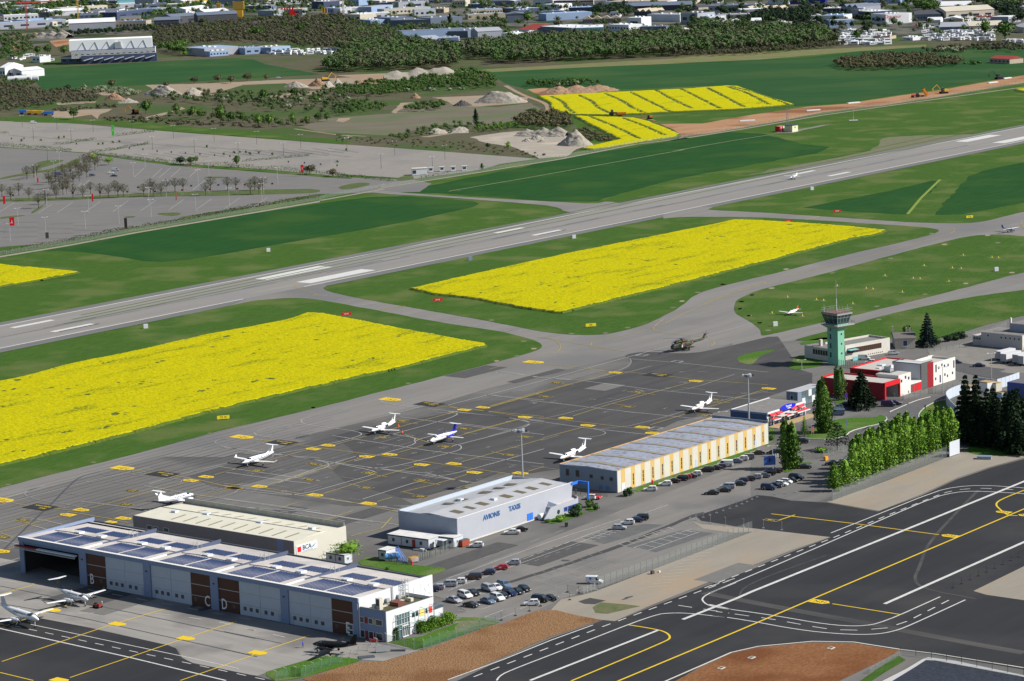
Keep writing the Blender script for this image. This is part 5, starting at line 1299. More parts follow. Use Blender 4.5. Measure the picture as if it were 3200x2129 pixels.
def airplane(name,px,z,head,label,L=14,span=17,r_=.78,wx=.42,wz=1.3,high=False,tail='T',eng='wing',body=None,wingm=None,finm=None,belly=None,nwin=7,dih=.06,sweep=.0,chord=2.1,winglet=False,fin_h=2.6,stripe=None,canard=False,nose_z=0,wing_col_far=None,group=None,tph=None):
 """px = photo pixel of the nose tip at height z"""
 body=body or pw;wingm=wingm or body;finm=finm or body
 H_=R(head)
 g=G1(px,z)
 fwd=Vector((math.cos(H_),math.sin(H_),0))
 xN=L*wx
 o=g-fwd*xN
 t=empty(name,(o.x,o.y,.17),H_)
 tag(t,label,'aircraft' if name!='light_aircraft' else 'light aircraft',group)
 zc=z+.05+nose_z
 xT=xN-L
 st=[(xN,zc-.15,.04,.04),(xN-.25,zc-.15,r_*.32,r_*.32),(xN-L*.07,zc-.08,r_*.62,r_*.6),(xN-L*.14,zc,r_*.84,r_*.84),(xN-L*.20,zc+.08,r_*.97,r_*1.02),(xN-L*.27,zc+.1,r_,r_*1.05),(xN-L*.55,zc+.1,r_,r_*1.05),(xN-L*.72,zc+.22,r_*.78,r_*.8),(xN-L*.88,zc+.42,r_*.42,r_*.45),(xT,zc+.55,.08,.12)]
 mb=MB();mb.loft([ring(*s_)for s_ in st[::-1]]);mb.build('fuselage',body,t,smooth=True)
 # cockpit glass
 mb=MB()
 xa,xb=xN-L*.135,xN-L*.225
 mb.loft([ring(xa,zc+r_*.42,r_*.62,r_*.5),ring((xa+xb)/2,zc+r_*.52,r_*.86,r_*.58),ring(xb,zc+r_*.5,r_*.90,r_*.58)][::-1]);mb.build('windscreen',glass_m,t,smooth=True)
 for k in range(nwin):
  x=xN-L*.29-k*(L*.30/max(nwin,1))
  for sy in(-1,1):
   mb=MB();mb.box(x-.17,x+.17,sy*r_*.93-.03,sy*r_*.93+.03,zc+.28,zc+.62);mb.build('window',glass_m,t)
 if stripe:
  for sy in(-1,1):
   mb=MB();mb.loft([[(x,sy*(r_*f+.015),zz),(x,sy*(r_*f+.015),zz+.16),(x,sy*(r_*f-.05),zz+.16),(x,sy*(r_*f-.05),zz)]for x,f,zz in((xN-L*.16,.88,zc-.25),(xN-L*.3,1.0,zc-.1),(xN-L*.58,1.0,zc-.02),(xN-L*.8,.63,zc+.3))]);mb.build('stripe',stripe,t)
 zw=zc+r_*.95 if high else wz
 xw=chord*.6
 for sy in(-1,1):
  mb=wing_mesh('wing',xw,sy*r_*.3,zw,chord,xw-sweep-chord*.12,sy*span/2,zw+span/2*dih,chord*.52);mb.build('wing',wingm,t,smooth=False)
  if winglet:
   mb=wing_mesh('w',xw-sweep-chord*.3,sy*span/2,zw+span/2*dih,chord*.5,xw-sweep-chord*.75,sy*(span/2+.35),zw+span/2*dih+.55,chord*.2);mb.build('winglet',finm,t)
  if high:
   mb=MB();mb.tube((.2,sy*r_*.8,zc-r_*.5),(.1,sy*span*.22,zw+.05),.05,n=5);mb.build('wing_strut',body,t)
  wheel(t,-.5 if eng!='jet' else-.7,sy*(span*.16 if not high else 1.2),.3,zw-.05 if not high else zc-r_*.6)
 wheel(t,xN-L*(.10 if eng=='wing' else .14),0,.22,zc-r_*.5)
 zf0=zc+.5+r_*.25;xf=xN-L*.80
 cf=L*.17
 th_=fin_h
 mb=wing_mesh('fin',xf,0,zf0-.2,cf,xf-th_*.62,0,zf0+th_,cf*.52,.10);mb.build('fin',finm,t)
 mb=MB();mb.loft([[(xf+L*.1,0,zc+r_*.75),(xf+L*.1,.02,zc+r_*.75),(xf,.05,zf0-.2),(xf,-.05,zf0-.2)],[(xf-.2,0,zf0+th_*.28),(xf-.2,.01,zf0+th_*.28),(xf-.3,.05,zf0-.2),(xf-.3,-.05,zf0-.2)]]);mb.build('dorsal_fin',finm,t)
 zt=zf0+th_ if tail=='T' else zc+.55
 xt_=xf-th_*.55 if tail=='T' else xf-cf*.1
 ts=span*.31 if tail!='T' else span*.30
 for sy in(-1,1):
  mb=wing_mesh('tp',xt_+.15,0,zt,cf*.56,xt_-.45,sy*ts/2,zt+.03,cf*.34,.09);mb.build('tailplane',tph or body,t)
 if eng=='wing':
  for sy in(-1,1):
   ye_=sy*span*.155
   mb=MB();ze=zw+.28
   mb.loft([ring(x,ze+dz,a,b,10)if False else[(x,ye_+p[1],p[2])for p in ring(0,ze+dz,a,b,10)]for x,dz,a,b in((xw+1.9,0,.16,.16),(xw+1.5,0,.42,.40),(xw+.2,.02,.5,.45),(xw-chord*.8,0,.34,.28),(xw-chord*1.25,-.02,.06,.06))][::-1]);mb.build('engine_nacelle',body,t,smooth=True)
   mb=MB();mb.tube((xw+1.35,ye_+sy*.38,ze-.1),(xw+.9,ye_+sy*.6,ze-.15),.12,n=6);mb.build('exhaust_pipe',steel_m,t)
   prop(t,xw+2.05,ye_,ze,1.25,4,.8)
 if eng=='nose':prop(t,xN+.1,0,zc-.12,1.2 if L>10 else .95,4 if L>10 else 2,1.1,body)
 if eng=='jet':
  for sy in(-1,1):
   ye_=sy*(r_+.48);xe=xN-L*.60;ze=zc+.65
   mb=MB();mb.loft([[(x,ye_+p[1],p[2])for p in ring(0,ze,a,a,12)]for x,a in((xe+.9,.36),(xe+.6,.44),(xe-.6,.44),(xe-1.6,.26))][::-1]);mb.build('jet_engine',finm if stripe==pred else body,t,smooth=True)
   mb=MB();mb.tube((xe+.88,ye_,ze),(xe+.93,ye_,ze),.3,n=12);mb.build('intake',black_m if stripe!=pred else pred,t)
   mb=MB();mb.box(xe-.9,xe+.5,min(ye_,sy*r_*.8),max(ye_,sy*r_*.8),ze-.1,ze+.08);mb.build('engine_pylon',body,t)
 if eng=='push':
  for sy in(-1,1):
   ye_=sy*1.95;xe=xw-.3;ze=zw+.35
   mb=MB();mb.loft([[(x,ye_+p[1],p[2])for p in ring(0,ze,a,a,12)]for x,a in((xe+1.7,.12),(xe+1.2,.38),(xe-.6,.42),(xe-1.9,.22))][::-1]);mb.build('engine_nacelle',pblue,t,smooth=True)
   prop(t,xe-2.1,ye_,ze,1.05,5,.2)
 if canard:
  for sy in(-1,1):wing_mesh('c',xN-.5,sy*.1,z-.35,.8,xN-.7,sy*1.75,z-.3,.45).build('canard',body,t)
 mb=MB();mb.tube((xN-L*.5,0,zc+r_),(xN-L*.5-.15,0,zc+r_+.45),.05,n=4);mb.build('aerial_blade',body,t)
 return t
ZP=crop(690,1340,9.428)
airplane('turboprop_aircraft',PX(604.5,1545.5),2.0,50,'white twin turboprop with black propellers seen from behind, beside the cream hangar roof',14.2,17.6,stripe=pgb,winglet=True,finm=pw)
airplane('turboprop_aircraft',ZP(655,1005),1.9,-127,'blue and white single engine turboprop alone on the paler left part of the apron',14.4,16.3,.80,.40,eng='nose',nwin=6,stripe=mat('stripe_navy',(.02,.04,.2),.4),winglet=True,wingm=pw,fin_h=2.4)
airplane('business_jet',B5(1086,466),1.7,-125,'white business jet standing with orange cones around it',13.0,14.6,.76,.42,1.1,eng='jet',nwin=4,fin_h=2.7,stripe=pgb)
airplane('pusher_aircraft',E2(375,468),1.7,-127,'white and blue pusher turboprop with a small nose canard',14.0,14.2,.88,.60,1.7,eng='push',nwin=6,finm=pblue,canard=True,chord=1.6,fin_h=2.5,dih=.02)
airplane('business_jet',PX(1749.9,1433.6),1.7,-125,'white business jet with its cabin door open, behind the striped hangar',14.6,15.6,.78,.44,1.1,eng='jet',nwin=5,fin_h=2.8,stripe=mat('stripe_rust',(.4,.12,.08),.4))
airplane('business_jet',E3(1360,237),1.7,-125,'white business jet with red engine intakes, rightmost on the dark apron',13.2,14.4,.76,.42,1.1,eng='jet',nwin=4,fin_h=2.7,stripe=pred,finm=pw)
airplane('turboprop_aircraft',C1(686,936),2.0,-48,'white twin turboprop with dark tail fin beside the red tug',14.2,17.6,.78,finm=mat('fin_dark',(.06,.06,.07),.4),tph=pw,stripe=pgb,winglet=True)
airplane('turboprop_aircraft',C1(300,1092),2.4,-49,'larger white twin turboprop cut by the left edge, at the rim of the new asphalt',17.6,17.6,.92,.46,1.5,nwin=9)
airplane('turboprop_aircraft',C2(690,1280),1.9,158,'black twin engine aircraft with its steps down near the hangar corner',11.6,14.2,.76,.44,1.2,body=pblk,nwin=3,fin_h=2.2,tail='c',dih=.09)
airplane('light_aircraft',B3(618,990),1.1,-127,'small white low wing aircraft with an orange fin tip on the grass',8.2,10.8,.55,.32,.9,eng='nose',nwin=2,tail='c',fin_h=1.3,chord=1.6,finm=pred)
airplane('light_aircraft',B3(2285,378),1.2,-52,'white high wing light aircraft with blue tail taxiing at the right edge',8.2,11,.55,.32,eng='nose',nwin=2,high=True,tail='c',fin_h=1.3,chord=1.5,dih=.02,finm=mat('fin_blue',(.05,.12,.3),.4),body=pgb,wingm=pw)
airplane('light_aircraft',K4(205,400),1.2,-128,'white high wing light aircraft with a red nose on the runway',7.6,10.6,.55,.32,eng='nose',nwin=2,high=True,tail='c',fin_h=1.3,chord=1.5,dih=.02)
# nose cover etc.
for px in(B5(1072,490),B5(1285,435),B5(1313,482)):
 g=G1(px);t=empty('traffic_cone',(g.x,g.y,.17));tag(t,{0:'orange cone by the nose of the coned off jet',1:'orange cone by the tail of the coned off jet',2:'orange cone standing out to the right of the coned off jet'}[[1072,1285,1313].index(round((px[0][0]-700)*2.357))],'cone','cones round the jet')
 mb=MB();mb.tube((0,0,0),(0,0,.85),.3,.06,10);mb.build('cone_body',mat('cone_orange',(.75,.12,.03),.6),t);B(t,'base',mat('cone_orange',(.75,.12,.03)),-.35,.35,-.35,.35,0,.06)
 # ---- helicopter
HZ=crop(2060,1020,10.714)
camo=mat('camouflage',(.045,.085,.03),.7,(.02,.02,.018),.55,.25,col3=(.09,.05,.03),scale3=.35,amt3=.9,detail=2,world=True)
g=G1(HZ(390,700),2.2)
hh=R(-141);fw=Vector((math.cos(hh),math.sin(hh),0))
o=g-fw*5.2
he=empty('helicopter',(o.x,o.y,.17),hh);tag(he,'camouflaged military transport helicopter with drooping rotor blades on the apron','helicopter')
mb=MB();mb.loft([ring(*s_)for s_ in((5.2,1.7,.15,.2),(4.6,1.75,.75,.75),(3.6,1.95,1.0,1.15),(2.6,2.0,1.1,1.3),(-3.0,2.0,1.1,1.3),(-4.6,2.3,.85,1.0),(-6.5,2.75,.45,.5),(-11.2,3.0,.3,.35))][::-1]);mb.build('fuselage',camo,he,smooth=True)
mb=MB();mb.loft([ring(*s_)for s_ in((3.2,3.1,.3,.2),(2.4,3.5,.9,.5),(-1.5,3.7,.9,.6),(-3.4,3.3,.4,.3))][::-1]);mb.build('engine_cowling',camo,he,smooth=True)
for sy in(-.5,.5):
 mb=MB();mb.tube((2.3,sy,3.55),(3.0,sy,3.5),.32,n=10);mb.build('engine_intake',mat('intake_brown',(.07,.03,.02),.6),he)
mb=MB();mb.loft([ring(4.75,2.15,.7,.45),ring(3.9,2.5,.92,.62),ring(3.5,2.6,.9,.6)][::-1]);mb.build('cockpit_glass',glass_m,he,smooth=True)
for sy in(-1,1):
 for x in(1.6,-1.0):B(he,'door' if x>0 else 'window',black_m if x>0 else glass_m,x-.8,x+(.6 if x>0 else 0),sy*1.09-.03,sy*1.09+.03,1.3,2.8)
 mb=MB();mb.loft([ring(-1.2,1.1,.3,.35,8),ring(-1.8,1.1,.42,.45,8),ring(-3.2,1.1,.4,.42,8),ring(-3.9,1.2,.1,.15,8)][::-1]);q=mb.build('sponson',camo,he,smooth=True);q.location.y=sy*1.35
 wheel(he,-2.4,sy*1.7,.38,1.0,.3)
wheel(he,3.6,0,.3,1.1)
mb=MB();mb.loft([[(-10.4,-.12,2.9),(-10.4,.12,2.9),(-11.6,.1,2.8),(-11.6,-.1,2.8)],[(-12.0,-.12,5.0),(-12.0,.12,5.0),(-12.9,.08,5.0),(-12.9,-.08,5.0)]]);mb.build('tail_fin',camo,he)
wing_mesh('s',-11.4,0,3.1,1.1,-11.5,-1.8,3.15,.8).build('tailplane',camo,he)
mb=MB();mb.tube((0,0,3.9),(0,0,4.6),.3,n=8);mb.tube((0,0,4.5),(0,0,4.75),.7,n=10);mb.build('rotor_hub',dk_steel,he)
for k in range(4):
 a=.35+k*math.pi/2
 c,s_=math.cos(a),math.sin(a)
 mb=MB();mb.loft([[(c*d-s_*w_,s_*d+c*w_,zz+dz)for w_,dz in((-.27,0),(.1,.05),(.27,0),(.1,-.05))]for d,zz in((.6,4.65),(3,4.62),(5.5,4.4),(7.5,4.0))]);mb.build('rotor_blade',dk_steel,he)
for k in range(5):
 a=.5+k*2*math.pi/5
 mb=MB();mb.box(0,1.5,-.03,.03,-.1,.1);b=mb.build('tail_rotor_blade',dk_steel,he,(-12.3,.35,4.7));b.rotation_euler=(0,-a,0)
B(he,'white_panel',frame_w,.2,.9,1.1,1.14,1.5,2.6);B(he,'roundel',mat('roundel',(.6,.2,.1),.5),-5.2,-4.9,.72,.8,2.4,2.7)
# ------ cars
def car_meshes(kind):
 L_,W_,H_=dict(hatch=(4.0,1.72,1.48),sedan=(4.6,1.78,1.43),suv=(4.65,1.88,1.74),mini=(3.6,1.62,1.48),van=(4.9,1.95,1.95),box=(4.4,1.8,1.95),coupe=(4.3,1.75,1.32))[kind]
 f,r_=L_/2,-L_/2
 hood=H_*(.60 if kind!='suv' else .63);belt=H_*.64
 prof=dict(hatch=[(f,.35),(f-.05,.62),(f-.95,hood*.98),(f-1.1,belt),(r_+.1,belt+.06),(r_,.6),(r_+.02,.35)],sedan=[(f,.33),(f-.06,.6),(f-1.15,hood),(f-1.25,belt),(r_+.8,belt+.04),(r_+.1,belt),(r_,.6),(r_+.05,.35)])
 prof['suv']=[(f,.42),(f-.04,.8),(f-1.0,hood+.02),(f-1.12,belt),(r_+.05,belt+.06),(r_,.7),(r_+.04,.42)]
 prof['mini']=[(f,.33),(f-.05,.62),(f-.7,hood),(f-.8,belt),(r_+.06,belt+.05),(r_,.6),(r_,.35)]
 prof['van']=[(f,.38),(f-.04,.75),(f-.75,1.08),(f-.85,1.2),(r_+.02,1.22),(r_,.6),(r_,.38)]
 prof['box']=[(f,.35),(f-.04,.65),(f-.9,.93),(f-1.0,1.0),(r_,1.0),(r_,.6),(r_,.38)]
 prof['coupe']=[(f,.3),(f-.08,.52),(f-1.2,hood*.95),(f-1.3,belt*.98),(r_+.5,belt),(r_+.03,belt-.02),(r_,.5),(r_+.05,.33)]
 P_=prof[kind]
 mb=MB()
 secs=[]
 for y,sh,dz in((-W_/2,.10,-.02),(-W_/2+.12,.03,.0),(0,0,.03),(W_/2-.12,.03,0),(W_/2,.10,-.02)):
  secs.append([(x-math.copysign(sh,x),y if z>.4 or abs(y)<.5 else y*.96,z+(dz if z>.5 else 0))for x,z in P_]+[(r_+.4,y*.95,.22),(f-.4,y*.95,.22)])
 mb.loft(secs[::-1]if False else secs);body=mb.mesh('car_body')
 g0,g1,t0,t1=dict(hatch=(f-1.05,r_+.12,f-1.75,r_+.5),sedan=(f-1.2,r_+.75,f-1.95,r_+1.45),suv=(f-1.05,r_+.08,f-1.65,r_+.35),mini=(f-.75,r_+.08,f-1.35,r_+.4),van=(f-.8,r_+.04,f-1.35,r_+.15),box=(f-.95,r_+.05,f-1.45,r_+.1),coupe=(f-1.25,r_+.5,f-2.0,r_+1.4))[kind]
 zb=belt+.02 if kind not in('van','box')else(1.2 if kind=='van' else 1.0)
 wb,wt=W_/2-.06,W_/2-(.24 if kind not in('van','box')else .12)
 mb=MB();mb.loft([[(g0,-wb,zb),(g0,wb,zb),(g1,wb,zb+.03),(g1,-wb,zb+.03)],[(t0,-wt,H_-.06),(t0,wt,H_-.06),(t1,wt,H_-.06),(t1,-wt,H_-.06)]]);glass=mb.mesh('car_glass')
 mb=MB();mb.loft([[(t0+.05,-wt-.01,H_-.07),(t0+.05,wt+.01,H_-.07),(t1-.03,wt+.01,H_-.07),(t1-.03,-wt-.01,H_-.07)],[(t0-.25,-wt+.1,H_),(t0-.25,wt-.1,H_),(t1+.15,wt-.1,H_),(t1+.15,-wt+.1,H_)]])
 def pil(x0,x1,xt0,xt1):
  for sy in(-1,1):
   mb.loft([[(x0,sy*(wb+.01),zb),(x1,sy*(wb+.01),zb),(x1,sy*(wb-.06),zb),(x0,sy*(wb-.06),zb)],[(xt0,sy*(wt+.01),H_-.06),(xt1,sy*(wt+.01),H_-.06),(xt1,sy*(wt-.06),H_-.06),(xt0,sy*(wt-.06),H_-.06)]])
 pil(g0+.02,g0-.08,t0+.04,t0-.08);pil(g1+.14,g1-.02,t1+.12,t1-.02);m_=(g0+g1)/2-.1;pil(m_+.05,m_-.05,m_+.03,m_-.07)
 if kind=='van':
  for sy in(-1,1):mb.box(r_+.1,f-2.1,sy*(wb+.0)-.02,sy*wb+.015,1.2,1.85)
 if kind=='box':mb.box(r_+.02,f-1.75,-wb,wb,1.0,1.93)
 roof=mb.mesh('car_roof')
 def wm():
  mb=MB();mb.tube((0,-.1,0),(0,.1,0),.31 if kind not in('suv','van')else .36,n=12);return mb.mesh('car_wheel')
 wh=wm()
 rim=MB();rim.tube((0,-.11,0),(0,.11,0),.19,n=8);rim=rim.mesh('wheel_rim')
 return dict(L=L_,W=W_,H=H_,body=body,glass=glass,roof=roof,wheel=wh,rim=rim,wr=.31 if kind not in('suv','van')else .36)
CM={}
hl=MB();hl.box(-.06,.05,-.17,.17,-.07,.07);hl=hl.mesh('lamp')
lamp_w,lamp_r=mat('headlamp',(.7,.7,.7),.2,spec=.8),mat('tail_lamp',(.45,.02,.02),.3)
hl2=hl.copy();hl.materials.append(lamp_w);hl2.materials.append(lamp_r)
paints={}
PC=dict(white=(.70,.71,.72),silver=(.36,.38,.42),black=(.012,.012,.014),navy=(.012,.02,.07),blue=(.03,.07,.25),grey=(.11,.12,.14),red=(.50,.015,.02),brown=(.05,.028,.025),bluegrey=(.12,.17,.25),yellow=(.55,.50,.12),cream=(.55,.52,.45),orange=(.6,.2,.02))
def setm(o,m):
 if not o.data.materials:o.data.materials.append(None)
 o.material_slots[0].link='OBJECT';o.material_slots[0].material=m
def car(px,head,kind,colour,label,cat='car',group=None,z=.16):
 if kind not in CM:CM[kind]=car_meshes(kind)
 c=CM[kind]
 g=G1(px)
 if colour not in paints:paints[colour]=mat('paint_'+colour,PC[colour],.3,spec=.5,coat=.6)
 t=empty('van' if kind in('van','box')else 'parked_car',(g.x,g.y,z),R(head));tag(t,label,cat,group)
 for nm,m in(('body',paints[colour]),('roof',paints[colour])):
  o=obj(nm,c[nm],None,t);setm(o,m)
 o=obj('windows',c['glass'],None,t);setm(o,glass_m)
 f=c['L']/2
 for sx in(f-.78,-f+.75):
  for sy in(-1,1):
   o=obj('wheel',c['wheel'],None,t,(sx,sy*(c['W']/2-.1),c['wr']));setm(o,tyre)
   q=obj('rim',c['rim'],None,o);setm(q,steel_m)
 for sy in(-1,1):
  obj('headlight',hl,None,t,(f-.1,sy*(c['W']/2-.3),.62));obj('tail_light',hl2,None,t,(-f+.08,sy*(c['W']/2-.25),.78))
 return t
GA,GB,GC,GD,GE='cars parked along the striped hangar','cars parked in the middle row of the landside street','cars in the small car park behind the white office block','cars parked beside the taxi hangar street','cars in the distant shopping car park'
for x,y,k,c,l in((980,988,'hatch','white','white hatchback nearest the two round bushes at the striped hangar'),(1117,940,'hatch','white','white hatchback second from the bushes along the striped hangar'),(1190,912,'sedan','black','black saloon between a white hatchback and a black off-roader by the striped hangar'),(1262,892,'suv','black','tall black car third from the bushes, before the small red one'),(1306,877,'mini','red','small red car squeezed between black ones along the striped hangar'),(1345,868,'sedan','navy','dark blue saloon just right of the small red car'),(1395,848,'hatch','white','white hatchback in the middle of the row by the striped hangar'),(1500,812,'suv','black','black people carrier before the middle gap by the striped hangar'),(1575,792,'sedan','black','black saloon two places left of the white van'),(1620,780,'hatch','navy','dark blue hatchback touching the white van on its left'),(1668,762,'van','white','white van with side windows along the striped hangar'),(1765,730,'sedan','bluegrey','blue grey saloon just right of the white van'),(1830,708,'mini','white','small white car near the far end of the striped hangar'),(1872,697,'suv','grey','grey off-roader at the far end of the striped hangar'),(1968,652,'sedan','brown','dark brown saloon on its own past the row of the striped hangar')):
 car(E3(x,y),172,k,c,l,'van' if k=='van' else 'car',GA)
for x,y,k,c,l in((1545,1022,'sedan','black','black saloon at the near end of the middle row'),(1655,998,'sedan','black','black car second in the middle row, before a silver estate'),(1690,968,'suv','silver','silver estate in the near part of the middle row'),(1795,938,'sedan','black','long black car just past the silver estate'),(1822,910,'hatch','navy','dark blue hatchback fifth in the middle row'),(1890,894,'hatch','black','black hatchback left of the second silver car'),(1950,876,'hatch','silver','silver hatchback in the far part of the middle row'),(2018,864,'sedan','grey','dark grey car below the blue arrow sign'),(2068,842,'suv','black','black off-roader near the far end of the middle row'),(2130,820,'sedan','black','last black car of the middle row')):
 car(E3(x,y),170,k,c,l,'car',GB)
GF='cars nearest the row of poplars'
for x,y,k,c,l in((2070,975,'suv','navy','dark blue off-roader nearest the open fence by the poplars'),(2130,955,'sedan','black','black saloon second from the open fence'),(2190,940,'hatch','white','white hatchback third from the open fence'),(2233,920,'mini','white','small white car fourth from the open fence'),(2275,903,'sedan','black','black saloon fifth from the open fence'),(2325,886,'suv','black','black off-roader sixth from the open fence')):
 car(E3(x,y),-28,k,c,l,'car',GF)
car(L3(700,1385),-8,'sedan','black','black saloon by the grass under the pair of tall poplars',group=GB);car(L3(1150,1330),175,'sedan','black','black saloon half hidden at the tip of the poplar row',group=GF);car(L3(860,1560),-20,'suv','black','black off-roader lowest in the row before the poplars',group=GF)if False else None
car(L3(1310,1310),175,'hatch','white','white car hidden behind the poplars',group=GF)
for px,h,k,c,l,gr in((E3(695,1345),-8,'hatch','silver','silver hatchback nearest of four on the striped bays',GD),(E3(770,1298),172,'hatch','white','white hatchback second of four on the striped bays',GD),(E3(845,1275),172,'sedan','navy','dark blue car third of four on the striped bays',GD),(E3(893,1257),172,'suv','black','black car farthest of four on the striped bays',GD),(C3(222,528),172,'hatch','white','white hatchback alone right of the rusty skip',GD),(C3(500,425),175,'sedan','white','white saloon at the foot of the taxi hangar wall',GD),(C3(562,402),175,'sedan','black','black saloon behind the white one at the taxi hangar wall',GD),(C3(508,665),174,'hatch','silver','silver hatchback at the head of the kerbside row',GC),(C3(412,703),174,'hatch','red','red car covered in white lettering',GC),(C3(312,740),174,'hatch','navy','dark blue hatchback just left of the red lettered car',GC),(C3(198,778),174,'suv','brown','dark brown off-roader by the strip of grass',GC),(C3(85,812),174,'hatch','white','old white hatchback left of the dark brown off-roader',GC),(C3(5,835),174,'suv','silver','grey off-roader with a spare wheel at the back',GC),(C2(1662,858),174,'hatch','silver','silver hatchback left of the grey off-roader',GC),(C2(1625,872),174,'hatch','navy','dark blue car tucked beside the hangar end wall',GC),(C3(318,868),-56,'suv','silver','silver off-roader at the back left of the marked bays',GC),(C3(375,856),-56,'sedan','white','white saloon between the silver off-roader and a blue grey car',GC),(C3(438,842),-56,'suv','bluegrey','blue grey off-roader at the back of the marked bays',GC),(C3(132,920),-54,'suv','white','big white off-roader with dark roof glass',GC),(C3(195,900),-54,'sedan','black','black saloon right behind the big white off-roader',GC),(C3(48,955),-48,'sedan','silver','silver saloon left of the big white off-roader',GC),(C3(182,993),-35,'coupe','black','black coupe alone in the nearest bay',GC),(C3(312,962),-52,'sedan','bluegrey','slate blue saloon at the near end of the bays',GC),(C3(385,940),-56,'suv','white','white off-roader with panoramic roof in the near row',GC),(C3(432,918),-56,'coupe','black','low black coupe right of the white off-roader',GC),(C3(482,902),-56,'suv','navy','dark navy people carrier in the near row',GC),(C3(540,888),-56,'sedan','black','black saloon second from the right end of the near row',GC),(C3(597,870),-56,'hatch','black','black hatchback at the right end of the near row',GC),(C3(652,980),178,'hatch','white','white hatchback beside the loose fence panels',GC),(C3(722,952),-28,'suv','black','black off-roader beside the loose fence panels',GC),(C3(795,938),-20,'coupe','black','black sports car beside the loose fence panels',GC),(C3(1142,812),-12,'box','white','white box van with a blue emblem at the white gate',None),(E3(425,1068),160,'mini','white','small white car behind the blue portal',GD),(E3(470,1062),-30,'hatch','red','red hatchback behind the blue portal',GD),(L1(1465,462),10,'hatch','silver','silver hatchback beside the small beige house',None),(L1(935,555),-10,'box','white','white van parked under the tower building windows',None),(L1(1045,625),165,'hatch','white','white car behind the red roof edge, below the white van',None),(L1(465,1455),170,'mini','white','small white car under the tall birches','cars round the terminal'),(L1(590,1400),170,'sedan','black','black car in tree shade beside the small white car','cars round the terminal'),(L1(1370,1400),-10,'van','navy','dark blue van in front of the red garage','cars round the fire station'),(L1(1500,1372),-14,'sedan','navy','dark blue saloon behind the dark blue van','cars round the fire station'),(L1(450,1560),170,'van','bluegrey','grey blue van in the shade of the cedar','cars round the terminal'),(L2(80,785),0,'hatch','white','white car at the fence behind the fire station roof','cars behind the fire station'),(L2(265,815),-5,'hatch','navy','dark blue car behind the fire station roof, second from the fence','cars behind the fire station'),(L2(550,858),-10,'sedan','grey','grey saloon at the corner of the white office','cars behind the fire station'),(L2(1000,928),-8,'sedan','navy','navy saloon alone in the marked bays right','cars behind the fire station'),(L2(560,1400),40,'sedan','black','black car on the road behind the curved hoarding',None),(L3(930,710),175,'sedan','black','black car between the birches and the terminal','cars round the terminal'),(L3(690,970),-20,'mini','black','small black car half hidden by the pair of poplars','cars round the terminal'),(L3(180,1150),170,'hatch','navy','dark blue car by the white bike racks',GA)):
 if px:car(px,h,k,c,l,'van' if k in('van','box')else 'car',gr,.2)
for px,h,k,c,l in((B1(850,130),5,'van','silver','silver van in the far shopping car park'),(B1(815,150),5,'hatch','white','white car in the far shopping car park, next to the silver van'),(B1(842,172),5,'sedan','navy','dark car nearest of three in the far shopping car park'),(B1(680,168),20,'hatch','navy','dark hatchback beside the bare trees of the far car park'),(B1(362,188),0,'sedan','black','black saloon left of the bare trees'),(B1(428,160),15,'van','blue','blue van left of the bare trees'),(B1(682,22),0,'box','yellow','pale yellow van on the road between the empty car parks'),(A1(225,828),0,'box','white','white van alone at the far edge of the empty car park'),(A1(1865,526),0,'sedan','white','white car on the track behind the far green field')):
 car(px,h,k,c,l,'van' if k in('van','box')else 'car',GE if k not in('box',)else None,.2)
 # writing on the red car and the van
rc=[o for o in COL.objects if o.get('label')=='red car covered in white lettering'][0]
for sy,rt in((-1,RY),(1,(R(90),0,R(180)))):
 letters(rc,'AIR',.45,.1,sy*.90,.72,rt,letter_w,.01,.01)
bv=[o for o in COL.objects if o.get('label','').startswith('white box van with')][0]
mb=MB();mb.tube((-.9,-.93,1.45),(-.9,-.90,1.45),.3,n=14);mb.build('emblem',blue_pt,bv)
# ---- red tug, tractors, diggers
def tractor(px,head,m,label,cat='tractor',s=1.0,loader=False):
 g=G1(px);t=empty('tractor',(g.x,g.y,.2),R(head));t.scale=(s,s,s);tag(t,label,cat)
 mb=MB();mb.box(-.4,2.0,-.4,.4,.8,1.4);mb.box(-1.4,-.3,-.6,.6,.9,1.3);mb.build('body',m,t)
 mb=MB();mb.loft([[(-1.3,-.6,1.3),(-.2,-.6,1.3),(-.2,.6,1.3),(-1.3,.6,1.3)],[(-1.2,-.55,2.4),(-.4,-.55,2.4),(-.4,.55,2.4),(-1.2,.55,2.4)]]);mb.build('cab',glass_m,t)
 for x,r_,w_ in((-1,.75,.4),(1.5,.5,.3)):
  for sy in(-1,1):
   mb=MB();mb.tube((x,sy*.75-w_/2,r_),(x,sy*.75+w_/2,r_),r_,n=14);mb.build('wheel',tyre,t)
 return t
g=G1(C1(762,1000));t=empty('tow_tug',(g.x,g.y,.16),R(-40));tag(t,'small red aircraft tug with black wheels in front of the B door','tug')
B(t,'body',mat('tug_red',(.30,.03,.02),.6),-1.1,1.1,-.55,.55,.45,.8);B(t,'seat',black_m,-.9,-.4,-.3,.3,.8,1.2);B(t,'engine_box',mat('tug_red',(.3,.03,.02)),.2,1.0,-.4,.4,.8,1.05)
for x in(-.7,.75):
 for sy in(-1,1):mb=MB();mb.tube((x,sy*.6-.15,.38),(x,sy*.6+.15,.38),.38,n=12);mb.build('wheel',tyre,t)
mb=MB();mb.tube((1.1,.4,.9),(1.3,.4,1.5),.07,n=5);mb.tube((1.3,.4,1.5),(1.1,.4,1.7),.12,n=5);mb.build('beacon',frame_w,t)
tr_red=mat('tractor_red',(.5,.02,.03),.5);dig_y=mat('digger_yellow',(.55,.32,.03),.6);dig_o=mat('digger_orange',(.65,.22,.02),.6)
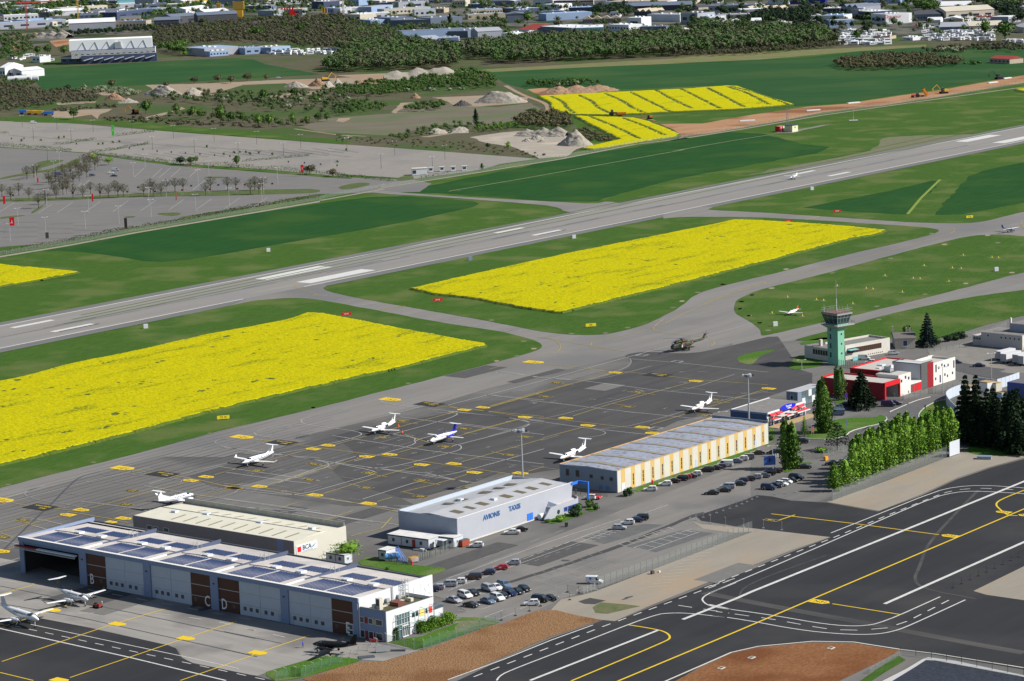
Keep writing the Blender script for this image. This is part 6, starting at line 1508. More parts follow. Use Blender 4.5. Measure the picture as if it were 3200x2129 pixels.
def trailer(px,head,label,tip=.0,m=None):
 g=G1(px);t=empty('farm_trailer',(g.x,g.y,.2),R(head));tag(t,label,'trailer')
 mb=MB();mb.loft([[(-3,-1.1,1.2),(3,-1.1,1.2),(3,1.1,1.2),(-3,1.1,1.2)],[(-3.4,-1.3,2.9),(3.4,-1.3,2.9),(3.4,1.3,2.9),(-3.4,1.3,2.9)]])
 o=mb.build('tub',m or dig_o,t);o.rotation_euler[1]=-tip
 if tip:o.location=(-1.5,0,2.2)
 B(t,'chassis',dk_steel,-3,3.6,-.5,.5,.8,1.15)
 for x in(-1.6,-.4):
  for sy in(-1,1):mb=MB();mb.tube((x,sy*1-.2,.55),(x,sy*1+.2,.55),.55,n=12);mb.build('wheel',tyre,t)
tractor(A2(1862,778),5,mat('tractor_dark',(.04,.05,.03),.6),'dark tractor in the gap between the two far rapeseed fields',s=1.9)
trailer(A2(1912,780),5,'orange trailer behind the dark tractor',m=dig_o)
tractor(A3(1632,655),195,tr_red,'red tractor on the orange earthworks',s=1.6);trailer(A3(1668,650),195,'orange tipping trailer with its tub raised',1.0)
def digger(px,head,m,label,s=1.0):
 g=G1(px);t=empty('excavator',(g.x,g.y,.2),R(head));t.scale=(s,)*3;tag(t,label,'excavator')
 for sy in(-1,1):B(t,'track',black_m,-1.9,1.9,sy*1.2-.3,sy*1.2+.3,0,.9)
 B(t,'house',m,-2.2,1.0,-1.2,1.2,1.0,2.2);B(t,'cab',glass_m,.1,1.5,.2,1.2,1.0,2.9)
 mb=MB();mb.tube((1.2,-.4,1.6),(3.6,-.4,4.6),.25,n=4);mb.tube((3.6,-.4,4.6),(6.0,-.4,2.6),.2,n=4);mb.tube((6,-.4,2.6),(5.4,-.4,1.4),.45,.3,n=4);mb.build('arm',m,t)
digger(A3(1820,628),195,dig_y,'yellow excavator on the orange earthworks',1.5)
digger(A3(2190,532),200,mat('loader_dark',(.04,.06,.05),.6),'dark excavator at the far right end of the earthworks',1.5)
digger(A2(2100,800),180,dig_o,'orange machine raising dust right of the far trailer',1.0)
digger(A1(905,765),180,dig_o,'orange digger working beside the round dark tree',1.4)
digger(A1(2180,545),20,dig_y,'yellow digger among the far gravel heaps',1.6)
for k,(x,y,c,l)in enumerate(((165,765,blue_pt,'blue lorry at the left of the machinery line'),(215,768,mat('digger_yellow',(0,0,0)),'yellow machine in the middle of the machinery line'),(258,770,dig_y,'second yellow machine of the machinery line'),(325,775,blue_pt,'blue dump truck at the right of the machinery line'))):
 g=G1(A1(x,y));t=empty('dump_truck',(g.x,g.y,.2),R(5));tag(t,l,'truck','machines lined up beside the empty car park')
 mb=MB();mb.loft([[(-4,-1.2,1.2),(2,-1.2,1.2),(2,1.2,1.2),(-4,1.2,1.2)],[(-4.6,-1.4,3.2),(2,-1.4,3.2),(2,1.4,3.2),(-4.6,1.4,3.2)]]);mb.build('tub',c,t)
 B(t,'cab',c,2.2,4.2,-1.2,1.2,.9,3.1)
 for xx in(-3,-1.6,3):B(t,'wheel',tyre,xx-.6,xx+.6,-1.3,1.3,0,1.1)
 # ------ people
def person_mesh(step=.12,arm=.12):
 me=bpy.data.meshes.new('person')
 V=[(0,0,.95),(0,0,1.15),(0,0,1.40),(0,0,1.52),(.02,0,1.66),(.02,0,1.74),(0,.10,.90),(step,.11,.48),(step*.6,.11,.06),(step*.6+.14,.11,.03),(0,-.10,.90),(-step,-.11,.48),(-step*1.6,-.11,.06),(-step*1.6+.14,-.11,.03),(0,.20,1.38),(-.03,.24,1.12),(arm,.25,.88),(0,-.20,1.38),(.03,-.24,1.12),(arm,-.25,.88)]
 E_=[(0,1),(1,2),(2,3),(3,4),(4,5),(0,6),(6,7),(7,8),(8,9),(0,10),(10,11),(11,12),(12,13),(2,14),(14,15),(15,16),(2,17),(17,18),(18,19)]
 rad=[.15,.14,.17,.065,.10,.07,.10,.07,.045,.035,.10,.07,.045,.035,.07,.05,.035,.07,.05,.035]
 me.from_pydata(V,E_,[])
 o=bpy.data.objects.new('p',me);COL.objects.link(o)
 sk=o.modifiers.new('s','SKIN');ss=o.modifiers.new('u','SUBSURF');ss.levels=1
 for i,r_ in enumerate(rad):me.skin_vertices[0].data[i].radius=(r_,r_*(1.0 if i>2 else 1.15))
 me.skin_vertices[0].data[0].use_root=True
 dg=bpy.context.evaluated_depsgraph_get()
 out=bpy.data.meshes.new_from_object(o.evaluated_get(dg))
 bpy.data.objects.remove(o)
 out.materials.clear()
 mi=[]
 for p in out.polygons:
  c=p.center
  mi.append(0 if c.z>1.5 or(abs(c.y)>.2 and c.z<.95 and c.z>.8)else(1 if c.z>.93 else 2)if c.z>.1 else 3)
 out.polygons.foreach_set('material_index',mi)
 out.polygons.foreach_set('use_smooth',[True]*len(out.polygons))
 return out
skin=mat('skin',(.42,.24,.16),.6);shoe=mat('shoes',(.02,.02,.02),.7);hair=mat('hair',(.03,.02,.015),.8)
for px,h,top,leg,l in((C2(615,1311),-20,(.03,.06,.45),(.02,.04,.35),'person in blue overalls standing left of the black aircraft'),(HZ(935,850),100,(.02,.025,.015),(.02,.02,.02),'person in dark flying kit beside the helicopter, left of two'),(HZ(1005,830),60,(.03,.035,.02),(.02,.025,.02),'person in dark flying kit beside the helicopter, right of two'),(L4(436,520),60,(.02,.02,.025),(.02,.02,.03),'person in dark clothes walking at the bend of the road'),(L6(1175,525),-60,(.03,.05,.04),(.02,.03,.05),'person in dark clothes by the pipes between the two hangars')):
 g=G1(px);me=person_mesh()
 for m in(skin,mat('cloth_'+l[-12:],top,.8),mat('legs_'+l[-12:],leg,.8),shoe):me.materials.append(m)
 t=obj('person',me,None,None,(g.x,g.y,.17),R(h));t.data.name='person';tag(t,l,'person')
 mb=MB();mb.loft([[(.0+r_*math.cos(a)-.01,r_*math.sin(a),zz)for a in[2*math.pi*q/10 for q in range(10)]]for r_,zz in((.105,1.70),(.11,1.76),(.07,1.82),(.02,1.835))]);mb.build('hair',hair,t,smooth=True)
# ------ trees and bushes
def leaf_mat(name,c1,c2,c3=None,warm=None):
 m=bpy.data.materials.new(name);m.use_nodes=True;MATS[name]=m
 t=m.node_tree;b=t.nodes['Principled BSDF'];b.inputs['Roughness'].default_value=.8;b.inputs['Specular IOR Level'].default_value=.15
 g=t.nodes.new('ShaderNodeNewGeometry')
 n=t.nodes.new('ShaderNodeTexNoise');n.inputs['Scale'].default_value=.16;n.inputs['Detail'].default_value=3
 t.links.new(g.outputs['Position'],n.inputs['Vector'])
 r_=t.nodes.new('ShaderNodeMapRange');r_.inputs[1].default_value=.36;r_.inputs[2].default_value=.64
 t.links.new(n.outputs[0],r_.inputs[0])
 x=t.nodes.new('ShaderNodeMix');x.data_type='RGBA'
 x.inputs[6].default_value=(*c1,1);x.inputs[7].default_value=(*c2,1);t.links.new(r_.outputs[0],x.inputs[0])
 out=x.outputs[2]
 if c3:
  n2=t.nodes.new('ShaderNodeTexNoise');n2.inputs['Scale'].default_value=.045;n2.inputs['Detail'].default_value=2
  t.links.new(g.outputs['Position'],n2.inputs['Vector'])
  r2=t.nodes.new('ShaderNodeMapRange');r2.inputs[1].default_value=.48;r2.inputs[2].default_value=.58
  t.links.new(n2.outputs[0],r2.inputs[0])
  y=t.nodes.new('ShaderNodeMix');y.data_type='RGBA'
  t.links.new(r2.outputs[0],y.inputs[0]);t.links.new(out,y.inputs[6]);y.inputs[7].default_value=(*c3,1)
  out=y.outputs[2]
 h=t.nodes.new('ShaderNodeHueSaturation')
 ri=t.nodes.new('ShaderNodeMapRange');ri.inputs[3].default_value=.75;ri.inputs[4].default_value=1.3
 t.links.new(g.outputs['Random Per Island'],ri.inputs[0]);t.links.new(ri.outputs[0],h.inputs['Value'])
 t.links.new(out,h.inputs['Color']);t.links.new(h.outputs[0],b.inputs['Base Color'])
 return m
lf_spring=leaf_mat('leaves_spring_green',(.085,.175,.018),(.15,.27,.035))
lf_pop=leaf_mat('leaves_poplar',(.055,.115,.018),(.10,.18,.03))
lf_green=leaf_mat('leaves_green',(.034,.078,.017),(.066,.12,.026))
lf_dark=leaf_mat('needles_dark',(.010,.024,.012),(.022,.042,.016))
lf_blue=leaf_mat('needles_blue',(.022,.040,.036),(.035,.058,.048))
lf_brown=leaf_mat('twigs_brown',(.070,.062,.036),(.095,.10,.045))
lf_bare=leaf_mat('twigs_grey',(.085,.078,.055),(.075,.095,.035))
lf_wood=leaf_mat('wood_leaves',(.040,.080,.022),(.068,.118,.034),(.075,.085,.044))
lf_scrub=leaf_mat('scrub_leaves',(.072,.066,.042),(.055,.075,.03),(.085,.078,.052))
lf_blos=leaf_mat('blossom',(.22,.24,.17),(.10,.14,.06))
bark=mat('bark',(.07,.055,.04),.95,(.11,.09,.07),1.2,.9)
barkp=mat('pale_bark',(.22,.20,.17),.9)
def quads_mesh(name,C,size,rs_,flat=0.0):
 n=len(C)
 a=rs_.normal(size=(n,3));a/=np.linalg.norm(a,axis=1)[:,None]
 if flat:a[:,2]*=(1-flat);a/=np.linalg.norm(a,axis=1)[:,None]
 b=np.cross(a,rs_.normal(size=(n,3)));b/=np.linalg.norm(b,axis=1)[:,None]
 s_=(size*rs_.uniform(.6,1.3,n))[:,None]
 V=np.stack([C-a*s_*.5,C+b*s_*.35,C+a*s_*.5,C-b*s_*.35],1).reshape(-1,3)
 return V
def mesh_from_quads(name,V):
 n=len(V)//4
 me=bpy.data.meshes.new(name)
 me.vertices.add(len(V));me.vertices.foreach_set('co',V.astype('f').ravel())
 me.loops.add(n*4);me.loops.foreach_set('vertex_index',np.arange(n*4,dtype='i'))
 me.polygons.add(n);me.polygons.foreach_set('loop_start',np.arange(0,n*4,4,dtype='i'))
 me.update()
 return me
def cloud(kind,h,r_,n,seed):
 """leaf positions for a crown of unit kind"""
 rs_=np.random.RandomState(seed)
 if kind=='poplar':
  k=26
  zc=rs_.uniform(.07,.95,k)*h
  rad=r_*np.clip(np.sin(np.clip((zc/h+.04)/1.06,0,1)**.7*np.pi),.3,1)*rs_.uniform(.75,1.15,k)
  th=rs_.uniform(0,2*np.pi,k)
  cc=np.stack([np.cos(th)*rad*.55,np.sin(th)*rad*.55,zc],1)
  i=rs_.randint(0,k,n)
  d=rs_.normal(size=(n,3));d/=np.linalg.norm(d,axis=1)[:,None]
  rr=(rad[i]*.62)[:,None]*rs_.uniform(.75,1.05,(n,1))
  return cc[i]+d*rr*np.array([1,1,2.0])
 if kind=='conifer':
  z=h*(1-rs_.uniform(0,1,n)**.62)*.94+.06*h
  lay=np.floor(z/h*13)/13*h
  z=lay+(z-lay)*.45+.02*h
  R_=r_*(1-z/h)**.85+.1
  nb=9
  th=(rs_.randint(0,nb,n)+rs_.normal(0,.14,n))*2*np.pi/nb+lay*2.3
  q=R_*rs_.uniform(0.2,1,n)**.7*(1+.18*np.sin(th*3+lay))
  return np.stack([np.cos(th)*q,np.sin(th)*q,z-q*.22+.3],1)
 if kind=='cedar':
  lay=rs_.choice(np.linspace(.25,.97,7),n);z=lay*h+rs_.normal(0,.012*h,n)
  R_=r_*(1.1-lay)**.6
  nb=6;th=(rs_.randint(0,nb,n)+rs_.normal(0,.18,n))*2*np.pi/nb+lay*9
  q=R_*rs_.uniform(0.1,1,n)**.6
  return np.stack([np.cos(th)*q,np.sin(th)*q,z+.05*q],1)
 if kind in('broad','bush'):
  k=16 if kind=='broad' else 8
  c0=h*(.60 if kind=='broad' else .42);hz=h*(.36 if kind=='broad' else .40)
  d=rs_.normal(size=(k,3));d/=np.linalg.norm(d,axis=1)[:,None];d*=rs_.uniform(.25,.72,(k,1))
  cc=d*np.array([r_,r_,hz])+np.array([0,0,c0])
  i=rs_.randint(0,k,n)
  e=rs_.normal(size=(n,3));e/=np.linalg.norm(e,axis=1)[:,None]
  return cc[i]+e*np.array([r_,r_,hz])*rs_.uniform(.34,.52,(n,1))*(rs_.uniform(.7,1.2,k)[i])[:,None]
 if kind=='bare':
  th=rs_.uniform(0,2*np.pi,n);u=rs_.uniform(0,1,n)**.5
  ph=rs_.uniform(.1,1.0,n)*np.pi/2
  q=r_*u
  return np.stack([np.cos(th)*np.cos(ph)*q*1.0,np.sin(th)*np.cos(ph)*q,h*.38+np.sin(ph)*q/r_*h*.6],1)
def core_mesh(kind,h,r_,seed,s_=.8):
 """dark inner volume so crowns are not see-through"""
 bm=bmesh.new();bmesh.ops.create_icosphere(bm,subdivisions=2,radius=1)
 for v in bm.verts:
  k=.75+.3*noise.noise(v.co*2+Vector((seed,0,0)))
  if kind=='poplar':v.co=Vector((v.co.x*r_*s_*k*.8,v.co.y*r_*s_*k*.8,h*.54+v.co.z*h*.40))
  elif kind=='conifer':
   zz=(v.co.z+1)/2;v.co=Vector((v.co.x*r_*.62*k,v.co.y*r_*.62*k,0))*(1.15-zz)+Vector((0,0,h*(.1+zz*.78)))
  elif kind=='broad':v.co=Vector((v.co.x*r_*s_*k*.8,v.co.y*r_*s_*k*.8,h*.6+v.co.z*h*.30*k))
  else:v.co=Vector((v.co.x*r_*s_*k*.85,v.co.y*r_*s_*k*.85,max(.02,h*.4+v.co.z*h*.42*k)))
 vs=[tuple(v.co)for v in bm.verts];fs=[tuple(v.index for v in f.verts)for f in bm.faces]
 bm.free()
 return vs,fs
protos={}
def tree_proto(kind,h,r_,n,size,seed,core=True):
 key=(kind,h,r_,n,seed)
 if key in protos:return protos[key]
 rs_=np.random.RandomState(seed+7)
 V=quads_mesh('c',cloud(kind,h,r_,n,seed),size,rs_,.35 if kind=='cedar' else 0)
 if core and kind not in('bare','cedar'):
  vs,fs=core_mesh(kind,h,r_,seed)
  me=bpy.data.meshes.new('crown')
  nq=len(V)//4
  me.from_pydata([tuple(v)for v in V]+vs,[],[(4*i,4*i+1,4*i+2,4*i+3)for i in range(nq)]+[tuple(a+4*nq for a in f)for f in fs])
  me.update()
 else:me=mesh_from_quads('crown',V)
 mb=MB()
 if kind=='bare':
  mb.tube((0,0,0),(0,0,h*.38),.22,.17,6)
  for k in range(7):
   a=k*2.4;e=Vector((math.cos(a)*r_*.55,math.sin(a)*r_*.55,h*(.66+.04*(k%3))))
   mb.tube((0,0,h*.34),e,.12,.05,5)
   for q in range(3):
    a2=a+(q-1)*.7;mb.tube(e,e+Vector((math.cos(a2)*r_*.38,math.sin(a2)*r_*.38,h*(.12+.06*q))),.05,.02,4)
 else:
  mb.tube((0,0,0),(0,0,h*(.3 if kind!='cedar' else .9)),max(.12,h*.022),max(.06,h*.014),7)
  for k in range(4):
   a=k*1.7;mb.tube((0,0,h*.2),(math.cos(a)*r_*.4,math.sin(a)*r_*.4,h*.5),h*.010,h*.004,5)
 tk=mb.mesh('trunk')
 protos[key]=(me,tk)
 return protos[key]
trees_n=0
def tree(px,h,kind,m,label,r_=None,name='tree',group=None,n=900,size=.45,seed=None,z=.16,hid=False):
 """px = foot of the trunk in the photo"""
 global trees_n
 trees_n+=1
 seed=trees_n%3 if seed is None else seed
 base={'poplar':(12,1.9),'conifer':(12,3.6),'cedar':(10,5.5),'broad':(9,3.8),'bush':(2.2,1.4),'bare':(8,3.8)}[kind]
 me,tk=tree_proto(kind,base[0],base[1],n,size,seed)
 g=G1(px)
 t=empty(name,(g.x,g.y,z),(trees_n*2.1)%6.28)
 s_=h/base[0];rr=(r_/base[1])if r_ else s_
 t.scale=(rr,rr,s_)
 tag(t,label,'bush' if kind=='bush' else 'tree',group)
 c=obj('crown' if kind!='bush' else 'foliage',me,None,t);setm(c,m)
 if kind!='bush':q=obj('trunk',tk,None,t);setm(q,barkp if m is lf_spring else bark)
 return t
 # poplars along the fence
GP='poplars in the long row along the fence'
VP=crop(2560,1280,2.694)
pops=[(VP(*q[:2]),q[2])for q in((130,690,8.4),(215,650,8.6),(290,625,13.6),(345,600,14.2),(330,540,13),(400,575,14.4),(450,550,14.6),(430,500,13.4),(505,530,14),(560,508,13.6),(540,460,12.6),(620,480,14.4),(670,462,16),(650,420,14),(735,440,15.6),(800,415,13.2),(780,370,12),(860,395,12.6),(930,375,14),(900,340,12),(990,350,14),(1050,330,13),(1105,320,13.4))]
for k,(p,h)in enumerate(pops):
 lb=['bright green poplar at the near tip of the row along the fence','small bright poplar second from the near tip of the row',None][min(k,2)]or 'bright spring green poplar within the dense row along the fence'
 if k==len(pops)-1:lb='bright green poplar at the far end of the row, beside the dark conifers'
 tree(p,h,'poplar',lf_spring,lb,2.2+(k*7%5)*.16,'poplar_tree',GP,1500,.55)
for p,h,r_,l in((L3(385,1400),15.2,2.7,'tall dark poplar, left of the pair beside the arrow sign'),(L3(425,1395),14.0,2.3,'tall dark poplar in the middle of the group beside the arrow sign'),(L3(510,1395),15.6,2.6,'tall dark poplar, right of the pair beside the arrow sign')):
 tree(p,h,'poplar',lf_pop,l,r_,'poplar_tree','dark poplars beside the arrow sign',2000,.5)
for p,h,r_,l in((L3(965,800),17.5,2.6,'tall bright poplar left of three before the white glass block'),(L3(1000,812),18.6,2.6,'tallest bright poplar, middle of three before the white glass block'),(L3(1045,798),16.5,2.6,'bright poplar right of three before the white glass block')):
 tree(p,h,'poplar',lf_pop,l,r_,'poplar_tree','bright poplars before the glass block',2000,.5)
for p,h,r_,l in((L1(430,1290),12,1.9,'thin grey green birch left of three at the red wall'),(L1(485,1295),11.4,1.8,'thin grey green birch in the middle at the red wall'),(L1(525,1285),12.2,2.0,'thin grey green birch right of three at the red wall')):
 tree(p,h,'poplar',lf_green,l,r_,'birch_tree','birches at the red wall',700,.42)
tree(L1(880,1440),12.6,'conifer',lf_dark,'broad dark cedar standing before the red garage',5.4,'cedar_tree',None,4200,.62)
tree(L3(700,865),6.8,'conifer',lf_pop,'small cone shaped conifer right of the dark poplars',1.7,'conifer_tree',None,1800,.4,1)
tree(L3(1240,1090),7.6,'cedar',lf_dark,'spreading dark pine with layered branches in front of the car park kerb',5.0,'pine_tree',None,1500,.5)
tree(E1(1040,612),12.4,'conifer',lf_blue,'tall blue green fir beside the small beige house',4.0,'fir_tree',None,4200,.6)
GD_='dark conifers at the right edge'
for p,h,r_,l in((L4(930,880),20,4.4,'dark conifer, leftmost of the pointed group at the right'),(L4(1060,900),20.6,4.2,'dark pointed conifer, second of the right group'),(L4(1200,930),17.0,4.4,'dark conifer, third of the right group'),(L4(1330,960),14.5,4.6,'dark conifer between the third and the drooping one'),(L4(1500,1010),18.5,5.4,'dark conifer with drooping top at the blue wall'),(L4(1640,960),14.5,5.0,'dark conifer cut by the right picture edge'),(L4(1600,1060),10,4,'low dark conifer at the right picture edge'),(L4(1270,900),16.5,4.8,'dark conifer behind the third of the right group'),(L4(1420,930),15.5,5,'dark conifer behind the drooping one'),(L4(1560,930),17,5,'dark conifer behind the one cut by the picture edge'),(L4(1000,930),12,4.4,'low dark conifer between the first two of the right group'),(L4(1130,960),9,3.5,'low dark conifer filling the gap beside the white sign')):
 tree(p,h,'conifer',lf_dark,l,r_*1.15,'conifer_tree',GD_,4200,.62)
tree(L4(1050,890),11.6,'poplar',lf_pop,'light green poplar standing out in front of the dark conifers',2.1,'poplar_tree',None,2000,.5)
tree(E4(1965,1450),6.2,'broad',lf_spring,'airy yellow green tree beside the BCA hangar end',5.0,'spring_tree',None,1100,.42)
for p,h,r_,l in((E3(750,1042),2.7,1.3,'round dark bush left of the pair at the striped hangar'),(E3(795,1030),3.4,1.2,'taller round bush right of the pair at the striped hangar'),(L6(480,1215),1.3,1.3,'low bush at the tip of the curved annex bed'),(L6(780,1190),2.3,2.0,'bright shrub in front of the porthole'),(L6(1150,1050),2.8,2.3,'dark shrub in front of the blue windows'),(L6(1240,960),3.2,1.8,'tall shrub at the curved end wall'),(L6(1490,840),2.8,1.7,'green shrub right of the blue portal post'),(L6(1660,900),2.7,1.3,'black green shrub right of the blue portal'),(L3(560,1300),1.3,1.2,'low bush left of two under the dark poplars'),(L3(640,1280),1.4,1.1,'low bush right of two under the dark poplars'),(L3(990,1120),2.0,2.6,'bright green hedge bush behind the white railing'),(L3(165,930),2.2,1.6,'round bush at the far corner of the striped hangar'),(L3(1215,700),1.6,1.3,'small bush with white blossom beside the poplars'),(L3(2050,780),4.6,3.0,'bush with yellow flowers behind the poplar row'),(E1(1215,570),3.2,2.8,'dark bush right of the fir, first of the hedge'),(E1(1265,560),3.4,2.8,'dark bush in the middle of the hedge right of the fir'),(E1(1320,545),3.6,2.4,'dark bush at the right end of the hedge'),(E1(985,610),3.0,3.0,'low bush under the left side of the fir'),(E1(870,510),4.0,2.4,'thin bush behind the small beige house'),(E1(1120,590),3.5,2.2,'low bush under the right side of the fir'),(L5(140,905),1.0,.8,'dead looking small bush on the hangar lawn')):
 tree(p,h,'bush',lf_spring if 'bright' in l else(lf_dark if 'dark' in l else lf_green),l,r_,'bush',None,700,.30)
 # climbing hedge on the office block
rs_=np.random.RandomState(3)
n=5200
C=np.stack([rs_.uniform(8.9,11.3,n),rs_.uniform(10.0,22.6,n),rs_.uniform(0,1,n)**.8*2.9],1);C[:,2]*=.85+.2*np.sin(C[:,1]*1.3)
o=obj('climbing_hedge',mesh_from_quads('climbing_hedge',quads_mesh('h',C,.34,rs_)),lf_spring,None,an.location,R(-39.9));tag(o,'bright green climbing hedge along the coloured panels of the office block','hedge')
C=np.stack([rs_.uniform(8.9,9.8,500),rs_.uniform(2.2,3.4,500),rs_.uniform(0,3.0,500)],1)
o=obj('climbing_plant',mesh_from_quads('climbing_plant',quads_mesh('h',C,.3,rs_)),lf_green,None,an.location,R(-39.9));tag(o,'dark climbing plant left of the glass bay','plant')
# ---- bare plane trees of the shopping car park
GBT='bare plane trees in the shopping car park'
bt=[(15,318),(80,350),(140,315),(215,345),(285,405),(335,375),(415,340),(465,308),(540,330),(612,335),(668,303),(738,325),(800,330),(848,293),(870,325),(910,325),(1060,320),(1110,293),(1130,315),(1188,318),(1225,283),(1290,285),(1350,283),(1515,312),(1552,277),(1677,275),(1738,273),(1845,303),(1878,272),(1908,303),(1935,268),(200,192),(250,180),(270,165),(500,262),(540,232),(585,205),(520,172),(600,165),(640,135),(560,132),(700,122),(720,100),(480,205),(440,255),(380,262),(410,212),(620,102),(660,92),(460,170),(400,300),(360,230),(490,300),(580,150),(640,180)]
for k,(x,y)in enumerate(bt):
 grn=k>33
 tree(B1(x,y),7.6+(k*37%10)*.14,'bare',lf_bare if not grn else lf_brown,'bare plane tree with a round twiggy crown in the car park rows' if not grn else 'budding plane tree in the avenue between the car park bays',None,'plane_tree',GBT,420,.42)
for p,h,r_,l in((B1(800,85),5.5,4.5,'bright green young tree at the head of the avenue'),(B1(690,60),5,4,'bright green shrub tree left at the head of the avenue')):
 tree(p,h,'broad',lf_spring,l,r_,'spring_tree',None,600,.5)
 # ---- individual trees of the middle distance
GM='single trees in the quarry scrub'
for i,(p,h,r_,m,l)in enumerate([(A1(975,765),12,5.6,lf_green,'round dark tree beside the orange digger'),(A1(493,800),9.5,4.2,lf_green,'round dark tree standing alone by the empty car park'),(A1(1180,775),10,3.6,lf_green,'dark tree left of the quarry grove'),(A1(1290,790),10,3.2,lf_pop,'slim grey green tree in the quarry grove'),(A1(1340,800),9,3.0,lf_pop,'small grey green tree in the quarry grove'),(A1(1480,830),15.5,6.0,lf_green,'largest dark tree of the quarry grove'),(A1(1545,820),9,3.5,lf_green,'dark tree right of the largest grove tree'),(A1(1625,825),8,3.0,lf_pop,'green tree under the car park skyline'),(A1(1730,850),10,4.0,lf_pop,'mid green tree, first of the right grove'),(A1(1800,855),11,4.0,lf_pop,'mid green tree, second of the right grove'),(A1(1880,850),6,2.6,lf_pop,'small green tree right of the right grove'),(A1(1960,835),9,3.0,lf_pop,'slim green tree on the scrub slope'),(A1(2055,840),7.5,3.2,lf_pop,'pale green tree on the scrub slope'),(A1(2130,820),8,3.4,lf_green,'dark tree near the sandy track'),(A1(2190,815),7,3.2,lf_green,'dark low tree near the sandy track'),(A1(1760,680),11,4.0,lf_green,'dark tree rising behind the white blossom'),(A1(1970,660),10,4.0,lf_green,'dark tree in front of the ochre bank'),(A1(2110,700),9,4.2,lf_green,'dark tree beside the ochre bank'),(A1(1110,590),6,4,lf_brown,'budding tree at the edge of the green field'),(A1(1300,560),6.5,4.5,lf_brown,'brownish tree at the lower field edge'),(A1(1460,550),7,5,lf_brown,'brownish tree, second at the lower field edge'),(A1(1545,560),7.5,4.6,lf_brown,'olive tree, third at the lower field edge'),(A1(1655,545),8,5,lf_bare,'bare tree, fourth at the lower field edge'),(A1(1785,540),6,3,lf_bare,'small bare tree near the white car on the track'),(A1(745,590),8,5,lf_brown,'budding tree at the left end of the white shrubs'),(A1(320,370),13,5,lf_green,'dark tree left of the white cinema-like building'),(A1(430,370),11,6,lf_green,'broad green tree at the corner of the white cinema-like building'),(A1(250,370),11,5,lf_green,'green tree behind the orange ground'),(A1(1010,385-0),6,3,lf_green,'green tree right of the white cinema-like building')if False else(A1(1240,380),6,3.4,lf_spring,'light green tree left of the blue office'),(A1(455,612),6,4,lf_dark,'dark bush tree at the lower left field edge'),(A1(2330,470),15,9,lf_green,'broad green tree at the right end of the green field'),(A2(937,838),12,2.2,lf_dark,'lone dark column poplar in the dry meadow'),(A2(1155,1008),6.0,2.2,lf_spring,'bright young tree on the gravel edge'),(A2(1015,998),4.2,1.7,lf_dark,'small dark tree on the gravel edge'),(A2(1310,768),5.0,4.5,lf_green,'round bush beside the sandy track bend'),(A2(978,1140),4.6,1.5,lf_green,'small green tree beside the ticket booths'),(A1(1585,1120),8,2.6,lf_green,'dark pointed tree between the car parks'),(A1(1310,1095),5,2.2,lf_green,'small tree at the right of the car park bushes'),(A1(1210,1105),5.5,4.5,lf_dark,'dark bush clump between the car parks'),(A1(1275,1105),5.5,3.6,lf_green,'green bush clump between the car parks'),(A1(2075,1170),6.5,4,lf_brown,'grey green tree right of the red sign'),(A1(2230,1185),5,3.5,lf_brown,'olive bush right of the red sign'),(T2(755,200)if False else A1(1715,255),14,9,lf_green,'broad dark green tree in the brown scrub wood'),(A1(2010,225),12,6,lf_green,'dark green tree in the brown scrub wood, further right'),(A2(1285,160),16,8,lf_green,'green tree beside the red roof'),(A2(765,180),16,3.5,lf_dark,'dark poplar before the long slate warehouse'),(A3(1240,280),14,5.5,lf_green,'dark tree in the middle of the caravan lot'),(A3(2100,250),18,8,lf_green,'big dark tree on the long striped roof'),(A3(2230,280),22,12,lf_green,'largest dark tree at the right edge of the lots')]):
 tree(p,h,'broad' if r_>1.6 and r_/h>.27 else 'poplar',m,l,r_,'tree',GM,520,.9 if h>9 else .6,i%3)
 # ---- masses of wood and scrub: one mesh each
def tmpl(kind,h,r_,n,size,seed):
 rs_=np.random.RandomState(seed)
 V=quads_mesh('t',cloud(kind,h,r_,n,seed),size,rs_)
 vs,fs=core_mesh(kind,h,r_,seed,.68)
 bmv=np.array(vs)
 T=[(bmv[f[0]],bmv[f[1]],bmv[f[2]],bmv[f[2]]*.999+bmv[f[0]]*.001)for f in fs[::2]]if False else[(bmv[f[0]],bmv[f[1]],bmv[f[2]],(bmv[f[2]]+bmv[f[0]])/2)for f in fs]
 return np.concatenate([V,np.array(T).reshape(-1,3)])
TB=[tmpl('broad',10,5.0,150,1.25,s_)for s_ in range(4)]
TS=[tmpl('bush',3.2,3.2,60,1.0,s_+9)for s_ in range(4)]
def wood(px,spacing,hr,m,label,name='wood',T=None,H0=10.,seed=1,jit=.45,cat='wood',wr=(.8,1.25)):
 pts=[tuple(G1(p)[:2])for p in px]
 A_=np.array(pts);rs_=np.random.RandomState(seed)
 xs,ys=np.arange(A_[:,0].min(),A_[:,0].max(),spacing),np.arange(A_[:,1].min(),A_[:,1].max(),spacing)
 X,Y_=np.meshgrid(xs,ys);P_=np.c_[X.ravel(),Y_.ravel()]+rs_.uniform(-jit,jit,(X.size,2))*spacing
 P_=P_[inside(pts,P_)]
 P_=P_[vnoise(P_,60,seed)>.12]if spacing<30 else P_
 out=[]
 T=T or TB
 for k,p in enumerate(P_):
  h=rs_.uniform(*hr)/H0;w_=h*rs_.uniform(*wr);a=rs_.uniform(0,6.28)
  c,s_=math.cos(a),math.sin(a);V=T[k%len(T)]
  out.append(np.c_[(V[:,0]*c-V[:,1]*s_)*w_+p[0],(V[:,0]*s_+V[:,1]*c)*w_+p[1],V[:,2]*h+.05])
 if not out:return
 o=obj(name,mesh_from_quads(name,np.concatenate(out)),m)
 return tag(o,label,cat,None,'stuff')
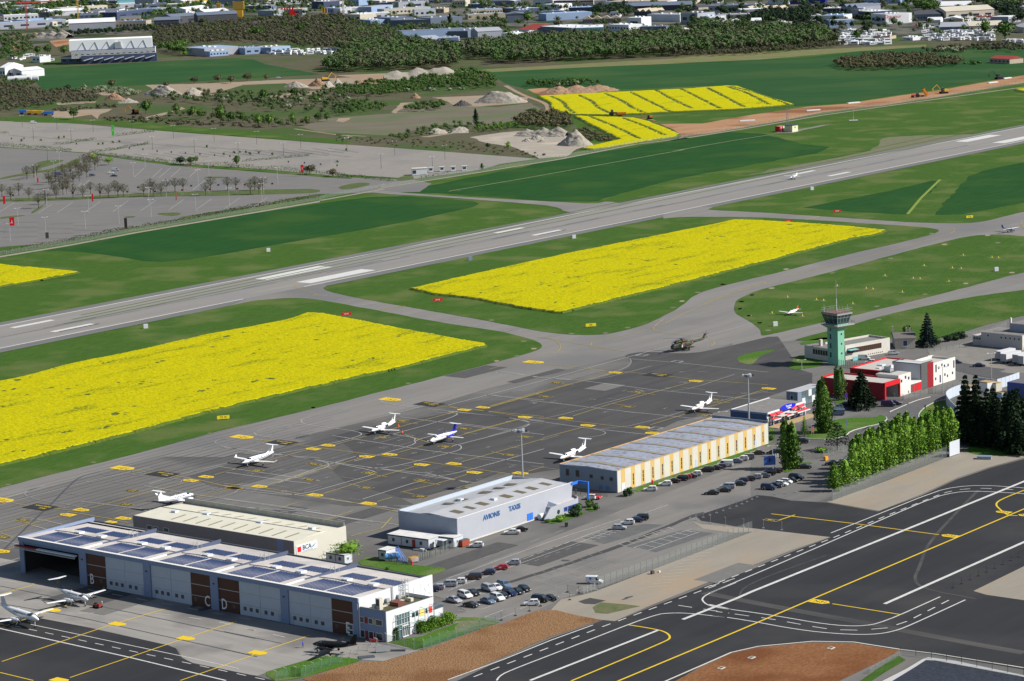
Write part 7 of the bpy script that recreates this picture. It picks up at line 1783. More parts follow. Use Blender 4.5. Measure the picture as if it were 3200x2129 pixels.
wood(A2(880,400,880,330,1100,290,1450,275,1800,270,2357,250)+A3(0,250,600,235,1050,250,1130,300,900,322,400,360,0,372)+A2(2357,375,1700,405,1500,415,1060,435,1040,400),9,(9,15),lf_wood,'dense green wood bordering the large field',seed=1)
wood(A3(0,372,400,360,900,322,1130,302,1200,305,1000,330,500,375,0,385),7,(4,7),lf_scrub,'low brownish scrub along the foot of the green wood','scrub',seed=2)
wood(A2(0,340,200,320,500,310,840,345,840,450,600,465,0,490)+A1(2357,490,2150,480,2250,420,2357,380),9,(9,15),lf_wood,'green wood left of the clearing',seed=3)
wood(A1(1020,205,1500,150,2357,110)+A2(0,95,240,180,440,270,600,300,200,315,0,330)+A1(2100,330,1950,320,1900,300,1500,290,1240,312,1060,340,1020,300),10,(5,9),lf_scrub,'brown budding scrub wood behind the blue office','scrub_wood',seed=4)
wood(A1(1050,345,1240,320,1240,380,1180,372,1060,345),9,(9,13),lf_green,'green trees between the white building and the blue office','grove',seed=5)
wood(A1(0,570,300,615,450,610,680,650,660,690,300,720,130,745,0,760),8,(3,6),lf_scrub,'brown thicket at the left edge below the green field','thicket',seed=6)
wood(A3(1065,455,1120,420,1350,385,1700,385,1860,410,1960,420,1900,450,1500,470,1200,478),7,(5,8),lf_brown,'long olive copse in the middle of the large field','copse',seed=7)
wood(A3(1650,350,1750,335,1950,325,2250,310,2357,330,2357,355,2200,350,1900,355,1750,368),8,(4,7),lf_scrub,'scrub belt with white blossom at the right of the large field','scrub',seed=8)
wood(A3(1730,350,1760,338,1940,332,2000,345,1900,352),9,(4,6),lf_blos,'white blossoming shrubs in the scrub belt','blossom_shrubs',TS,3.2,seed=18,cat='bushes')
wood(A3(2140,440,1900,430,2000,425,2150,430),6,(2,4),lf_green,'low bushes beside the brown farmhouse','scrub',TS,3.2,seed=28,cat='bushes')
wood(A2(630,520,760,490,900,480,1090,545,1100,590,900,600,750,600,300,650,0,650,0,600,200,560,400,560),7,(3.5,7),lf_green,'green bushes on the bank before the big gravel heap','bank_bushes',seed=9,cat='bushes')
wood(A2(150,600,450,590,640,600,800,600,980,585,950,600,700,615,300,635,100,640),16,(2.5,4.5),lf_blos,'white blossoming shrubs on the bank','blossom_shrubs',TS,3.2,seed=19,cat='bushes')
wood(A2(0,700,200,690,370,730,250,755,0,775),8,(3,6),lf_green,'dark bushes in the dry meadow, left','bushes',seed=10,cat='bushes')
wood(A2(455,745,560,700,740,690,745,740,600,752),7,(3.5,6),lf_green,'dark clump of bushes in the dry meadow, middle','bushes',seed=11,cat='bushes')
wood(A2(1240,860,1200,830,1250,790,1450,775,1580,800,1600,850,1500,875),6,(4.5,7),lf_brown,'large rounded olive thicket behind the gravel cones','thicket',seed=12,cat='bushes')
wood(A2(1600,880,1650,860,1860,925,1850,945,1700,950,1640,930),5,(1.5,3),lf_brown,'low brown bushes on the bank beside the small rapeseed field','bank_bushes',TS,3.2,seed=13,cat='bushes')
wood(A2(330,935,550,880,700,840,900,835,1000,850,950,880,700,900,450,945),8,(2.5,5),lf_green,'green bushes behind the low gravel heap','bushes',seed=14,cat='bushes')
wood(A2(930,895,1000,850,1200,840,1230,865,1100,885),6,(3,5),lf_pop,'spring green saplings behind the gravel yard','saplings',seed=24,cat='bushes')
wood(A2(1270,580,1300,560,1700,555,1780,570,1600,578,1400,590),6,(4,6.5),lf_green,'dark and white bushes standing in the large field','bushes',seed=15,cat='bushes')
wood(A2(1420,578,1640,560,1650,574,1440,584),8,(4,6),lf_blos,'white blossom among the bushes in the large field','blossom_shrubs',TS,3.2,seed=16,cat='bushes')
wood(A1(1050,800,1300,790,1500,830,1900,850,2100,850,2000,835,1600,780,1200,770),9,(3,6),lf_wood,'tangle of low trees under the quarry grove','undergrowth',seed=17,cat='bushes')
wood(A1(1350,620,1800,640,2357,600,2357,780,1900,760,1600,720,1400,700,1050,690,1000,670),11,(3,7),lf_wood,'scattered trees and scrub across the quarry land','scrub',seed=20)
wood(A1(1500,640,1900,680,2357,640,2357,730,1900,740,1700,700,1100,640,800,640),19,(2.5,5),lf_blos,'white blossoming shrubs across the quarry land','blossom_shrubs',TS,3.2,seed=21,cat='bushes')
wood(A1(540,590,800,590,930,620,900,650,780,640,560,605),9,(3,5),lf_blos,'white blossoming shrubs below the green field','blossom_shrubs',TS,3.2,seed=22,cat='bushes')
wood(A1(360,740,700,715,900,715,700,725,400,755),7,(2,4),lf_scrub,'low scrub along the quarry road','scrub',TS,3.2,seed=23,cat='bushes')
wood(A1(700,790,1000,790,1200,815,1900,860,1600,850,1100,835,700,810),8,(2,3.5),lf_scrub,'low scrub along the rim of the empty car park','scrub',TS,3.2,seed=25,cat='bushes')
wood(A2(0,905,300,930,900,950,1250,1010,1440,1045,1300,1055,800,1010,0,950),9,(.8,1.8),lf_brown,'low brown weeds along the rim of the empty car park','weeds',TS,3.2,seed=26,cat='bushes')
wood(T1(0,60,200,40,700,30,760,60,500,70,430,110,470,140,350,140,200,150,0,160),20,(7,12),lf_green,'trees scattered between the far left warehouses','trees',seed=31)
wood(T1(420,270,700,245,1150,225,1150,240,800,262,430,285),9,(5,8),lf_dark,'dark hedge of trees before the ruined hall','tree_belt',seed=32)
wood(T1(880,120,1347,100,1347,118,900,140),11,(7,10),lf_green,'line of green trees before the long hall','tree_belt',seed=33)
wood(T1(0,290,150,280,260,300,240,400,60,470,0,480),14,(6,11),lf_wood,'trees round the yards at the left edge','trees',seed=34)
wood(T1(0,590,60,585,230,600,300,640,200,674,0,674),8,(3,6),lf_wood,'bushes below the white tanks at the left edge','bushes',seed=35,cat='bushes')
wood(T3(0,170,100,185,330,220,420,240,420,290,450,340,0,360),11,(6,10),lf_wood,'mixed wood left of the blue depot',seed=36)
wood(T3(340,220,900,200,1180,200,1200,215,900,235,420,248),11,(5,9),lf_wood,'tree belt between the slate warehouse and the blue depot','tree_belt',seed=37)
wood(T4(550,90,800,60,870,100,860,130,700,125,560,120),12,(9,13),lf_dark,'dark grove among the central warehouses','grove',seed=38)
wood(T5(430,220,540,150,800,120,1000,120,960,200,700,200),14,(10,15),lf_dark,'dark grove left of the white arch shop','grove',seed=39)
wood(T5(0,210,200,215,440,235,1000,260,1160,280,1000,300,0,260),11,(8,13),lf_wood,'second row of trees behind the field wood','tree_belt',seed=40)
wood(T6(400,60,700,60,700,100,560,110,480,70),13,(10,16),lf_green,'green trees behind the car dealer','grove',seed=41)
wood(T6(720,0,1347,0,1347,60,1250,70,1100,60,900,55),15,(9,15),lf_wood,'trees along the horizon at the right','trees',seed=42)
wood(T6(1100,100,1347,80,1347,190,1180,170,1130,120),14,(9,15),lf_dark,'dark trees at the right edge among the halls','trees',seed=43)
wood(T6(600,212,1200,185,1230,200,640,226),6,(3,4),lf_dark,'long dark hedge behind the caravan lot','hedge',TS,3.2,seed=44,cat='hedge')
wood(T2(0,60,200,60,300,50,440,70,200,80,0,120),16,(7,12),lf_green,'trees round the yellow freight depot','trees',seed=45)
for k,L_ in enumerate((PX(-200,-30,800,-60,1800,-100,3400,-200,3400,-130,1600,-60,-200,0),)):
 wood(L_,45,(8,14),lf_wood,'tree tops scattered through the farthest streets','trees',seed=50+k)
for k,(x0,x1,y0,y1,sp,hr_,m_)in enumerate(((-200,3300,-60,60,42,(7,13),lf_wood),(0,1100,20,110,44,(6,11),lf_green),(1500,3200,20,130,40,(6,12),lf_wood),(2150,2750,40,120,26,(8,13),lf_dark),(1100,1700,30,130,44,(5,10),lf_green))):
 wood(PX(x0,y0,x1,y0-(x1-x0)*.03,x1,y1-(x1-x0)*.01,x0,y1),sp,hr_,m_,'street trees scattered among the warehouses, band %s'%['at the horizon','at the left','at the right','round the blue superstore','in the middle'][k],'trees',seed=60+k,jit=.9)
 # hedge along the car park fence, kerb shrubs in the car park
def hedge(px,wd,h,m,label,n_per=26,size=.5,name='hedge',seed=1):
 pts=[Vector(p)for p in gp(px)]
 rs_=np.random.RandomState(seed);out=[]
 for a,b in zip(pts[:-1],pts[1:]):
  l=(b-a).length;n=int(l*n_per/2)
  t_=rs_.uniform(0,1,n);w_=rs_.uniform(-1,1,n)*wd/2
  d=(b-a).normalized();q=Vector((-d.y,d.x))
  top=h*(.55+.45*vnoise(np.c_[t_*l,np.zeros(n)],6,seed))
  out.append(np.c_[a.x+(b.x-a.x)*t_+q.x*w_,a.y+(b.y-a.y)*t_+q.y*w_,rs_.uniform(.05,1,n)*top])
 o=obj(name,mesh_from_quads(name,quads_mesh('h',np.concatenate(out),size,rs_)),m);return tag(o,label,'hedge',None,'stuff')
hedge(B1(-100,780,0,742,400,672,900,572,1280,512,1500,468,1900,392,2357,322),2.6,2.6,lf_scrub,'long clipped hedge between the car park and the airfield fence',30,.6)
for k,L_ in enumerate((A1(360,970,450,965,640,935),A1(770,915,900,900,1040,882),A1(0,980,100,985,480,1015),A1(600,1025,700,1015,850,990,1000,965),A1(600,1030,900,1065,1130,1090),A1(1150,1105,1500,1110,1600,1125,1900,1145,2357,1190),A1(1620,1085,1900,1060,2070,1045),A2(0,1180,150,1190,380,1215),A2(560,1190,760,1180),A1(0,895,60,892))):
 hedge(L_,2.5,2.2+(k%3)*.4,lf_green,['row of dark shrubs on the near kerb of the first empty car park','low clipped shrubs behind the green totem','low shrubs along the left entrance road','strip of shrubs between two empty car parks','shrubs along the middle access road','shrub strip above the bare tree car park','shrub strip in the right empty car park','shrubs near the white ticket office','shrubs behind the ticket booths','bit of hedge at the left edge'][k],26,.55,'shrub_row',k+3)
rs2=random.Random(9)
for k,(x,y)in enumerate(((275,945),(430,925),(395,932),(800,955),(690,970),(660,972),(757,960),(1387,990),(1500,1040),(1570,1030),(1608,1025),(1648,1028),(1675,1038),(1735,1030),(1825,1042),(2260,1090),(2320,1010),(145,950))):
 tree(A1(x,y),1.8+(k*7%5)*.2,'bush',lf_pop,'small round shrub in the tarmac of the empty car park',1.1,'bush','small shrubs dotted over the empty car park',260,.4)
# ------ fences, lamps, signs, sheds
net=bpy.data.materials.new('wire_net');net.use_nodes=True
_t=net.node_tree;_b=_t.nodes['Principled BSDF'];_b.inputs['Base Color'].default_value=(.22,.25,.23,1);_b.inputs['Alpha'].default_value=.22
netg=net.copy();netg.name='green_wire_net';netg.node_tree.nodes['Principled BSDF'].inputs['Base Color'].default_value=(.06,.16,.09,1);netg.node_tree.nodes['Principled BSDF'].inputs['Alpha'].default_value=.35
postm=mat('concrete_post',(.36,.36,.34),.8);darkp=mat('dark_post',(.05,.06,.06),.6)
def fence(px,step,h,label,pm=None,nm=None,r_=.06,lean=0.,name='fence',block=False,top=0.):
 pts=[Vector(p)for p in gp(px)]
 o0=pts[0];t=empty(name,(o0.x,o0.y,.15));tag(t,label,'fence')
 if nm:
  mb=MB()
  for a,b in zip(pts[:-1],pts[1:]):mb.quad((*(a-o0),.05),(*(b-o0),.05),(*(b-o0),h*.96),(*(a-o0),h*.96))
  mb.build('wire_net',nm,t)
 key=('post',h,r_,lean,block)
 def mk():
  mb=MB();mb.tube((0,0,0),(lean*.3,lean*.1,h),r_,n=4)
  if lean or top:mb.tube((lean*.3,lean*.1,h),(-.3,-.15,h+.35),r_*.8,n=4)
  if block:mb.box(-.35,.35,-.15,.15,0,.22)
  return mb.mesh('post')
 me=cached(key,mk)
 for a,b in dashes([tuple(p)for p in pts],.01,step):
  o=obj('post',me,None,t,(a.x-o0.x,a.y-o0.y,0));setm(o,pm or steel_m)
 return t
CS=crop(1750,1550,1.796)
fence(CS(217,522,650,368,1080,202),2.55,3.0,'row of tall grey steel posts with net beside the sandy ground',steel_m,net,.11)
fence(VP(112,775,600,585,1100,395),2.7,3.4,'tall wire fence on steel posts in front of the poplars',steel_m,net,.10)
fence(CS(135,555,205,527),1.6,1.8,'white steel gate frame beside the box van',frame_w,net,.12,name='gate')
fence(CS(730,130,760,140,1000,60,1120,5)+VP(-180,700),3.2,2.3,'loose site fence on blocks along the new asphalt, upper side',steel_m,None,.05,.6,block=True)
fence(CS(760,142,960,178,1140,185,1346,205),5.5,2.3,'line of thin posts crossing the new asphalt corner',steel_m,None,.05,.4,block=True)
fence(C3(930,880,1040,890),3.2,2.0,'loose mesh panels standing beside the white gate',darkp,net,.05,block=True)
fence(C3(415,1100,495,1075,560,1050,630,1030,700,1000,770,965,890,935,990,945),5.2,2.0,'scattered site fence posts on black feet along the car park edge',darkp,None,.05,block=True)
fence(C2(1265,1275,1340,1290,1420,1310,1550,1330,1620,1300,1850,1220,2000,1165)+C3(240,1160,380,1130),3.0,2.2,'green wire fence with leaning posts along the brown soil',postm,netg,.09,top=1)
fence(C2(400,1568,520,1530,600,1540,690,1500,770,1470,850,1445,930,1425),3.0,2.1,'green wire fence with slanting props on the grass by the black aircraft',postm,netg,.08,1.2)
fence(C2(975,1390,1040,1360,1130,1330,1220,1290),3.4,2.0,'temporary fence of leaning props beside the office corner',postm,None,.09,1.6,block=True)
fence(L5(0,690,380,800,520,810,640,790,740,745),2.4,2.0,'dark fence along the lawn in front of the blue tank',darkp,net,.06,top=1)
fence(L5(740,745,1000,655),1.0,2.0,'slate blue sliding gate beside the yard',dk_steel,net,.08,name='gate')
fence(L5(1000,655,1340,540,1540,475),2.0,2.0,'posts between the gate and the rusty skip',darkp,net,.06)
fence(L6(1050,520,1960,600),3.2,2.2,'dark gate and fence between the two hangars',darkp,net,.08)
fence(L3(640,1210,1010,1240),3,1.7,'low white panel fence right of the dark poplars',frame_w,net,.07);fence(L3(1015,1225,1400,1110),2.6,2.2,'white railing fence in front of the spreading pine',frame_w,net,.09)
fence(L1(1330,1300,1660,1290,1980,1220,2090,1180)+L2(100,1460,430,1390,650,1340,850,1290),2.8,2.1,'wire fence round the fire station forecourt',steel_m,net,.06,top=1)
fence(L2(0,660,330,600,690,540,775,555),3.2,1.5,'low dark fence beyond the fire station',darkp,net,.05);fence(L2(690,370,840,355,1230,265,1540,150),4,2.2,'tall wire fence beside the right taxiway',steel_m,net,.06)
fence(L1(480,660,780,720,980,740),1.2,2.2,'dark green gate at the foot of the control tower',mat('gate_green',(.04,.10,.08),.6),net,.08,name='gate')
fence(B1(0,752,500,672,1000,577,1600,475,2357,346)+PX(1020,620,1200,586)+A2(300,1262,1000,1147,1500,1065,2000,967,2357,922),4.2,2.2,'long airfield perimeter fence behind the car park hedge',steel_m,net,.09)
fence(A3(50,930,250,900,700,822,1000,768,1400,715,1800,655,2357,562,2700,510),6,2.2,'airfield perimeter fence along the orange earthworks',steel_m,net,.09)
fence(QB(190,285,455,325,1347,490),4.0,1.8,'black wire fence along the rim of the lined basin',darkp,net,.07);fence(QB(-100,470,200,300),3.0,1.4,'wire fence at the red soil bank',postm,net,.06)
fence(C4(1835,800,2357,555),4.5,1.6,'site barrier line on the new taxiway',darkp,None,.06,block=True)
# masts and street lamps
for p,yt,l in((PX(1634.5,1528),1345,'tall floodlight mast with six lamps behind the taxi hangar'),(PX(2341,1338),1172,'tall floodlight mast between the striped hangar and the terminal')):
 g=G1(p);h=height_at(p,yt);t=empty('floodlight_mast',(g.x,g.y,.15));tag(t,l,'mast')
 mb=MB();mb.tube((0,0,0),(0,0,h),.34,.17,10);mb.build('pole',steel_m,t)
 mb=MB();mb.tube((0,0,h-.2),(0,0,h),1.1,n=12);mb.build('head_ring',steel_m,t)
 for k in range(6):
  a=k*1.047;B(t,'floodlight',frame_w if k%2 else dk_steel,1.5*math.cos(a)-.35,1.5*math.cos(a)+.35,1.5*math.sin(a)-.3,1.5*math.sin(a)+.3,h-.6,h+.1)
def lampm():
 a=MB();a.tube((0,0,0),(0,0,9),.13,.09,5);p_=a.mesh('pole')
 a=MB();a.tube((-1.3,0,9.0),(1.3,0,9.0),.06,n=4);a.box(-1.7,-.9,-.25,.25,8.95,9.15);a.box(.9,1.7,-.25,.25,8.95,9.15);return p_,a.mesh('lamp_head')
lp,lhd=lampm()
def lamp(p,h,label,grp,m=None):
 g=G1(p);t=empty('street_lamp',(g.x,g.y,.13),.2);t.scale=(1,1,h/9);tag(t,label,'street lamp',grp)
 o=obj('pole',lp,None,t);setm(o,m or steel_m);o=obj('lamp_head',lhd,None,t);setm(o,frame_w)
GL='lamp posts of the shopping car parks'
for x,y in((150,855),(225,940),(383,870),(478,955),(625,888),(885,895),(1022,1005),(1162,928),(1303,1025),(1435,948),(1597,1050),(1720,970),(1900,1050),(2015,993),(2220,1103),(2325,1018),(973,1130),(895,1190),(1400,1180),(1860,1225),(1328,1240),(320,1090),(400,1110)):
 lamp(A1(x,y),9,'tall lamp post on the pale upper car park',GL,darkp if y<1100 else None)
for x,y in((77,650),(135,535),(338,605),(345,388),(630,560),(655,440),(878,518),(1098,375),(1115,470),(1225,320),(1443,430),(1690,380),(1930,345),(1943,300),(400,168),(263,200)):
 lamp(B1(x,y),9.5,'pale lamp post on the lower bay car park',GL)
for x,y in((303,1132),(647,1150),(730,1070),(75,1015),(395,1040)):lamp(A2(x,y),9,'lamp post at the ticket booth end of the car park',GL,darkp)
for p,h,l in((L2(290,1450),9,'grey street lamp before the white office of the fire station'),(L2(1245,1190),9.4,'tall dark street lamp behind the white hoarding'),(L3(180,1195),3.4,'white globe lamp by the bike racks'),(K8(30,1500),3.6,'small lamp on the grass beside the control tower'),(K7(48,870),3,'white topped lamp beside the terminal'),(T6(1220,330),9,'lamp at the far caravan lot')):
 lamp(p,h,l,None)
def board(px,w_,z0,z1,rz,m,label,cat='sign',posts=True,name='sign_board',txt=None,tm=None,ts=1.,th=.12,group=None):
 g=G1(px);t=empty(name,(g.x,g.y,.15),R(rz));tag(t,label,cat,group)
 B(t,'panel',m,-w_/2,w_/2,-th/2,th/2,z0,z1)
 if posts:
  for x in(-w_*.38,w_*.38):B(t,'post',steel_m,x-.07,x+.07,-.06,.06,0,z0)
 if txt:letters(t,txt,ts,0,-th/2-.02,(z0+z1)/2,RY,tm or letter_w,.01,.005)
 return t
sgr=mat('sign_board_red',(.55,.01,.015),.5);sgy=mat('sign_board_yellow',(.80,.62,.02),.5);sgg=mat('sign_green',(.05,.45,.05),.5)
for p,w_,m,t_,l in((K2(1500,822),4.2,sgr,'16-34','red taxiway sign at the far corner of the left rapeseed field'),(PX(1368,945),4.2,sgr,'34-16','red taxiway sign at the near corner of the middle rapeseed field'),(PX(2464,699),4.0,sgr,'N3','small red taxiway sign above the middle rapeseed field'),(B3(980,250),4.4,sgr,'16-34','red taxiway sign in the right grass triangle'),(E4(850,182),4.2,sgy,'T3  N','yellow direction sign on the grass left of the apron'),(B2(1053,410),4.2,sgy,'N4','yellow direction sign below the middle rapeseed field'),(B3(1957,292),3.6,sgy,'T N','yellow direction sign at the right taxiway bend')):
 board(p,w_,.35,1.5,52-38,m,l,txt=t_,ts=.9,tm=black_p if m is sgy else letter_w)
for k,(p,l)in enumerate(((K1(1790,500),'white distance marker left of the middle taxiway'),(K3(410,795),'blue grey distance marker box below the runway'),(K3(2320,390),'white framed distance marker below the runway, middle'),(K4(405,515),'grey distance marker below the runway, right'),(K2(545,30),'tiny white marker beyond the runway'),(B3(525,1085),'white framed marker box on the grass by the helicopter taxiway'),(B3(2153,680),'grey marker box on the right grass'))):
 board(p,1.8,0,1.7,14,frame_w if k!=1 else gunmetal,l,'marker',False,'distance_marker',th=.9)
GY='yellow markers on the light aircraft parking grass'
for x,y in((500,990),(725,1012),(615,873),(828,892),(880,897),(1095,920),(980,789),(1193,808),(1243,813),(1332,714),(1540,734),(1590,737),(1460,835),(1802,756),(1620,640),(1828,657),(1893,661),(1908,563),(2120,579),(2168,582)):
 g=G1(B3(x,y));mb=MB();mb.tube((0,0,0),(0,0,.7),.28,.1,8);o=mb.build('ground_marker',sgy,None,(g.x,g.y,.17));tag(o,'small yellow cone marker in the grass where light aircraft park','marker',GY)
 sheet('bare_patch',[(B3(x-30,y+3)[0]),(B3(x,y-3)[0]),(B3(x+30,y+4)[0]),(B3(x,y+7)[0])],.172,MATS['dry_grass'],smooth=1)
rnd=random.Random(4)
for(x,y,f)in[(x,y,B3)for x,y in((500,805),(350,855),(280,903),(268,957),(335,1008),(412,1060),(475,1115),(945,692),(1375,585),(1772,482),(2165,470),(140,776),(605,665),(1930,770),(2270,690),(1630,850),(1275,938),(1290,1035),(1680,403),(2090,415))]+[(x,y,B2)for x,y in((320,357),(912,456),(1160,452),(1325,412),(1660,265),(1725,217),(1840,152),(2025,93),(560,512),(635,567),(512,620),(360,658),(2150,273),(2165,220),(2240,172),(2215,325),(2300,377))]+[(x,y,B4)for x,y in((690,1052),(1550,838),(2310,648),(60,1215))]+[(655,295,B5),(1360,115,B5)]:
 sheet('bare_patch',[f(x-26,y+2)[0],f(x-8,y-5)[0],f(x+24,y-2)[0],f(x+14,y+6)[0],f(x-12,y+7)[0]],.1722,MATS['quarry_sand']if rnd.random()<.3 else MATS['dry_grass'],smooth=1,ragged=(1,.3,2))
for p,w_,z0,z1,m,l in((B1(92,575),2.6,3,7.5,sgr,'large red double totem at the left of the bay car park'),(B1(34,405),1.3,2.5,7,sgr,'thin red totem at the left edge of the car park'),(B1(685,388),.9,2.5,7,sgr,'thin red totem between the bay rows'),(B1(928,555),1.5,0,5.6,mat('totem_black',(.04,.02,.025),.5),'dark totem by the car park exit road'),(B1(350,655),1.6,2,5,darkp,'dark square sign at the car park exit road'),(A1(758,920),1.9,1,8.6,sgg,'green totem with a white figure in the upper car park'),(B1(2228,170),1.8,2.5,7,sgr,'red totem between the upper and lower car parks'),(B1(1300,370),.8,2,6,mat('totem_pale_red',(.4,.12,.1),.5),'pale red totem among the bays'),(B1(280,222),.9,.5,3.4,sgr,'short red totem by the bare trees')):
 board(p,w_,z0,z1,5,m,l,'totem',z0>0,'totem_sign',th=.5,txt='1' if w_>1.7 else None,ts=2.0)
GRS='small red bay signs of the car park'
for x,y in((538,330),(740,325),(940,320),(1143,318),(1343,308),(1547,303),(1750,298),(1018,288),(1410,276),(1610,270),(1805,268),(2007,260),(98,345),(1404,120),(1570,130)):
 board(B1(x,y),1.3,2.4,3.4,8,mat('sign_dark_red',(.14,.02,.022),.7),'small dark red bay sign on a post in the shopping car park','sign',True,'bay_sign',group=GRS)
for x,y in((78,950),(162,948),(513,985),(867,1015),(958,1023),(1053,1035),(1148,1042),(1243,1048),(1340,1055),(1438,1062),(1540,1070),(1932,1108),(2040,1115),(2148,1125),(2258,1132)):
 board(A1(x,y),.9,1.6,2.7,8,darkp,'small dark sign on a post in the upper car park','sign',True,'bay_sign',group='small dark signs of the upper car park')
board(L3(135,1420),3.6,1.6,4.4,10,mat('sign_mid_blue',(.06,.14,.42),.5),'blue direction sign with a roundabout arrow behind the parked cars',txt='+',ts=3.,tm=black_p)
board(L4(795,1080),5.8,.2,4.6,50,mat('hoarding_white',(.50,.54,.60),.6),'white notice hoarding at the end of the tall fence',txt=None)
board(L3(835,860),.9,1.2,3.0,5,mat('sign_candy',(.6,.2,.2),.5),'small red and white no entry sign by the lawn');board(L1(610,1330),.8,1.6,3.2,5,mat('sign_violet',(.12,.04,.35),.5),'round violet road sign before the cedar');board(L3(1395,760),.5,1.5,3.4,5,gunmetal,'thin blue grey sign post on the lawn')
board(C2(1168,1290),2.2,.8,1.4,-20,mat('barrier_red',(.6,.06,.05),.5),'red and white striped barrier board beside the office','barrier')
# white hoarding walls at the right
def wallrun(px,h,m,label,name='hoarding',step=2.6,rib=None,smooth=1):
 pts=[Vector(p)for p in gp(px,smooth)];o0=pts[0];t=empty(name,(o0.x,o0.y,.15));tag(t,label,'wall')
 for a,b in dashes([tuple(p)for p in pts],step-.06,.06):
  a,b=a-o0,b-o0;d=(b-a)
  if d.length<.1:continue
  d.normalize();q=Vector((-d.y,d.x))*.06
  mb=MB();mb.prism([tuple(a-q),tuple(b-q),tuple(b+q),tuple(a+q)],0,h);mb.build('panel',m,t)
  if rib:mb=MB();mb.tube((*b,0),(*b,h+.05),.08,n=4);mb.build('post',rib,t)
wallrun(L4(840,620,770,560,710,490,690,440,700,410,760,370,870,330),3.4,mat('hoarding_blue_white',(.46,.52,.60),.6),'curved pale hoarding wall behind the dark conifers',rib=None)
wallrun(L2(980,1330,1340,1370,1550,1310,1790,1225),3.4,MATS['hoarding_blue_white'],'long white hoarding with dark posts at the right',rib=darkp,smooth=0)
for k,(x,y,w_,d_,h_,m)in enumerate(((1150,1400,4,4,3,frame_w),(1280,1390,3,5,2.6,MATS['cream_metal']),(820,1450,3,3,2.4,frame_w),(1450,1530,3,2.5,1.6,mat('crate_bluewhite',(.35,.45,.58),.6)))):
 g=G1(L2(x,y));t=empty('storage_bin',(g.x,g.y,.15),R(40));tag(t,['white bulky bin behind the second conifer','cream bin heaped with waste behind the conifers','white box behind the first conifer','pale blue crate beside the dark blue building'][k],'bin')
 B(t,'walls',m,-w_/2,w_/2,-d_/2,d_/2,0,h_);B(t,'load',mat('waste_tan',(.35,.25,.13),.9),-w_/2+.2,w_/2-.2,-d_/2+.2,d_/2-.2,h_,h_+.35)
 # prefab offices and yard things
def cabin(p,h,rz,L_,W_,label,door=None,n=3):
 t=frame_at('portable_cabin',p,h,rz,label,'cabin')
 wm=wallmat('cabin_wall',(.50,.53,.58),.6);dk=mat('cabin_frame',(.03,.05,.06),.6)
 B(t,'wall',wm,0,L_,0,W_,.25,h-.25);B(t,'roof',mat('cabin_roof',(.66,.66,.65),.7,(.50,.50,.50),.5,.9),-.1,L_+.1,-.1,W_+.1,h-.1,h)
 B(t,'eave',dk,0,L_,-.06,0,h-.4,h-.11)
 for k in range(n+1):B(t,'corner_post',dk,min(L_-.12,k*L_/n),min(L_,k*L_/n+.12),-.05,0,.2,h-.4)
 for k in range(n):sunk(t,'window',glass_m,L_/n*(k+.35),L_/n*(k+.35)+.8,1.1,2.0,'y',0,fr=dk)
 sunk(t,'window',glass_m,W_*.3,W_*.3+.8,1.1,2.0,'x',L_)
 if door:B(t,'door',door,L_*.6,L_*.6+.9,-.06,0,.3,2.3)
cabin(L5(130,190),3.0,-36,14,5.4,'long white portable office with a red door beside the taxi hangar',mat('door_rust',(.35,.03,.02),.5))
cabin(L5(1150,235),2.9,-36,5,4.2,'shorter white portable office touching the taxi hangar corner',n=2)
cabin(L5(-50,500),2.9,-36,2.6,4.0,'small white cabin beside the blue fuel tank',n=1);cabin(E4(1765,1360),2.8,-39,6.5,3,'cream cabin at the foot of the BCA wall',n=2)
def simple(name,p,rz,parts,label,cat):
 g=G1(p);t=empty(name,(g.x,g.y,.15),R(rz));tag(t,label,cat)
 for nm,m,a in parts:B(t,nm,m,*a)
 return t
simple('steel_shelter',L5(1200,500),-36,(('post',steel_m,(-1,-.9,-1,-.9,0,2.6)),('post',steel_m,(1.4,1.5,-1,-.9,0,2.6)),('wall',wallmat('shelter',(.3,.34,.35)),(-1,1.5,.6,.7,0,2.5)),('roof',frame_w,(-1.1,1.6,-1.1,.8,2.6,2.75))),'small grey shelter with white roof in the yard','shelter')
simple('skip',L5(1655,430),52,(('tub',mat('skip_rust',(.28,.06,.03),.8),(-1.6,1.6,-.8,.8,.1,1.6)),('load',dk_steel,(-1.4,1.4,-.6,.6,1.6,1.8))),'rusty red waste skip at the hangar corner','skip')
t=simple('fuel_tank',L5(230,720),10,(('cradle',steel_m,(-1.9,1.9,-.6,.6,0,.5)),),'white and blue fuel tank on a cradle in the yard','tank')
mb=MB();mb.tube((-1.9,0,1.25),(1.9,0,1.25),.85,n=14);mb.build('drum',mat('tank_blue',(.10,.28,.60),.4),t);B(t,'white_band',frame_w,-1.7,1.7,-.45,.45,2.0,2.14)
t=empty('aircraft_stairs',G1(L5(395,740))+Z1*.15,R(-40));t.scale=(.72,.8,.78);tag(t,'blue mobile boarding stairs in the yard','stairs')
mb=MB()
for s_ in(-.5,.5):mb.tube((-1.6,s_,4.2),(2.2,s_,.2),.1,n=4);mb.tube((-1.6,s_,5.1),(2.2,s_,1.2),.06,n=4);mb.tube((-1.6,s_,0),(-1.6,s_,5.1),.08,n=4);mb.tube((-1.6,s_,.2),(2.2,s_,.2),.1,n=4);mb.tube((-1.6,s_,3),(.2,s_,.2),.07,n=4)
mb.build('frame',mat('stairs_blue',(.06,.2,.6),.5),t)
for k in range(12):B(t,'step',MATS['stairs_blue'],-1.4+k*.3,-1.25+k*.3,-.42,.42,3.98-k*.32,4.02-k*.32)
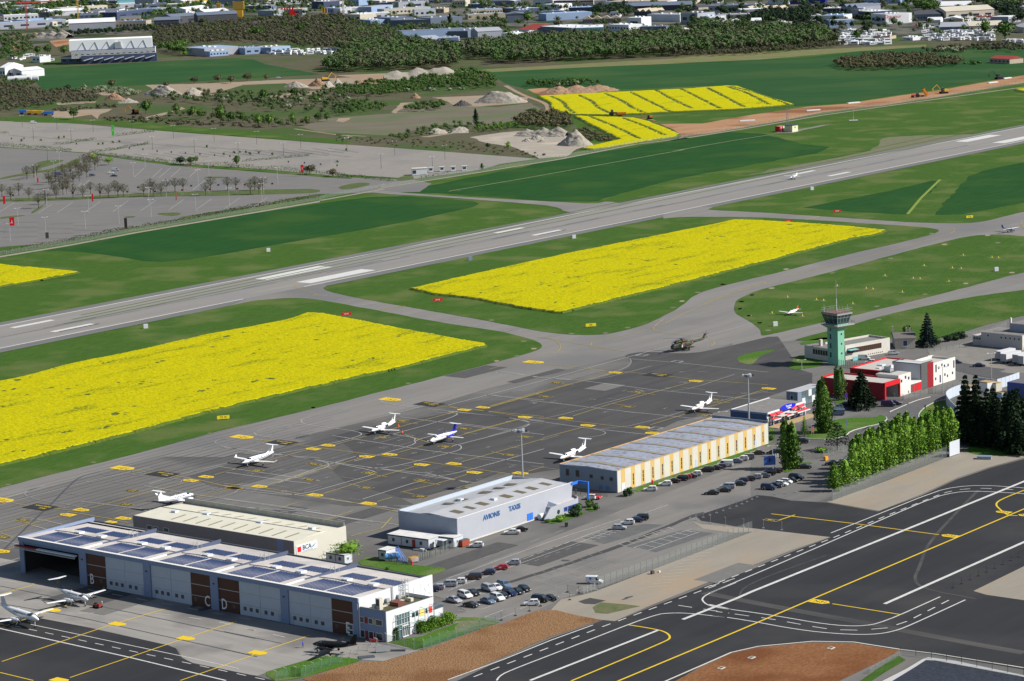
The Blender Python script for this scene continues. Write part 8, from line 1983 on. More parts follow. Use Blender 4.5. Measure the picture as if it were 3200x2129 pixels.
simple('salt_cart',L5(650,760),30,(('tub',mat('cart_orange',(.6,.28,.03),.6),(-1.2,1.2,-.6,.6,.7,1.5)),('chassis',dk_steel,(-1.4,1.4,-.5,.5,.2,.68)),('side_panel',steel_m,(-1.2,1.2,-.75,-.62,.3,1.2))),'yellow topped trailer cart beside the gate','cart')
simple('scrap_pile',L5(800,530),-36,(('beam',steel_m,(-2.4,1,-.4,-.1,0,.3)),('beam',steel_m,(-2,1.6,.1,.4,0,.4)),('sheet',frame_w,(-.4,.8,-.2,.6,.42,.55))),'pile of grey metal beams in the yard','pile')
simple('barrier_stack',C2(1238,1345),10,(('panel',steel_m,(-1.7,1.7,-.5,-.42,.2,1.4)),('panel',steel_m,(-1.7,1.7,-.1,-.02,.2,1.4)),('panel',steel_m,(-1.7,1.7,.3,.38,.2,1.4))),'stack of grey crowd barriers standing beside the office','barriers')
simple('mesh_panel_pile',C2(1110,1385),12,(('panel',dk_steel,(-1.9,1.9,-1,1,.02,.12)),),'flat pile of dark mesh panels on the concrete','pile');simple('mesh_panel_pile',C2(1355,1335),-5,(('panel',dk_steel,(-1.8,1.8,-.6,.6,.02,.3)),),'dark heap of bent panels near the soil edge','pile')
simple('waste_bin',C3(923,368),10,(('body',mat('bin_green',(.02,.035,.03),.5),(-.4,.4,-.35,.35,.1,1.1)),('lid',darkp,(-.45,.45,-.4,.4,1.1,1.18))),'dark wheeled bin beside the street before the annex','bin')
t=simple('round_tank',L6(325,1140),52,(('foot',conc_w,(-.6,.6,-.4,.4,0,.3)),),'white round tank beside the curved annex tip','tank');mb=MB();mb.tube((-.9,0,.95),(.9,0,.95),.75,n=12);mb.build('drum',frame_w,t)
for p,l in((E3(998,925),'red fire hydrant on the grass at the striped hangar'),(L4(488,530),'red fire hydrant on the lawn at the road bend'),(L5(617,810),'red hydrant at the fence corner of the yard')):
 g=G1(p);t=empty('fire_hydrant',(g.x,g.y,.16));tag(t,l,'hydrant');mb=MB();mb.tube((0,0,0),(0,0,1.0),.28,.24,8);mb.build('body',sgr,t);mb=MB();mb.tube((0,0,1.0),(0,0,1.25),.3,.12,8);mb.build('cap',sgr,t)
simple('orange_bin',L3(1050,1255),40,(('body',mat('bin_orange',(.75,.33,.02),.5),(-.6,.6,-.45,.45,0,1.0)),('lid',MATS['bin_orange'],(-.5,.5,-.35,.35,1.0,1.2))),'orange yellow grit bin at the white railing','bin')
t=simple('bike_rack',L3(225,1215),20,tuple(('hoop',frame_w,(k*.7,k*.7+.12,-.3,.3,0,1.2))for k in range(-1,3)),'white rack of hoops by the globe lamp','rack')
simple('inspection_box',L4(1160,1120),-15,(('cover',MATS['shelter'],(-2.1,2.1,-1,1,.1,.8)),('lid',gunmetal,(-2.2,2.2,-1.1,1.1,.8,.9))),'low grey blue cover box on the sandy ground by the conifers','box')
for k,p in enumerate((C4(350,1315),C4(127,1392),C4(935,1245))):
 t=simple('manhole_box',p,AZ*0+50,(('frame',conc_w,(-.9,.9,-.6,.6,0,.12)),('grate',darkp,(-.55,.55,-.35,.35,.12,.16))),['concrete framed manhole in the red soil, middle','concrete framed manhole in the red soil, lowest','concrete framed manhole in the red soil, topmost'][k],'manhole')
simple('fence_spool',CS(525,440),40,(('bag',darkp,(-.8,0,-.3,.3,0,.9)),('sack',mat('sack_tan',(.3,.2,.1),.9),(.1,.9,-.3,.3,0,.6)),('sack',frame_w,(1.8,2.3,-.2,.2,0,.4))),'heap of dark and tan sacks lying on the sand','sacks')
for k,(x,y)in enumerate(((635,1150),(710,1145),(785,1143),(860,1140))):
 simple('ticket_booth',A2(x,y+5),5,(('cabin',frame_w,(-1.5,1.5,-1.3,1.3,.1,2.8)),('window',glass_m,(-.9,.9,-1.36,-1.3,1.2,2.2)),('roof',conc_w,(-1.7,1.7,-1.5,1.5,2.8,3.0))),['ticket booth nearest the white office at the car park exit','second ticket booth at the car park exit','third ticket booth at the car park exit','rightmost ticket booth at the car park exit'][k],'booth')
simple('ticket_office',A2(560,1172),6,(('wall',frame_w,(-4.5,4.5,-2.5,2.5,.1,3.9)),('window',glass_m,(-4.2,-2.2,-2.56,-2.5,1,3)),('roof',conc_w,(-4.7,4.7,-2.7,2.7,3.9,4.1))),'white box office at the car park exit','building')
t=simple('equipment_hut',PX(2474,412),45,(('wall',mat('hut_cream',(.62,.60,.42),.8),(-3,3,-3,3,0,4.2)),('roof',darkp,(-3.2,3.2,-3.2,3.2,4.2,4.5)),('window',glass_m,(-.5,.3,-3.06,-3,2.4,3.4))),'cream and dark equipment hut at the foot of the lattice mast','hut')
t=simple('striped_hut',PX(2437,412),45,tuple(('stripe',(sgr,frame_w)[k%2],(-2.5+k*1.25,-1.25+k*1.25,-2,2,0,3.6))for k in range(4)),'red and white striped hut beside the lattice mast','hut')
t=empty('lattice_mast',G(2461,412)+Z1*.15);tag(t,'slender lattice mast rising behind the cream equipment hut','mast')
hm=height_at((2461,412),338)
for a,b in((-.5,-.5),(.5,-.5),(.5,.5),(-.5,.5)):mb=MB();mb.tube((a,b,0),(a,b,hm),.14,n=4);mb.build('leg',steel_m,t)
mb=MB()
for k in range(int(hm/1.6)):mb.tube((-.5,-.5,k*1.6),(.5,-.5,k*1.6+1.6),.06,n=4);mb.tube((.5,-.5,k*1.6),(.5,.5,k*1.6+1.6),.06,n=4)
mb.build('bracing',steel_m,t)
simple('wind_mast',A3(1215,808),0,(('pole',frame_w,(-.1,.1,-.1,.1,0,8)),('base',conc_w,(-3,3,-2,2,0,.15))),'thin white mast on a slab beyond the runway','mast')
for k,(x,y)in enumerate(((505,812),(945,742),(1215,692),(2145,556),(2240,527))):
 g=G1(A3(x,y));mb=MB();mb.prism([(-6,-1.5),(5,-2),(6,1),(0,2),(-5,1.4)],0,.6);o=mb.build('tarpaulin',frame_w,None,(g.x,g.y,.15),R(15+k*9));tag(o,['white tarpaulin heap nearest the mast on the earthworks','white tarpaulin heap above the lattice mast','white tarpaulin heap in the middle of the earthworks','white tarpaulin sheet left of the far digger','white tarpaulin heap at the far end of the earthworks'][k],'tarpaulin')
 # gravel heaps
heapm=mat('gravel_heap',(.34,.31,.265),1,(.26,.24,.205),.5,.9,bump=.3,bscale=.5);heapd=mat('dark_gravel',(.10,.095,.095),1,(.07,.07,.07),.5,1);heapb=mat('brown_heap',(.24,.15,.09),1,(.30,.20,.13),.3,1,bump=.3,bscale=.5)
def heap(pl,pr_,ytop,m,label,peaks=1,seed=0,dep=.7,flat=.0):
 a,b=G1(pl),G1(pr_);c=(a+b)/2;L_=(b-a).length/2;h=max(1.5,height_at(((pl[0][0]+pr_[0][0])/2,(pl[0][1]+pr_[0][1])/2),ytop[0][1]))
 bm=bmesh.new();n=36;vs=[]
 for i in range(n+1):
  for j in range(n+1):
   u,v=i/n*2-1,j/n*2-1;z=0
   for k in range(peaks):
    cx=0 if peaks==1 else-.6+1.2*k/(peaks-1)
    z=max(z,(1-math.hypot((u-cx)*(1 if peaks==1 else 1.35),v))*(1 if peaks==1 else .75+.25*((k*7)%3)/2))
   z=min(z,1-flat)
   z=z/(1-flat)*h*.85*(1+.3*noise.noise(Vector((u*3,v*3,seed))))+.9*noise.noise(Vector((u*9,v*9,seed)))if z>0 else-.3
   vs.append(bm.verts.new((u*L_*1.05,v*L_*dep,z)))
 for i in range(n):
  for j in range(n):
   q=[vs[i*(n+1)+j],vs[(i+1)*(n+1)+j],vs[(i+1)*(n+1)+j+1],vs[i*(n+1)+j+1]]
   if max(x.co.z for x in q)>-.2:bm.faces.new(q)
 me=bpy.data.meshes.new('gravel_heap');bm.to_mesh(me);bm.free()
 me.polygons.foreach_set('use_smooth',[True]*len(me.polygons))
 o=obj('gravel_heap',me,m,None,(c.x,c.y+L_*dep*.8,.05),math.atan2(b.y-a.y,b.x-a.x));tag(o,label,'heap')
for a_ in((A2(930,695),A2(1278,690),A2(0,612),heapm,'large flat topped pale gravel heap beyond the dry meadow',1,1,.45,.35),(A2(785,712),A2(910,712),A2(0,668),heapd,'small dark gravel heap left of the large pale one',1,2,.6),(A2(1225,915),A2(1545,918),A2(0,842),heapm,'three peaked gravel heap in the pale yard',3,3,.35),(A2(1505,975),A2(1705,985),A2(0,860),heapm,'steep gravel heap with a shaded side at the right of the yard',1,4,.7),(A2(1300,935),A2(1390,940),A2(0,905),heapm,'little gravel cone in front of the three peaks',1,5,.8),(A2(1250,950),A2(1310,952),A2(0,925),heapm,'tiny gravel mound left in the yard',1,6,.8),(A2(1350,955),A2(1410,955),A2(0,935),heapm,'tiny gravel mound in the middle of the yard',1,6,.8),(A2(620,900),A2(880,890),A2(0,842),heapm,'long low gravel heap behind the green bushes',2,7,.5),(A2(330,540),A2(780,520),A2(0,450),heapm,'long pale spoil heap in front of the wood',3,8,.25,.2),(A2(140,570),A2(330,560),A2(0,520),heapb,'brown spoil heap left of the long pale one',2,9,.4),(A1(975,635),A1(1210,650),A1(0,573),heapm,'grey rubble heap in the middle of the quarry land',1,10,.4,.2),(A1(1205,650),A1(1375,640),A1(0,587),heapm,'rough rubble heap right of the grey one',1,11,.5,.15),(A1(695,672),A1(830,670),A1(0,625),heapb,'round brown earth heap beside the blue box',1,12,.5,.2),(A1(780,695),A1(925,690),A1(0,655),heapm,'pale rubble heap below the brown one',1,13,.4),(A1(1910,585),A1(2050,590),A1(0,540),heapm,'grey gravel heap beside the blue crusher',1,14,.6),(A1(2180,590),A2(30,580),A1(0,515),heapm,'wide gravel heap behind the yellow digger',2,15,.5),(A1(2060,580),A1(2190,580),A1(0,520),heapb,'brown gravel heap between two grey ones',1,16,.5),(A2(1420,620),A2(1560,635),A2(0,580),heapb,'left of three brown earth ridges above the rapeseed',1,17,.8),(A2(1540,612),A2(1700,632),A2(0,574),heapb,'middle of three brown earth ridges above the rapeseed',1,18,.8),(A2(1660,605),A2(1840,622),A2(0,570),heapb,'right of three brown earth ridges above the rapeseed',1,19,.8),(A2(500,660),A2(565,660),A2(0,622),heapb,'small brown cone left in the meadow',1,20,.8),(T1(270,290),T1(510,290),T1(0,215),heapm,'grey demolition rubble heap beside the ruined hall',3,21,.4),(T1(120,280),T1(290,285),T1(0,235),heapb,'brown rubble heap left of the demolition site',2,22,.4)):
 heap(*a_)
 # white wall with dashed gravel in parking: bay lines
for(f,x0,y0,dx,dy,n_,lx,ly,par_)in((B1,420,440,205,-5,8,115,-80,P2),(B1,990,175,135,0,4,70,-65,P2),(B1,1170,180,0,0,1,90,-75,P2),(B1,0,430,280,10,2,105,-65,P2),(B1,1420,270,110,0,1,100,-80,P2),(B1,480,300,60,-25,3,60,-55,P2)):
 for k in range(n_):line('bay_line',f(x0+k*dx,y0+k*dy,x0+k*dx+lx,y0+k*dy+ly),.35,.15,worn_p,par_)
bs=mat('stained_asphalt',(.125,.12,.12),.9,(.16,.155,.15),.2,.9)
for k in range(15):
 for j in range(2):
  x,y=60+k*150+j*40,905+k*9+j*85
  if y<985+k*8:line('oil_stained_lane',A1(x,y,x+190,y+22),1.3,.14,bs,P1)
for k in range(16):line('oil_stained_lane',A1(700+k*100,1040-k*3,900+k*100,1068-k*3),1.4,.14,bs,P1)
for k in range(12):line('oil_stained_lane',B1(20+(k%3)*260,510+k*12,280+(k%3)*260,506+k*12),.8,.14,bs,P2)
# ------ far industrial zone
CC=dict(w=(.66,.68,.71),g=(.33,.35,.40),s=(.13,.16,.22),b=(.26,.36,.54),n=(.05,.07,.14),c=(.52,.48,.40),k=(.07,.075,.09),r=(.30,.05,.04),t=(.10,.28,.32),y=(.65,.45,.03),o=(.42,.36,.28),u=(.02,.03,.25))
fg=mat('far_window_glass',(.03,.04,.06),.25)
def cm(k):return mat('far_'+k,CC[k],.75,tuple(c*.86 for c in CC[k]),.06,.9)
def fb(f,xl,yl,xr,yr,yt,dep,wc,rc,label,win=0,roof='flat',band=None,cat='building'):
 """front base from (xl,yl) to (xr,yr) in the crop; yt = roof edge height above the left corner"""
 a,b=G1(f(xl,yl)),G1(f(xr,yr))
 if a.y>b.y+400:a.y=b.y+400
 h=max(3.0,min(22,height_at(f(xl,yl)[0],f(xl,yt)[0][1])))
 L_=(b-a).length;t=empty('warehouse',(a.x,a.y,.1),math.atan2(b.y-a.y,b.x-a.x));tag(t,label,cat)
 W_=cm(wc);R_=cm(rc)
 B(t,'wall',W_,0,L_,0,dep,0,h)
 if roof=='flat':
  B(t,'roof',R_,.5,L_-.5,.5,dep-.5,h,h+.15)
  for q in range(3):B(t,'roof_unit',cm('w'),L_*(.2+.27*q),L_*(.2+.27*q)+2.5,dep*.4,dep*.4+3,h+.15,h+1.3)
 elif roof=='gable':
  mb=MB();mb.loft([[(x,-.4,h),(x,dep/2,h+dep*.13),(x,dep+.4,h),][::1]for x in(L_+.3,-.3)]);mb.build('roof',R_,t)
 elif roof=='side':
  mb=MB();mb.loft([[(-.3,y,h),(L_/2,y,h+L_*.1),(L_+.3,y,h)]for y in(-.4,dep+.4)]);mb.build('roof',R_,t)
 elif roof=='saw':
  n=max(3,int(L_/9));w_=L_/n
  for q in range(n):mb=MB();mb.loft([[(q*w_,y,h),(q*w_+w_*.6,y,h+3),(q*w_+w_-.05,y,h)]for y in(0,dep)]);mb.build('saw_tooth',R_,t)
 if band:B(t,'colour_band',cm(band),.0,L_,-.12,-.001,h*.72,h*.95)
 for q in range(win):B(t,'window',fg,L_*(q+.25)/win,L_*(q+.75)/win,-.14,-.002,h*.35,h*.62)
 return t,L_,h
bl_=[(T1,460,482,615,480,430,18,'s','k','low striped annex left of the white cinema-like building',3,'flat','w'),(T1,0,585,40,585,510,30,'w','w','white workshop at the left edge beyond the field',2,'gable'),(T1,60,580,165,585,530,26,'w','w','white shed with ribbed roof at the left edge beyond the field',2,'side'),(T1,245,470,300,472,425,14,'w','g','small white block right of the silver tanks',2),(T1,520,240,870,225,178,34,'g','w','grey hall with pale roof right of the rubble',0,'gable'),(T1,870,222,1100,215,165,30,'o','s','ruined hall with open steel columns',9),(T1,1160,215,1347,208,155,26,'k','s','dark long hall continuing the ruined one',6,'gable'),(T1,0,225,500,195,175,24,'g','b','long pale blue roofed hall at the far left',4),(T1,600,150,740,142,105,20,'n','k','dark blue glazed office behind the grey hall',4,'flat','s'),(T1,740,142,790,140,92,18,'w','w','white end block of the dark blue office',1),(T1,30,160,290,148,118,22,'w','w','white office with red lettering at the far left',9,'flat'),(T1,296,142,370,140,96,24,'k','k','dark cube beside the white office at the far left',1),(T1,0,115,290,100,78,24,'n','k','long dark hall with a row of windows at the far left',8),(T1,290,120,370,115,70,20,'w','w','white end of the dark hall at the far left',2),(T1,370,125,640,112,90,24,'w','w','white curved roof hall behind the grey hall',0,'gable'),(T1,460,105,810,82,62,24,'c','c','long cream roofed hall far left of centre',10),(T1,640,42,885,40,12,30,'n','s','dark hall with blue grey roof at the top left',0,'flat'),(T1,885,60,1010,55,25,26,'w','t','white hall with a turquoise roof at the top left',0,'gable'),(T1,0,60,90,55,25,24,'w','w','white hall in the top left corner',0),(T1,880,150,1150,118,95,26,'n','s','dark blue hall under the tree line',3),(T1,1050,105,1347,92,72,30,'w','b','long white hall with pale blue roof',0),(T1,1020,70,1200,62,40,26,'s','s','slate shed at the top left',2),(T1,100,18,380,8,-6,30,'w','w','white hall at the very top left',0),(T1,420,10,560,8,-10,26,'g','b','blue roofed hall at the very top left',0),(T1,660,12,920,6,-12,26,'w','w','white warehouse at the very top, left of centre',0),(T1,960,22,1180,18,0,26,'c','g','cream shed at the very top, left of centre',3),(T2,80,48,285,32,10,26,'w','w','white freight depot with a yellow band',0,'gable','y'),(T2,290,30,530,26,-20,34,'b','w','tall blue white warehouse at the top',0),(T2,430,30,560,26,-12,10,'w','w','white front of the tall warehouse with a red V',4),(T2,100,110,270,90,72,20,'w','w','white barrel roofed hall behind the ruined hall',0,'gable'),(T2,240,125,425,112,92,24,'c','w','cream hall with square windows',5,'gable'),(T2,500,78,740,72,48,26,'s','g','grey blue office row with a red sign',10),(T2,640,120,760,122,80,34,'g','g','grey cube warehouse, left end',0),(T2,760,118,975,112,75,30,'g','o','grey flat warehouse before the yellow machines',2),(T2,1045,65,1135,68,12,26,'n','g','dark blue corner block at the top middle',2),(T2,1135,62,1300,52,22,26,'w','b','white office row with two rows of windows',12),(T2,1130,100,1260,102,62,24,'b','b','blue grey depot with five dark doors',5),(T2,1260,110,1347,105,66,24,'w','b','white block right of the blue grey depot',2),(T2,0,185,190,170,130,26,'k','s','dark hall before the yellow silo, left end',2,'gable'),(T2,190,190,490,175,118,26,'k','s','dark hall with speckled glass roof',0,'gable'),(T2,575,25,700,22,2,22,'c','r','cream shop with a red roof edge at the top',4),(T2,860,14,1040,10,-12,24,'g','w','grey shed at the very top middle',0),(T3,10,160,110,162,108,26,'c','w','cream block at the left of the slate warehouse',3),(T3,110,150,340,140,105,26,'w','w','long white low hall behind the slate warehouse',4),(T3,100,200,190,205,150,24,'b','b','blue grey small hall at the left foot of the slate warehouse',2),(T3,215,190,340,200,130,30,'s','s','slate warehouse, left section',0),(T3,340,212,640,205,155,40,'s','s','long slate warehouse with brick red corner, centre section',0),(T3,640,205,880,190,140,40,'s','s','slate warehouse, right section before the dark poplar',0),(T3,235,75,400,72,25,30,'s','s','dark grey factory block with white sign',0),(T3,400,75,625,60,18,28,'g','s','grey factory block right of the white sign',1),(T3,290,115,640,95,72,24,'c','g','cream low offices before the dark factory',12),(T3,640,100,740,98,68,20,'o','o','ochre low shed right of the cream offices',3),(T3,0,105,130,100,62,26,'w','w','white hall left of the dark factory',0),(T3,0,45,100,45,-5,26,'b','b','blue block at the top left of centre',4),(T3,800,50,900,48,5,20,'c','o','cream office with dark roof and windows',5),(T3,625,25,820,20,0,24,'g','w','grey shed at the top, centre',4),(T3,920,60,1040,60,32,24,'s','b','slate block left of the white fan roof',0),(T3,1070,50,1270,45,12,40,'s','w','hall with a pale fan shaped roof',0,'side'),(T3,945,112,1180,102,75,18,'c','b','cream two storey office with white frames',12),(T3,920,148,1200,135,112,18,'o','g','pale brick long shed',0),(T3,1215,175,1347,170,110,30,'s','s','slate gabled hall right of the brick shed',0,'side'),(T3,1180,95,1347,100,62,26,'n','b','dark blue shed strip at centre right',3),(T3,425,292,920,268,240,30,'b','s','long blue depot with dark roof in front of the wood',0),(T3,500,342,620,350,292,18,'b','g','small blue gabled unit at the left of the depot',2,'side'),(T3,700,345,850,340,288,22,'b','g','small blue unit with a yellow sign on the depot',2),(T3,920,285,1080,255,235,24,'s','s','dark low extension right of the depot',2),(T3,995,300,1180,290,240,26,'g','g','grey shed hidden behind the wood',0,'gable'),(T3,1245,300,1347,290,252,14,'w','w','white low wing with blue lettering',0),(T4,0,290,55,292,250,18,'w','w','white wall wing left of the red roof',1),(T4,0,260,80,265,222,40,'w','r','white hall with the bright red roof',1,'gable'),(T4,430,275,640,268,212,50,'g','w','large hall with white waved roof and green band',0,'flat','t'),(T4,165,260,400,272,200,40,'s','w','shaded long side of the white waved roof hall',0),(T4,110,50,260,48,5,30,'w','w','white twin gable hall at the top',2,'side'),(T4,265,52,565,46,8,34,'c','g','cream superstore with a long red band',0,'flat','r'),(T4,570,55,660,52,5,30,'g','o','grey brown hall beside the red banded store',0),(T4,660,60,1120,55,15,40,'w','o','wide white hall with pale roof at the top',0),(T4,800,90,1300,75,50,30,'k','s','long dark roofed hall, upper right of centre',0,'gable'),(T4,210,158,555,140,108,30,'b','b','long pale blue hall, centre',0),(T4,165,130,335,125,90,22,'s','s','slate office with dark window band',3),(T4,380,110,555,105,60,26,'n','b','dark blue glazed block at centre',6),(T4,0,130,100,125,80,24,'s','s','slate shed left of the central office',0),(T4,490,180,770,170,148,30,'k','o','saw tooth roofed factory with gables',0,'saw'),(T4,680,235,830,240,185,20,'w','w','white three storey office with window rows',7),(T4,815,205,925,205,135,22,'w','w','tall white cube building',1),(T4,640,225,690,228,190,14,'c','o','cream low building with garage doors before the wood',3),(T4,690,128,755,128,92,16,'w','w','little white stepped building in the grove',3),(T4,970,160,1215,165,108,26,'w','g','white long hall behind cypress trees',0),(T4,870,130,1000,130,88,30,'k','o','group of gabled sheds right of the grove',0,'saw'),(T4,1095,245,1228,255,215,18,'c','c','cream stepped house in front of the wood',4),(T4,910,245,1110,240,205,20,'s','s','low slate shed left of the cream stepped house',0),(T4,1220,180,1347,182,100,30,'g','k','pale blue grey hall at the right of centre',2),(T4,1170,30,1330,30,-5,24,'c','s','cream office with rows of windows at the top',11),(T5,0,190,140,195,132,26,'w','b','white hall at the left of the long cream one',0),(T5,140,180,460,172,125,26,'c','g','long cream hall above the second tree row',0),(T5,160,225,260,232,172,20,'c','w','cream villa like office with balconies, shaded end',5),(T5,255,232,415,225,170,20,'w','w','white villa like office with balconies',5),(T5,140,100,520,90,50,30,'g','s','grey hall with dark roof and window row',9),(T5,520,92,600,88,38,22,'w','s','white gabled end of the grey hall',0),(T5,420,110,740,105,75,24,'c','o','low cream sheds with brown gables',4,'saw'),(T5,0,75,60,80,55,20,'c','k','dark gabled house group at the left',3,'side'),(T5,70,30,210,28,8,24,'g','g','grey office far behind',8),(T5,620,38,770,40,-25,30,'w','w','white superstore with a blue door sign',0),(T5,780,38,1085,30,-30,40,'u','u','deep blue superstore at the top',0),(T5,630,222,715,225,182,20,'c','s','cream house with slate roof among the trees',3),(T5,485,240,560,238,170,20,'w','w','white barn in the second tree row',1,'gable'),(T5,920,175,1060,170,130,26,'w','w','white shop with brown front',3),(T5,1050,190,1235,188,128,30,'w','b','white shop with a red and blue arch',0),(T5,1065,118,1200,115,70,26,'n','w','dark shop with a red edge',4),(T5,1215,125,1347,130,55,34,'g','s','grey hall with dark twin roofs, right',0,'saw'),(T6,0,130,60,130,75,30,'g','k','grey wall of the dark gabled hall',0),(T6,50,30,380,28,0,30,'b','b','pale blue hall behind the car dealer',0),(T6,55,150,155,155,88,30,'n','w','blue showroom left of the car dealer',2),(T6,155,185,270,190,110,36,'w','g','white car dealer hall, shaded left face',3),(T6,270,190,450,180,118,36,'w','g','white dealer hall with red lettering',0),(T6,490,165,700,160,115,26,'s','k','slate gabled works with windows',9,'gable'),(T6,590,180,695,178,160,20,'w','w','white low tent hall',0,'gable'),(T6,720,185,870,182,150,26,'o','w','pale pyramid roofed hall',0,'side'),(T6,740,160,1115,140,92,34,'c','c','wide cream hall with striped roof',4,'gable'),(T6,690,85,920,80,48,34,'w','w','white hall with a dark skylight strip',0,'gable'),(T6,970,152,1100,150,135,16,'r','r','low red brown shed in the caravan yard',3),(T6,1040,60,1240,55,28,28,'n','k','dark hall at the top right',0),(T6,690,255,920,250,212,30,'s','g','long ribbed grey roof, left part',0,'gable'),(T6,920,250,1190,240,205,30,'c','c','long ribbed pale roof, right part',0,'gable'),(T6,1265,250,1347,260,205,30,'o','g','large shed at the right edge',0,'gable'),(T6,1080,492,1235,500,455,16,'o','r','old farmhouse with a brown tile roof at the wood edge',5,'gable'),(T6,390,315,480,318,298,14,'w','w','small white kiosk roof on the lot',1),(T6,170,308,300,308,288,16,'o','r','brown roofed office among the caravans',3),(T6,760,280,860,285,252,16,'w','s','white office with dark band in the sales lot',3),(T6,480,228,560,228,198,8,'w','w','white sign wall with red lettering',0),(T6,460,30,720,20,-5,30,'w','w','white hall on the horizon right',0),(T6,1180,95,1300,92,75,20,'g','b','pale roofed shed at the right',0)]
for a_ in bl_:fb(*a_)
# procedural rows beyond the frame's top so the town goes on
rnd=random.Random(12)
for k in range(46):
 x,y=rnd.uniform(-900,1100),rnd.uniform(3750,4700)
 t=empty('warehouse',(x,y,.1),rnd.choice([.1,.2,.0,1.0])+rnd.uniform(-.1,.1));tag(t,'plain warehouse in the farthest streets of the industrial zone','building','farthest warehouses')
 w_,d_,h_=rnd.uniform(25,80),rnd.uniform(20,40),rnd.uniform(5,10)
 B(t,'wall',cm(rnd.choice('wgsbcwn')),0,w_,0,d_,0,h_);B(t,'roof',cm(rnd.choice('wgsbw')),.5,w_-.5,.5,d_-.5,h_,h_+.4)
taken=[o.location.copy()for o in COL.objects if o.name.startswith('warehouse')]
nm_=dict(w='white',g='grey',s='slate',b='pale blue',n='navy',c='cream',k='black',o='ochre')
for k in range(150):
 p=G(rnd.uniform(0,3200),rnd.uniform(-8,88)-0)
 if min((p-q).length for q in taken)<62 or(1100<0):continue
 taken.append(p)
 wc,rc=rnd.choice('wwgsbcbwo'),rnd.choice('wgsbwwk')
 t=empty('warehouse',(p.x,p.y,.1),rnd.choice([.06,.12,.9]));near=min((o for o in COL.objects if o.get('category')=='building' and o.name.startswith('warehouse')and o is not t and o.get('group')!='small halls between the big ones'),key=lambda o:(o.location-p).length)
 tag(t,nm_[wc]+' hall with '+nm_[rc]+' roof near the '+' '.join(near['label'].split()[:7]),'building','small halls between the big ones')
 w_,d_,h_=rnd.uniform(22,50),rnd.uniform(16,28),rnd.uniform(5,8.5)
 B(t,'wall',cm(wc),0,w_,0,d_,0,h_);B(t,'roof',cm(rc),.5,w_-.5,.5,d_-.5,h_,h_+.4)
 for q in range(4):B(t,'window',fg,w_*(q+.25)/4,w_*(q+.7)/4,-.12,-.002,h_*.35,h_*.65)
 # the white cinema-like building
t,L_,h=fb(T1,615,484,1180,460,425,18,'n','k','large white building with zigzag braces and dark blue stripes above the green field',0)
t2=t
for k in range(9):B(t,'striped_band',mat('bright_white_wall',(.85,.86,.87),.5),-10,L_-1,2-.3,40,5.8+k*.86,6.2+k*.86)
B(t,'core',cm('n'),-9.8,L_-1.3,2.0,39.8,h,13.6)
B(t,'upper_wall',mat('bright_white_wall',(.85,.86,.87),.5),-12,L_-4,9,38,12.8,23.6)
for k in range(6):
 x=-4+k*(L_/6.2)
 mb=MB();mb.tube((x,8.8,13.5),(x+6,8.8,21.5),.22,n=4);mb.tube((x+6,8.8,21.5),(x+9,8.8,13.5),.22,n=4);mb.build('brace',cm('g'),t)
B(t,'roof_plant',steel_m,L_*.45,L_*.53,6,8.9,14,20.5)
for k in range(7):
 x0=2+k*L_/7.3;mb=MB();mb.loft([[(x0,-3,3.6),(x0+L_/8,-3,6.2),(x0+L_/8,-3,5.5),(x0,-3,3)],[(x0,1.9,3.6),(x0+L_/8,1.9,6.2),(x0+L_/8,1.9,5.5),(x0,1.9,3)]]);mb.build('zigzag_canopy',cm('w'),t)
for k in range(16):B(t,'window',fg,-6+k*6,-3.5+k*6,1.5,1.69,9.4,10.1)
# the blue office with the signs
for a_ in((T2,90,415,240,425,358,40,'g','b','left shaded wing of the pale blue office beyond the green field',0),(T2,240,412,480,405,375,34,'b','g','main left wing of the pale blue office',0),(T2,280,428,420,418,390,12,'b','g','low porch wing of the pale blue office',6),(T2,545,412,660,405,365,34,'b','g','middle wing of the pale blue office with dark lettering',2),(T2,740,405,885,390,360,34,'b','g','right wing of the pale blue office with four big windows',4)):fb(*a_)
# cranes, silos, tanks, caravans
def crane(p,yt,m,label):
 g=G1(p);h=height_at(p[0],yt);t=empty('tower_crane',(g.x,g.y,.1),.3);tag(t,label,'crane')
 for a,b in((-.8,-.8),(.8,-.8),(.8,.8),(-.8,.8)):mb=MB();mb.tube((a,b,0),(a,b,h),.3,n=4);mb.build('mast_leg',m,t)
 mb=MB()
 for k in range(int(h/3)):mb.tube((-.8,-.8,k*3),(.8,-.8,k*3+3),.2,n=4);mb.tube((.8,-.8,k*3+3),(-.8,.8,k*3+3),.2,n=4)
 mb.build('bracing',m,t)
 B(t,'jib',m,-12,34,-.5,.5,h,h+1.4)
crane(T1(205,228),10,mat('crane_red',(.40,.05,.05),.5),'red and blue tower crane over the demolition site');crane(T1(590,160),-30,mat('crane_yellow',(.55,.35,.06),.5),'yellow tower crane cut by the top edge, left')
crane(T2(1285,150),0,mat('mast_pale',(.5,.45,.45),.5),'thin pale red mast at the top middle')
simple('silo_plant',T2(500,165),0,(('tower',dig_y,(-5,5,-4,4,0,26)),('bin',mat('silo_ochre',(.35,.22,.04),.7),(-7,7,-4.2,4.2,16,26))),'yellow ochre silo tower at the end of the dark hall','silo')
for k in range(7):t=simple('crane_machine',T2(330+k*9 if k<4 else 1120+(k-4)*20,84 if k<4 else 125),k,(('body',dig_y,(-5,5,-2,2,0,4)),('arm',dig_y,(0,1.2,-.5,.5,4,11))),['first','second','third','fourth','fifth','sixth','seventh'][k]+(' yellow machine from the left in the depot behind the dark hall' if k<4 else ' yellow machine counted on into the yard at the top middle'),'machine')
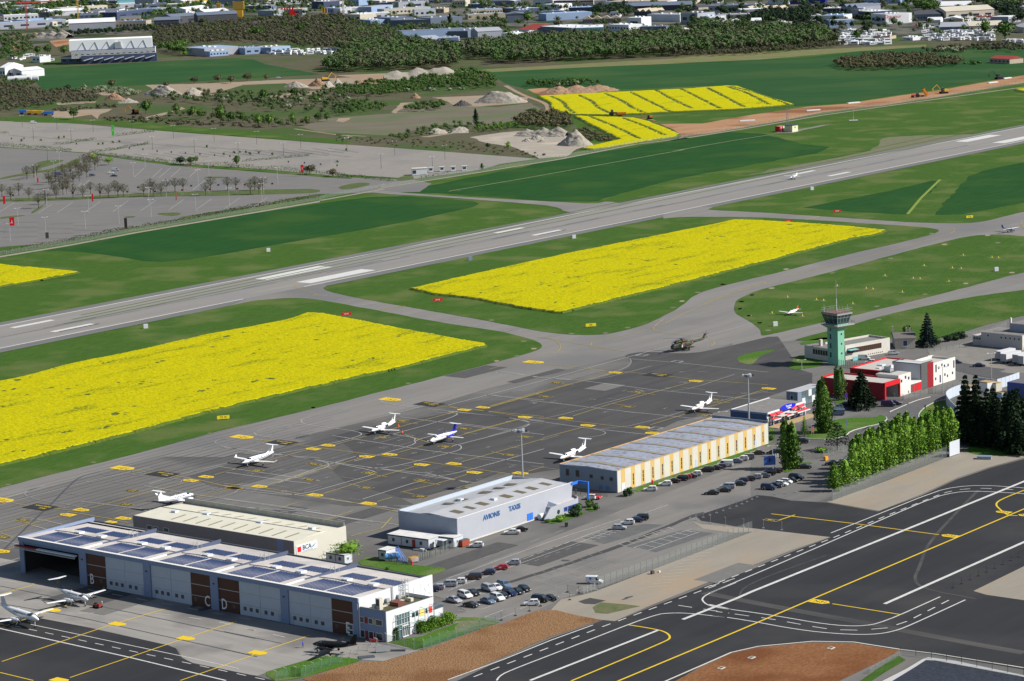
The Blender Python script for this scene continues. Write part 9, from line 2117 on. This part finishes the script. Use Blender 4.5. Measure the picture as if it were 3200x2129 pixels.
for k in range(5):simple('red_machine',T2(822+k*20,115),0,(('body',sgr,(-4,4,-2,2,0,3)),('arm',sgr,(-1,1,-.5,.5,3,10))),'red machine in the row before the grey warehouse, '+['leftmost','second','middle','fourth','rightmost'][k],'machine')
for x,y,l in((150,618,'long white horizontal tank at the left edge'),(200,612,'second white horizontal tank at the left edge')):
 g=G1(T1(x,y));t=empty('storage_tank',(g.x,g.y,.1),.05);tag(t,l,'tank');mb=MB();mb.tube((-11,0,3),(11,0,3),2.6,n=12);mb.build('drum',frame_w,t);B(t,'saddle',conc_w,-8,8,-1.5,1.5,0,1)
cv1=MB();cv1.box(-3,3,-1.15,1.15,.5,2.8);cv1=cv1.mesh('caravan_body');cv1.materials.append(mat('caravan_white',(.75,.76,.78),.4))
cv2=MB();cv2.box(-2.2,1.8,-1.18,1.18,1.5,2.2);cv2=cv2.mesh('caravan_window');cv2.materials.append(fg)
def caravans(f,x0,x1,y0,y1,n,label,group,seed):
 r_=random.Random(seed)
 nr=max(1,int(math.sqrt(n/4)));nc=n//nr
 for i in range(nr):
  for j in range(nc):
   g=G1(f(x0+(x1-x0)*(j+r_.uniform(.1,.9))/nc,y0+(y1-y0)*(i+.5+r_.uniform(-.2,.2))/nr))
   t=empty('caravan',(g.x,g.y,.1),r_.choice([.2,1.2,-.4]));tag(t,label,'caravan',group)
   s_=r_.uniform(.85,1.3);t.scale=(s_,)*3
   obj('body',cv1,None,t);obj('window_band',cv2,None,t)
caravans(T2,700,1347,382,420,44,'white caravan in the row right of the pale blue office','caravans beside the pale blue office',1);caravans(T3,0,50,378,400,4,'white caravan at the end of the row by the wood','caravans beside the wood',2)
caravans(T6,-80,290,245,360,110,'white caravan in the crowded lot behind the large field','caravans in the crowded lot',3);caravans(T6,560,1120,215,330,96,'white motorhome or caravan in the sales lots at the right','vehicles in the sales lots',4);caravans(T6,860,1230,150,180,30,'white caravan behind the long dark hedge','caravans behind the long hedge',5)
caravans(T3,620,920,355,375,14,'white van parked before the long blue depot','vans before the blue depot',6);caravans(T6,1190,1347,320,345,12,'white vehicle at the right edge of the lots','vehicles at the right edge',7);caravans(T5,1240,1347,230,380,22,'white caravan at the left end of the crowded lot','caravans in the crowded lot, left end',8);caravans(T2,540,1060,8,45,30,'light vehicle in the streets at the top','vehicles in the top streets',9);caravans(T1,60,400,390,500,14,'light vehicle in the yards at the left edge','vehicles in the left yards',10)
for tt,f,x,y,z,sz,m in(('Chaussur',T6,322,188,8,5,sgr),('Pilotes',T6,518,228,3.5,4,sgr),('PROMLAZUR',T2,585,405,8,3.2,letter_b)):
 g=G1(f(x,y));o=obj('shop_lettering',text_mesh(tt,sz,.05,.1),m,None,(g.x,g.y-1.6,z));o.rotation_euler=(R(90),0,R(4));tag(o,{'C':'red shop lettering on the white dealer hall','P':'red lettering on the white sign wall'}.get(tt[0],'x')if tt!='PROMLAZUR' else 'dark blue lettering on the pale blue office','lettering')
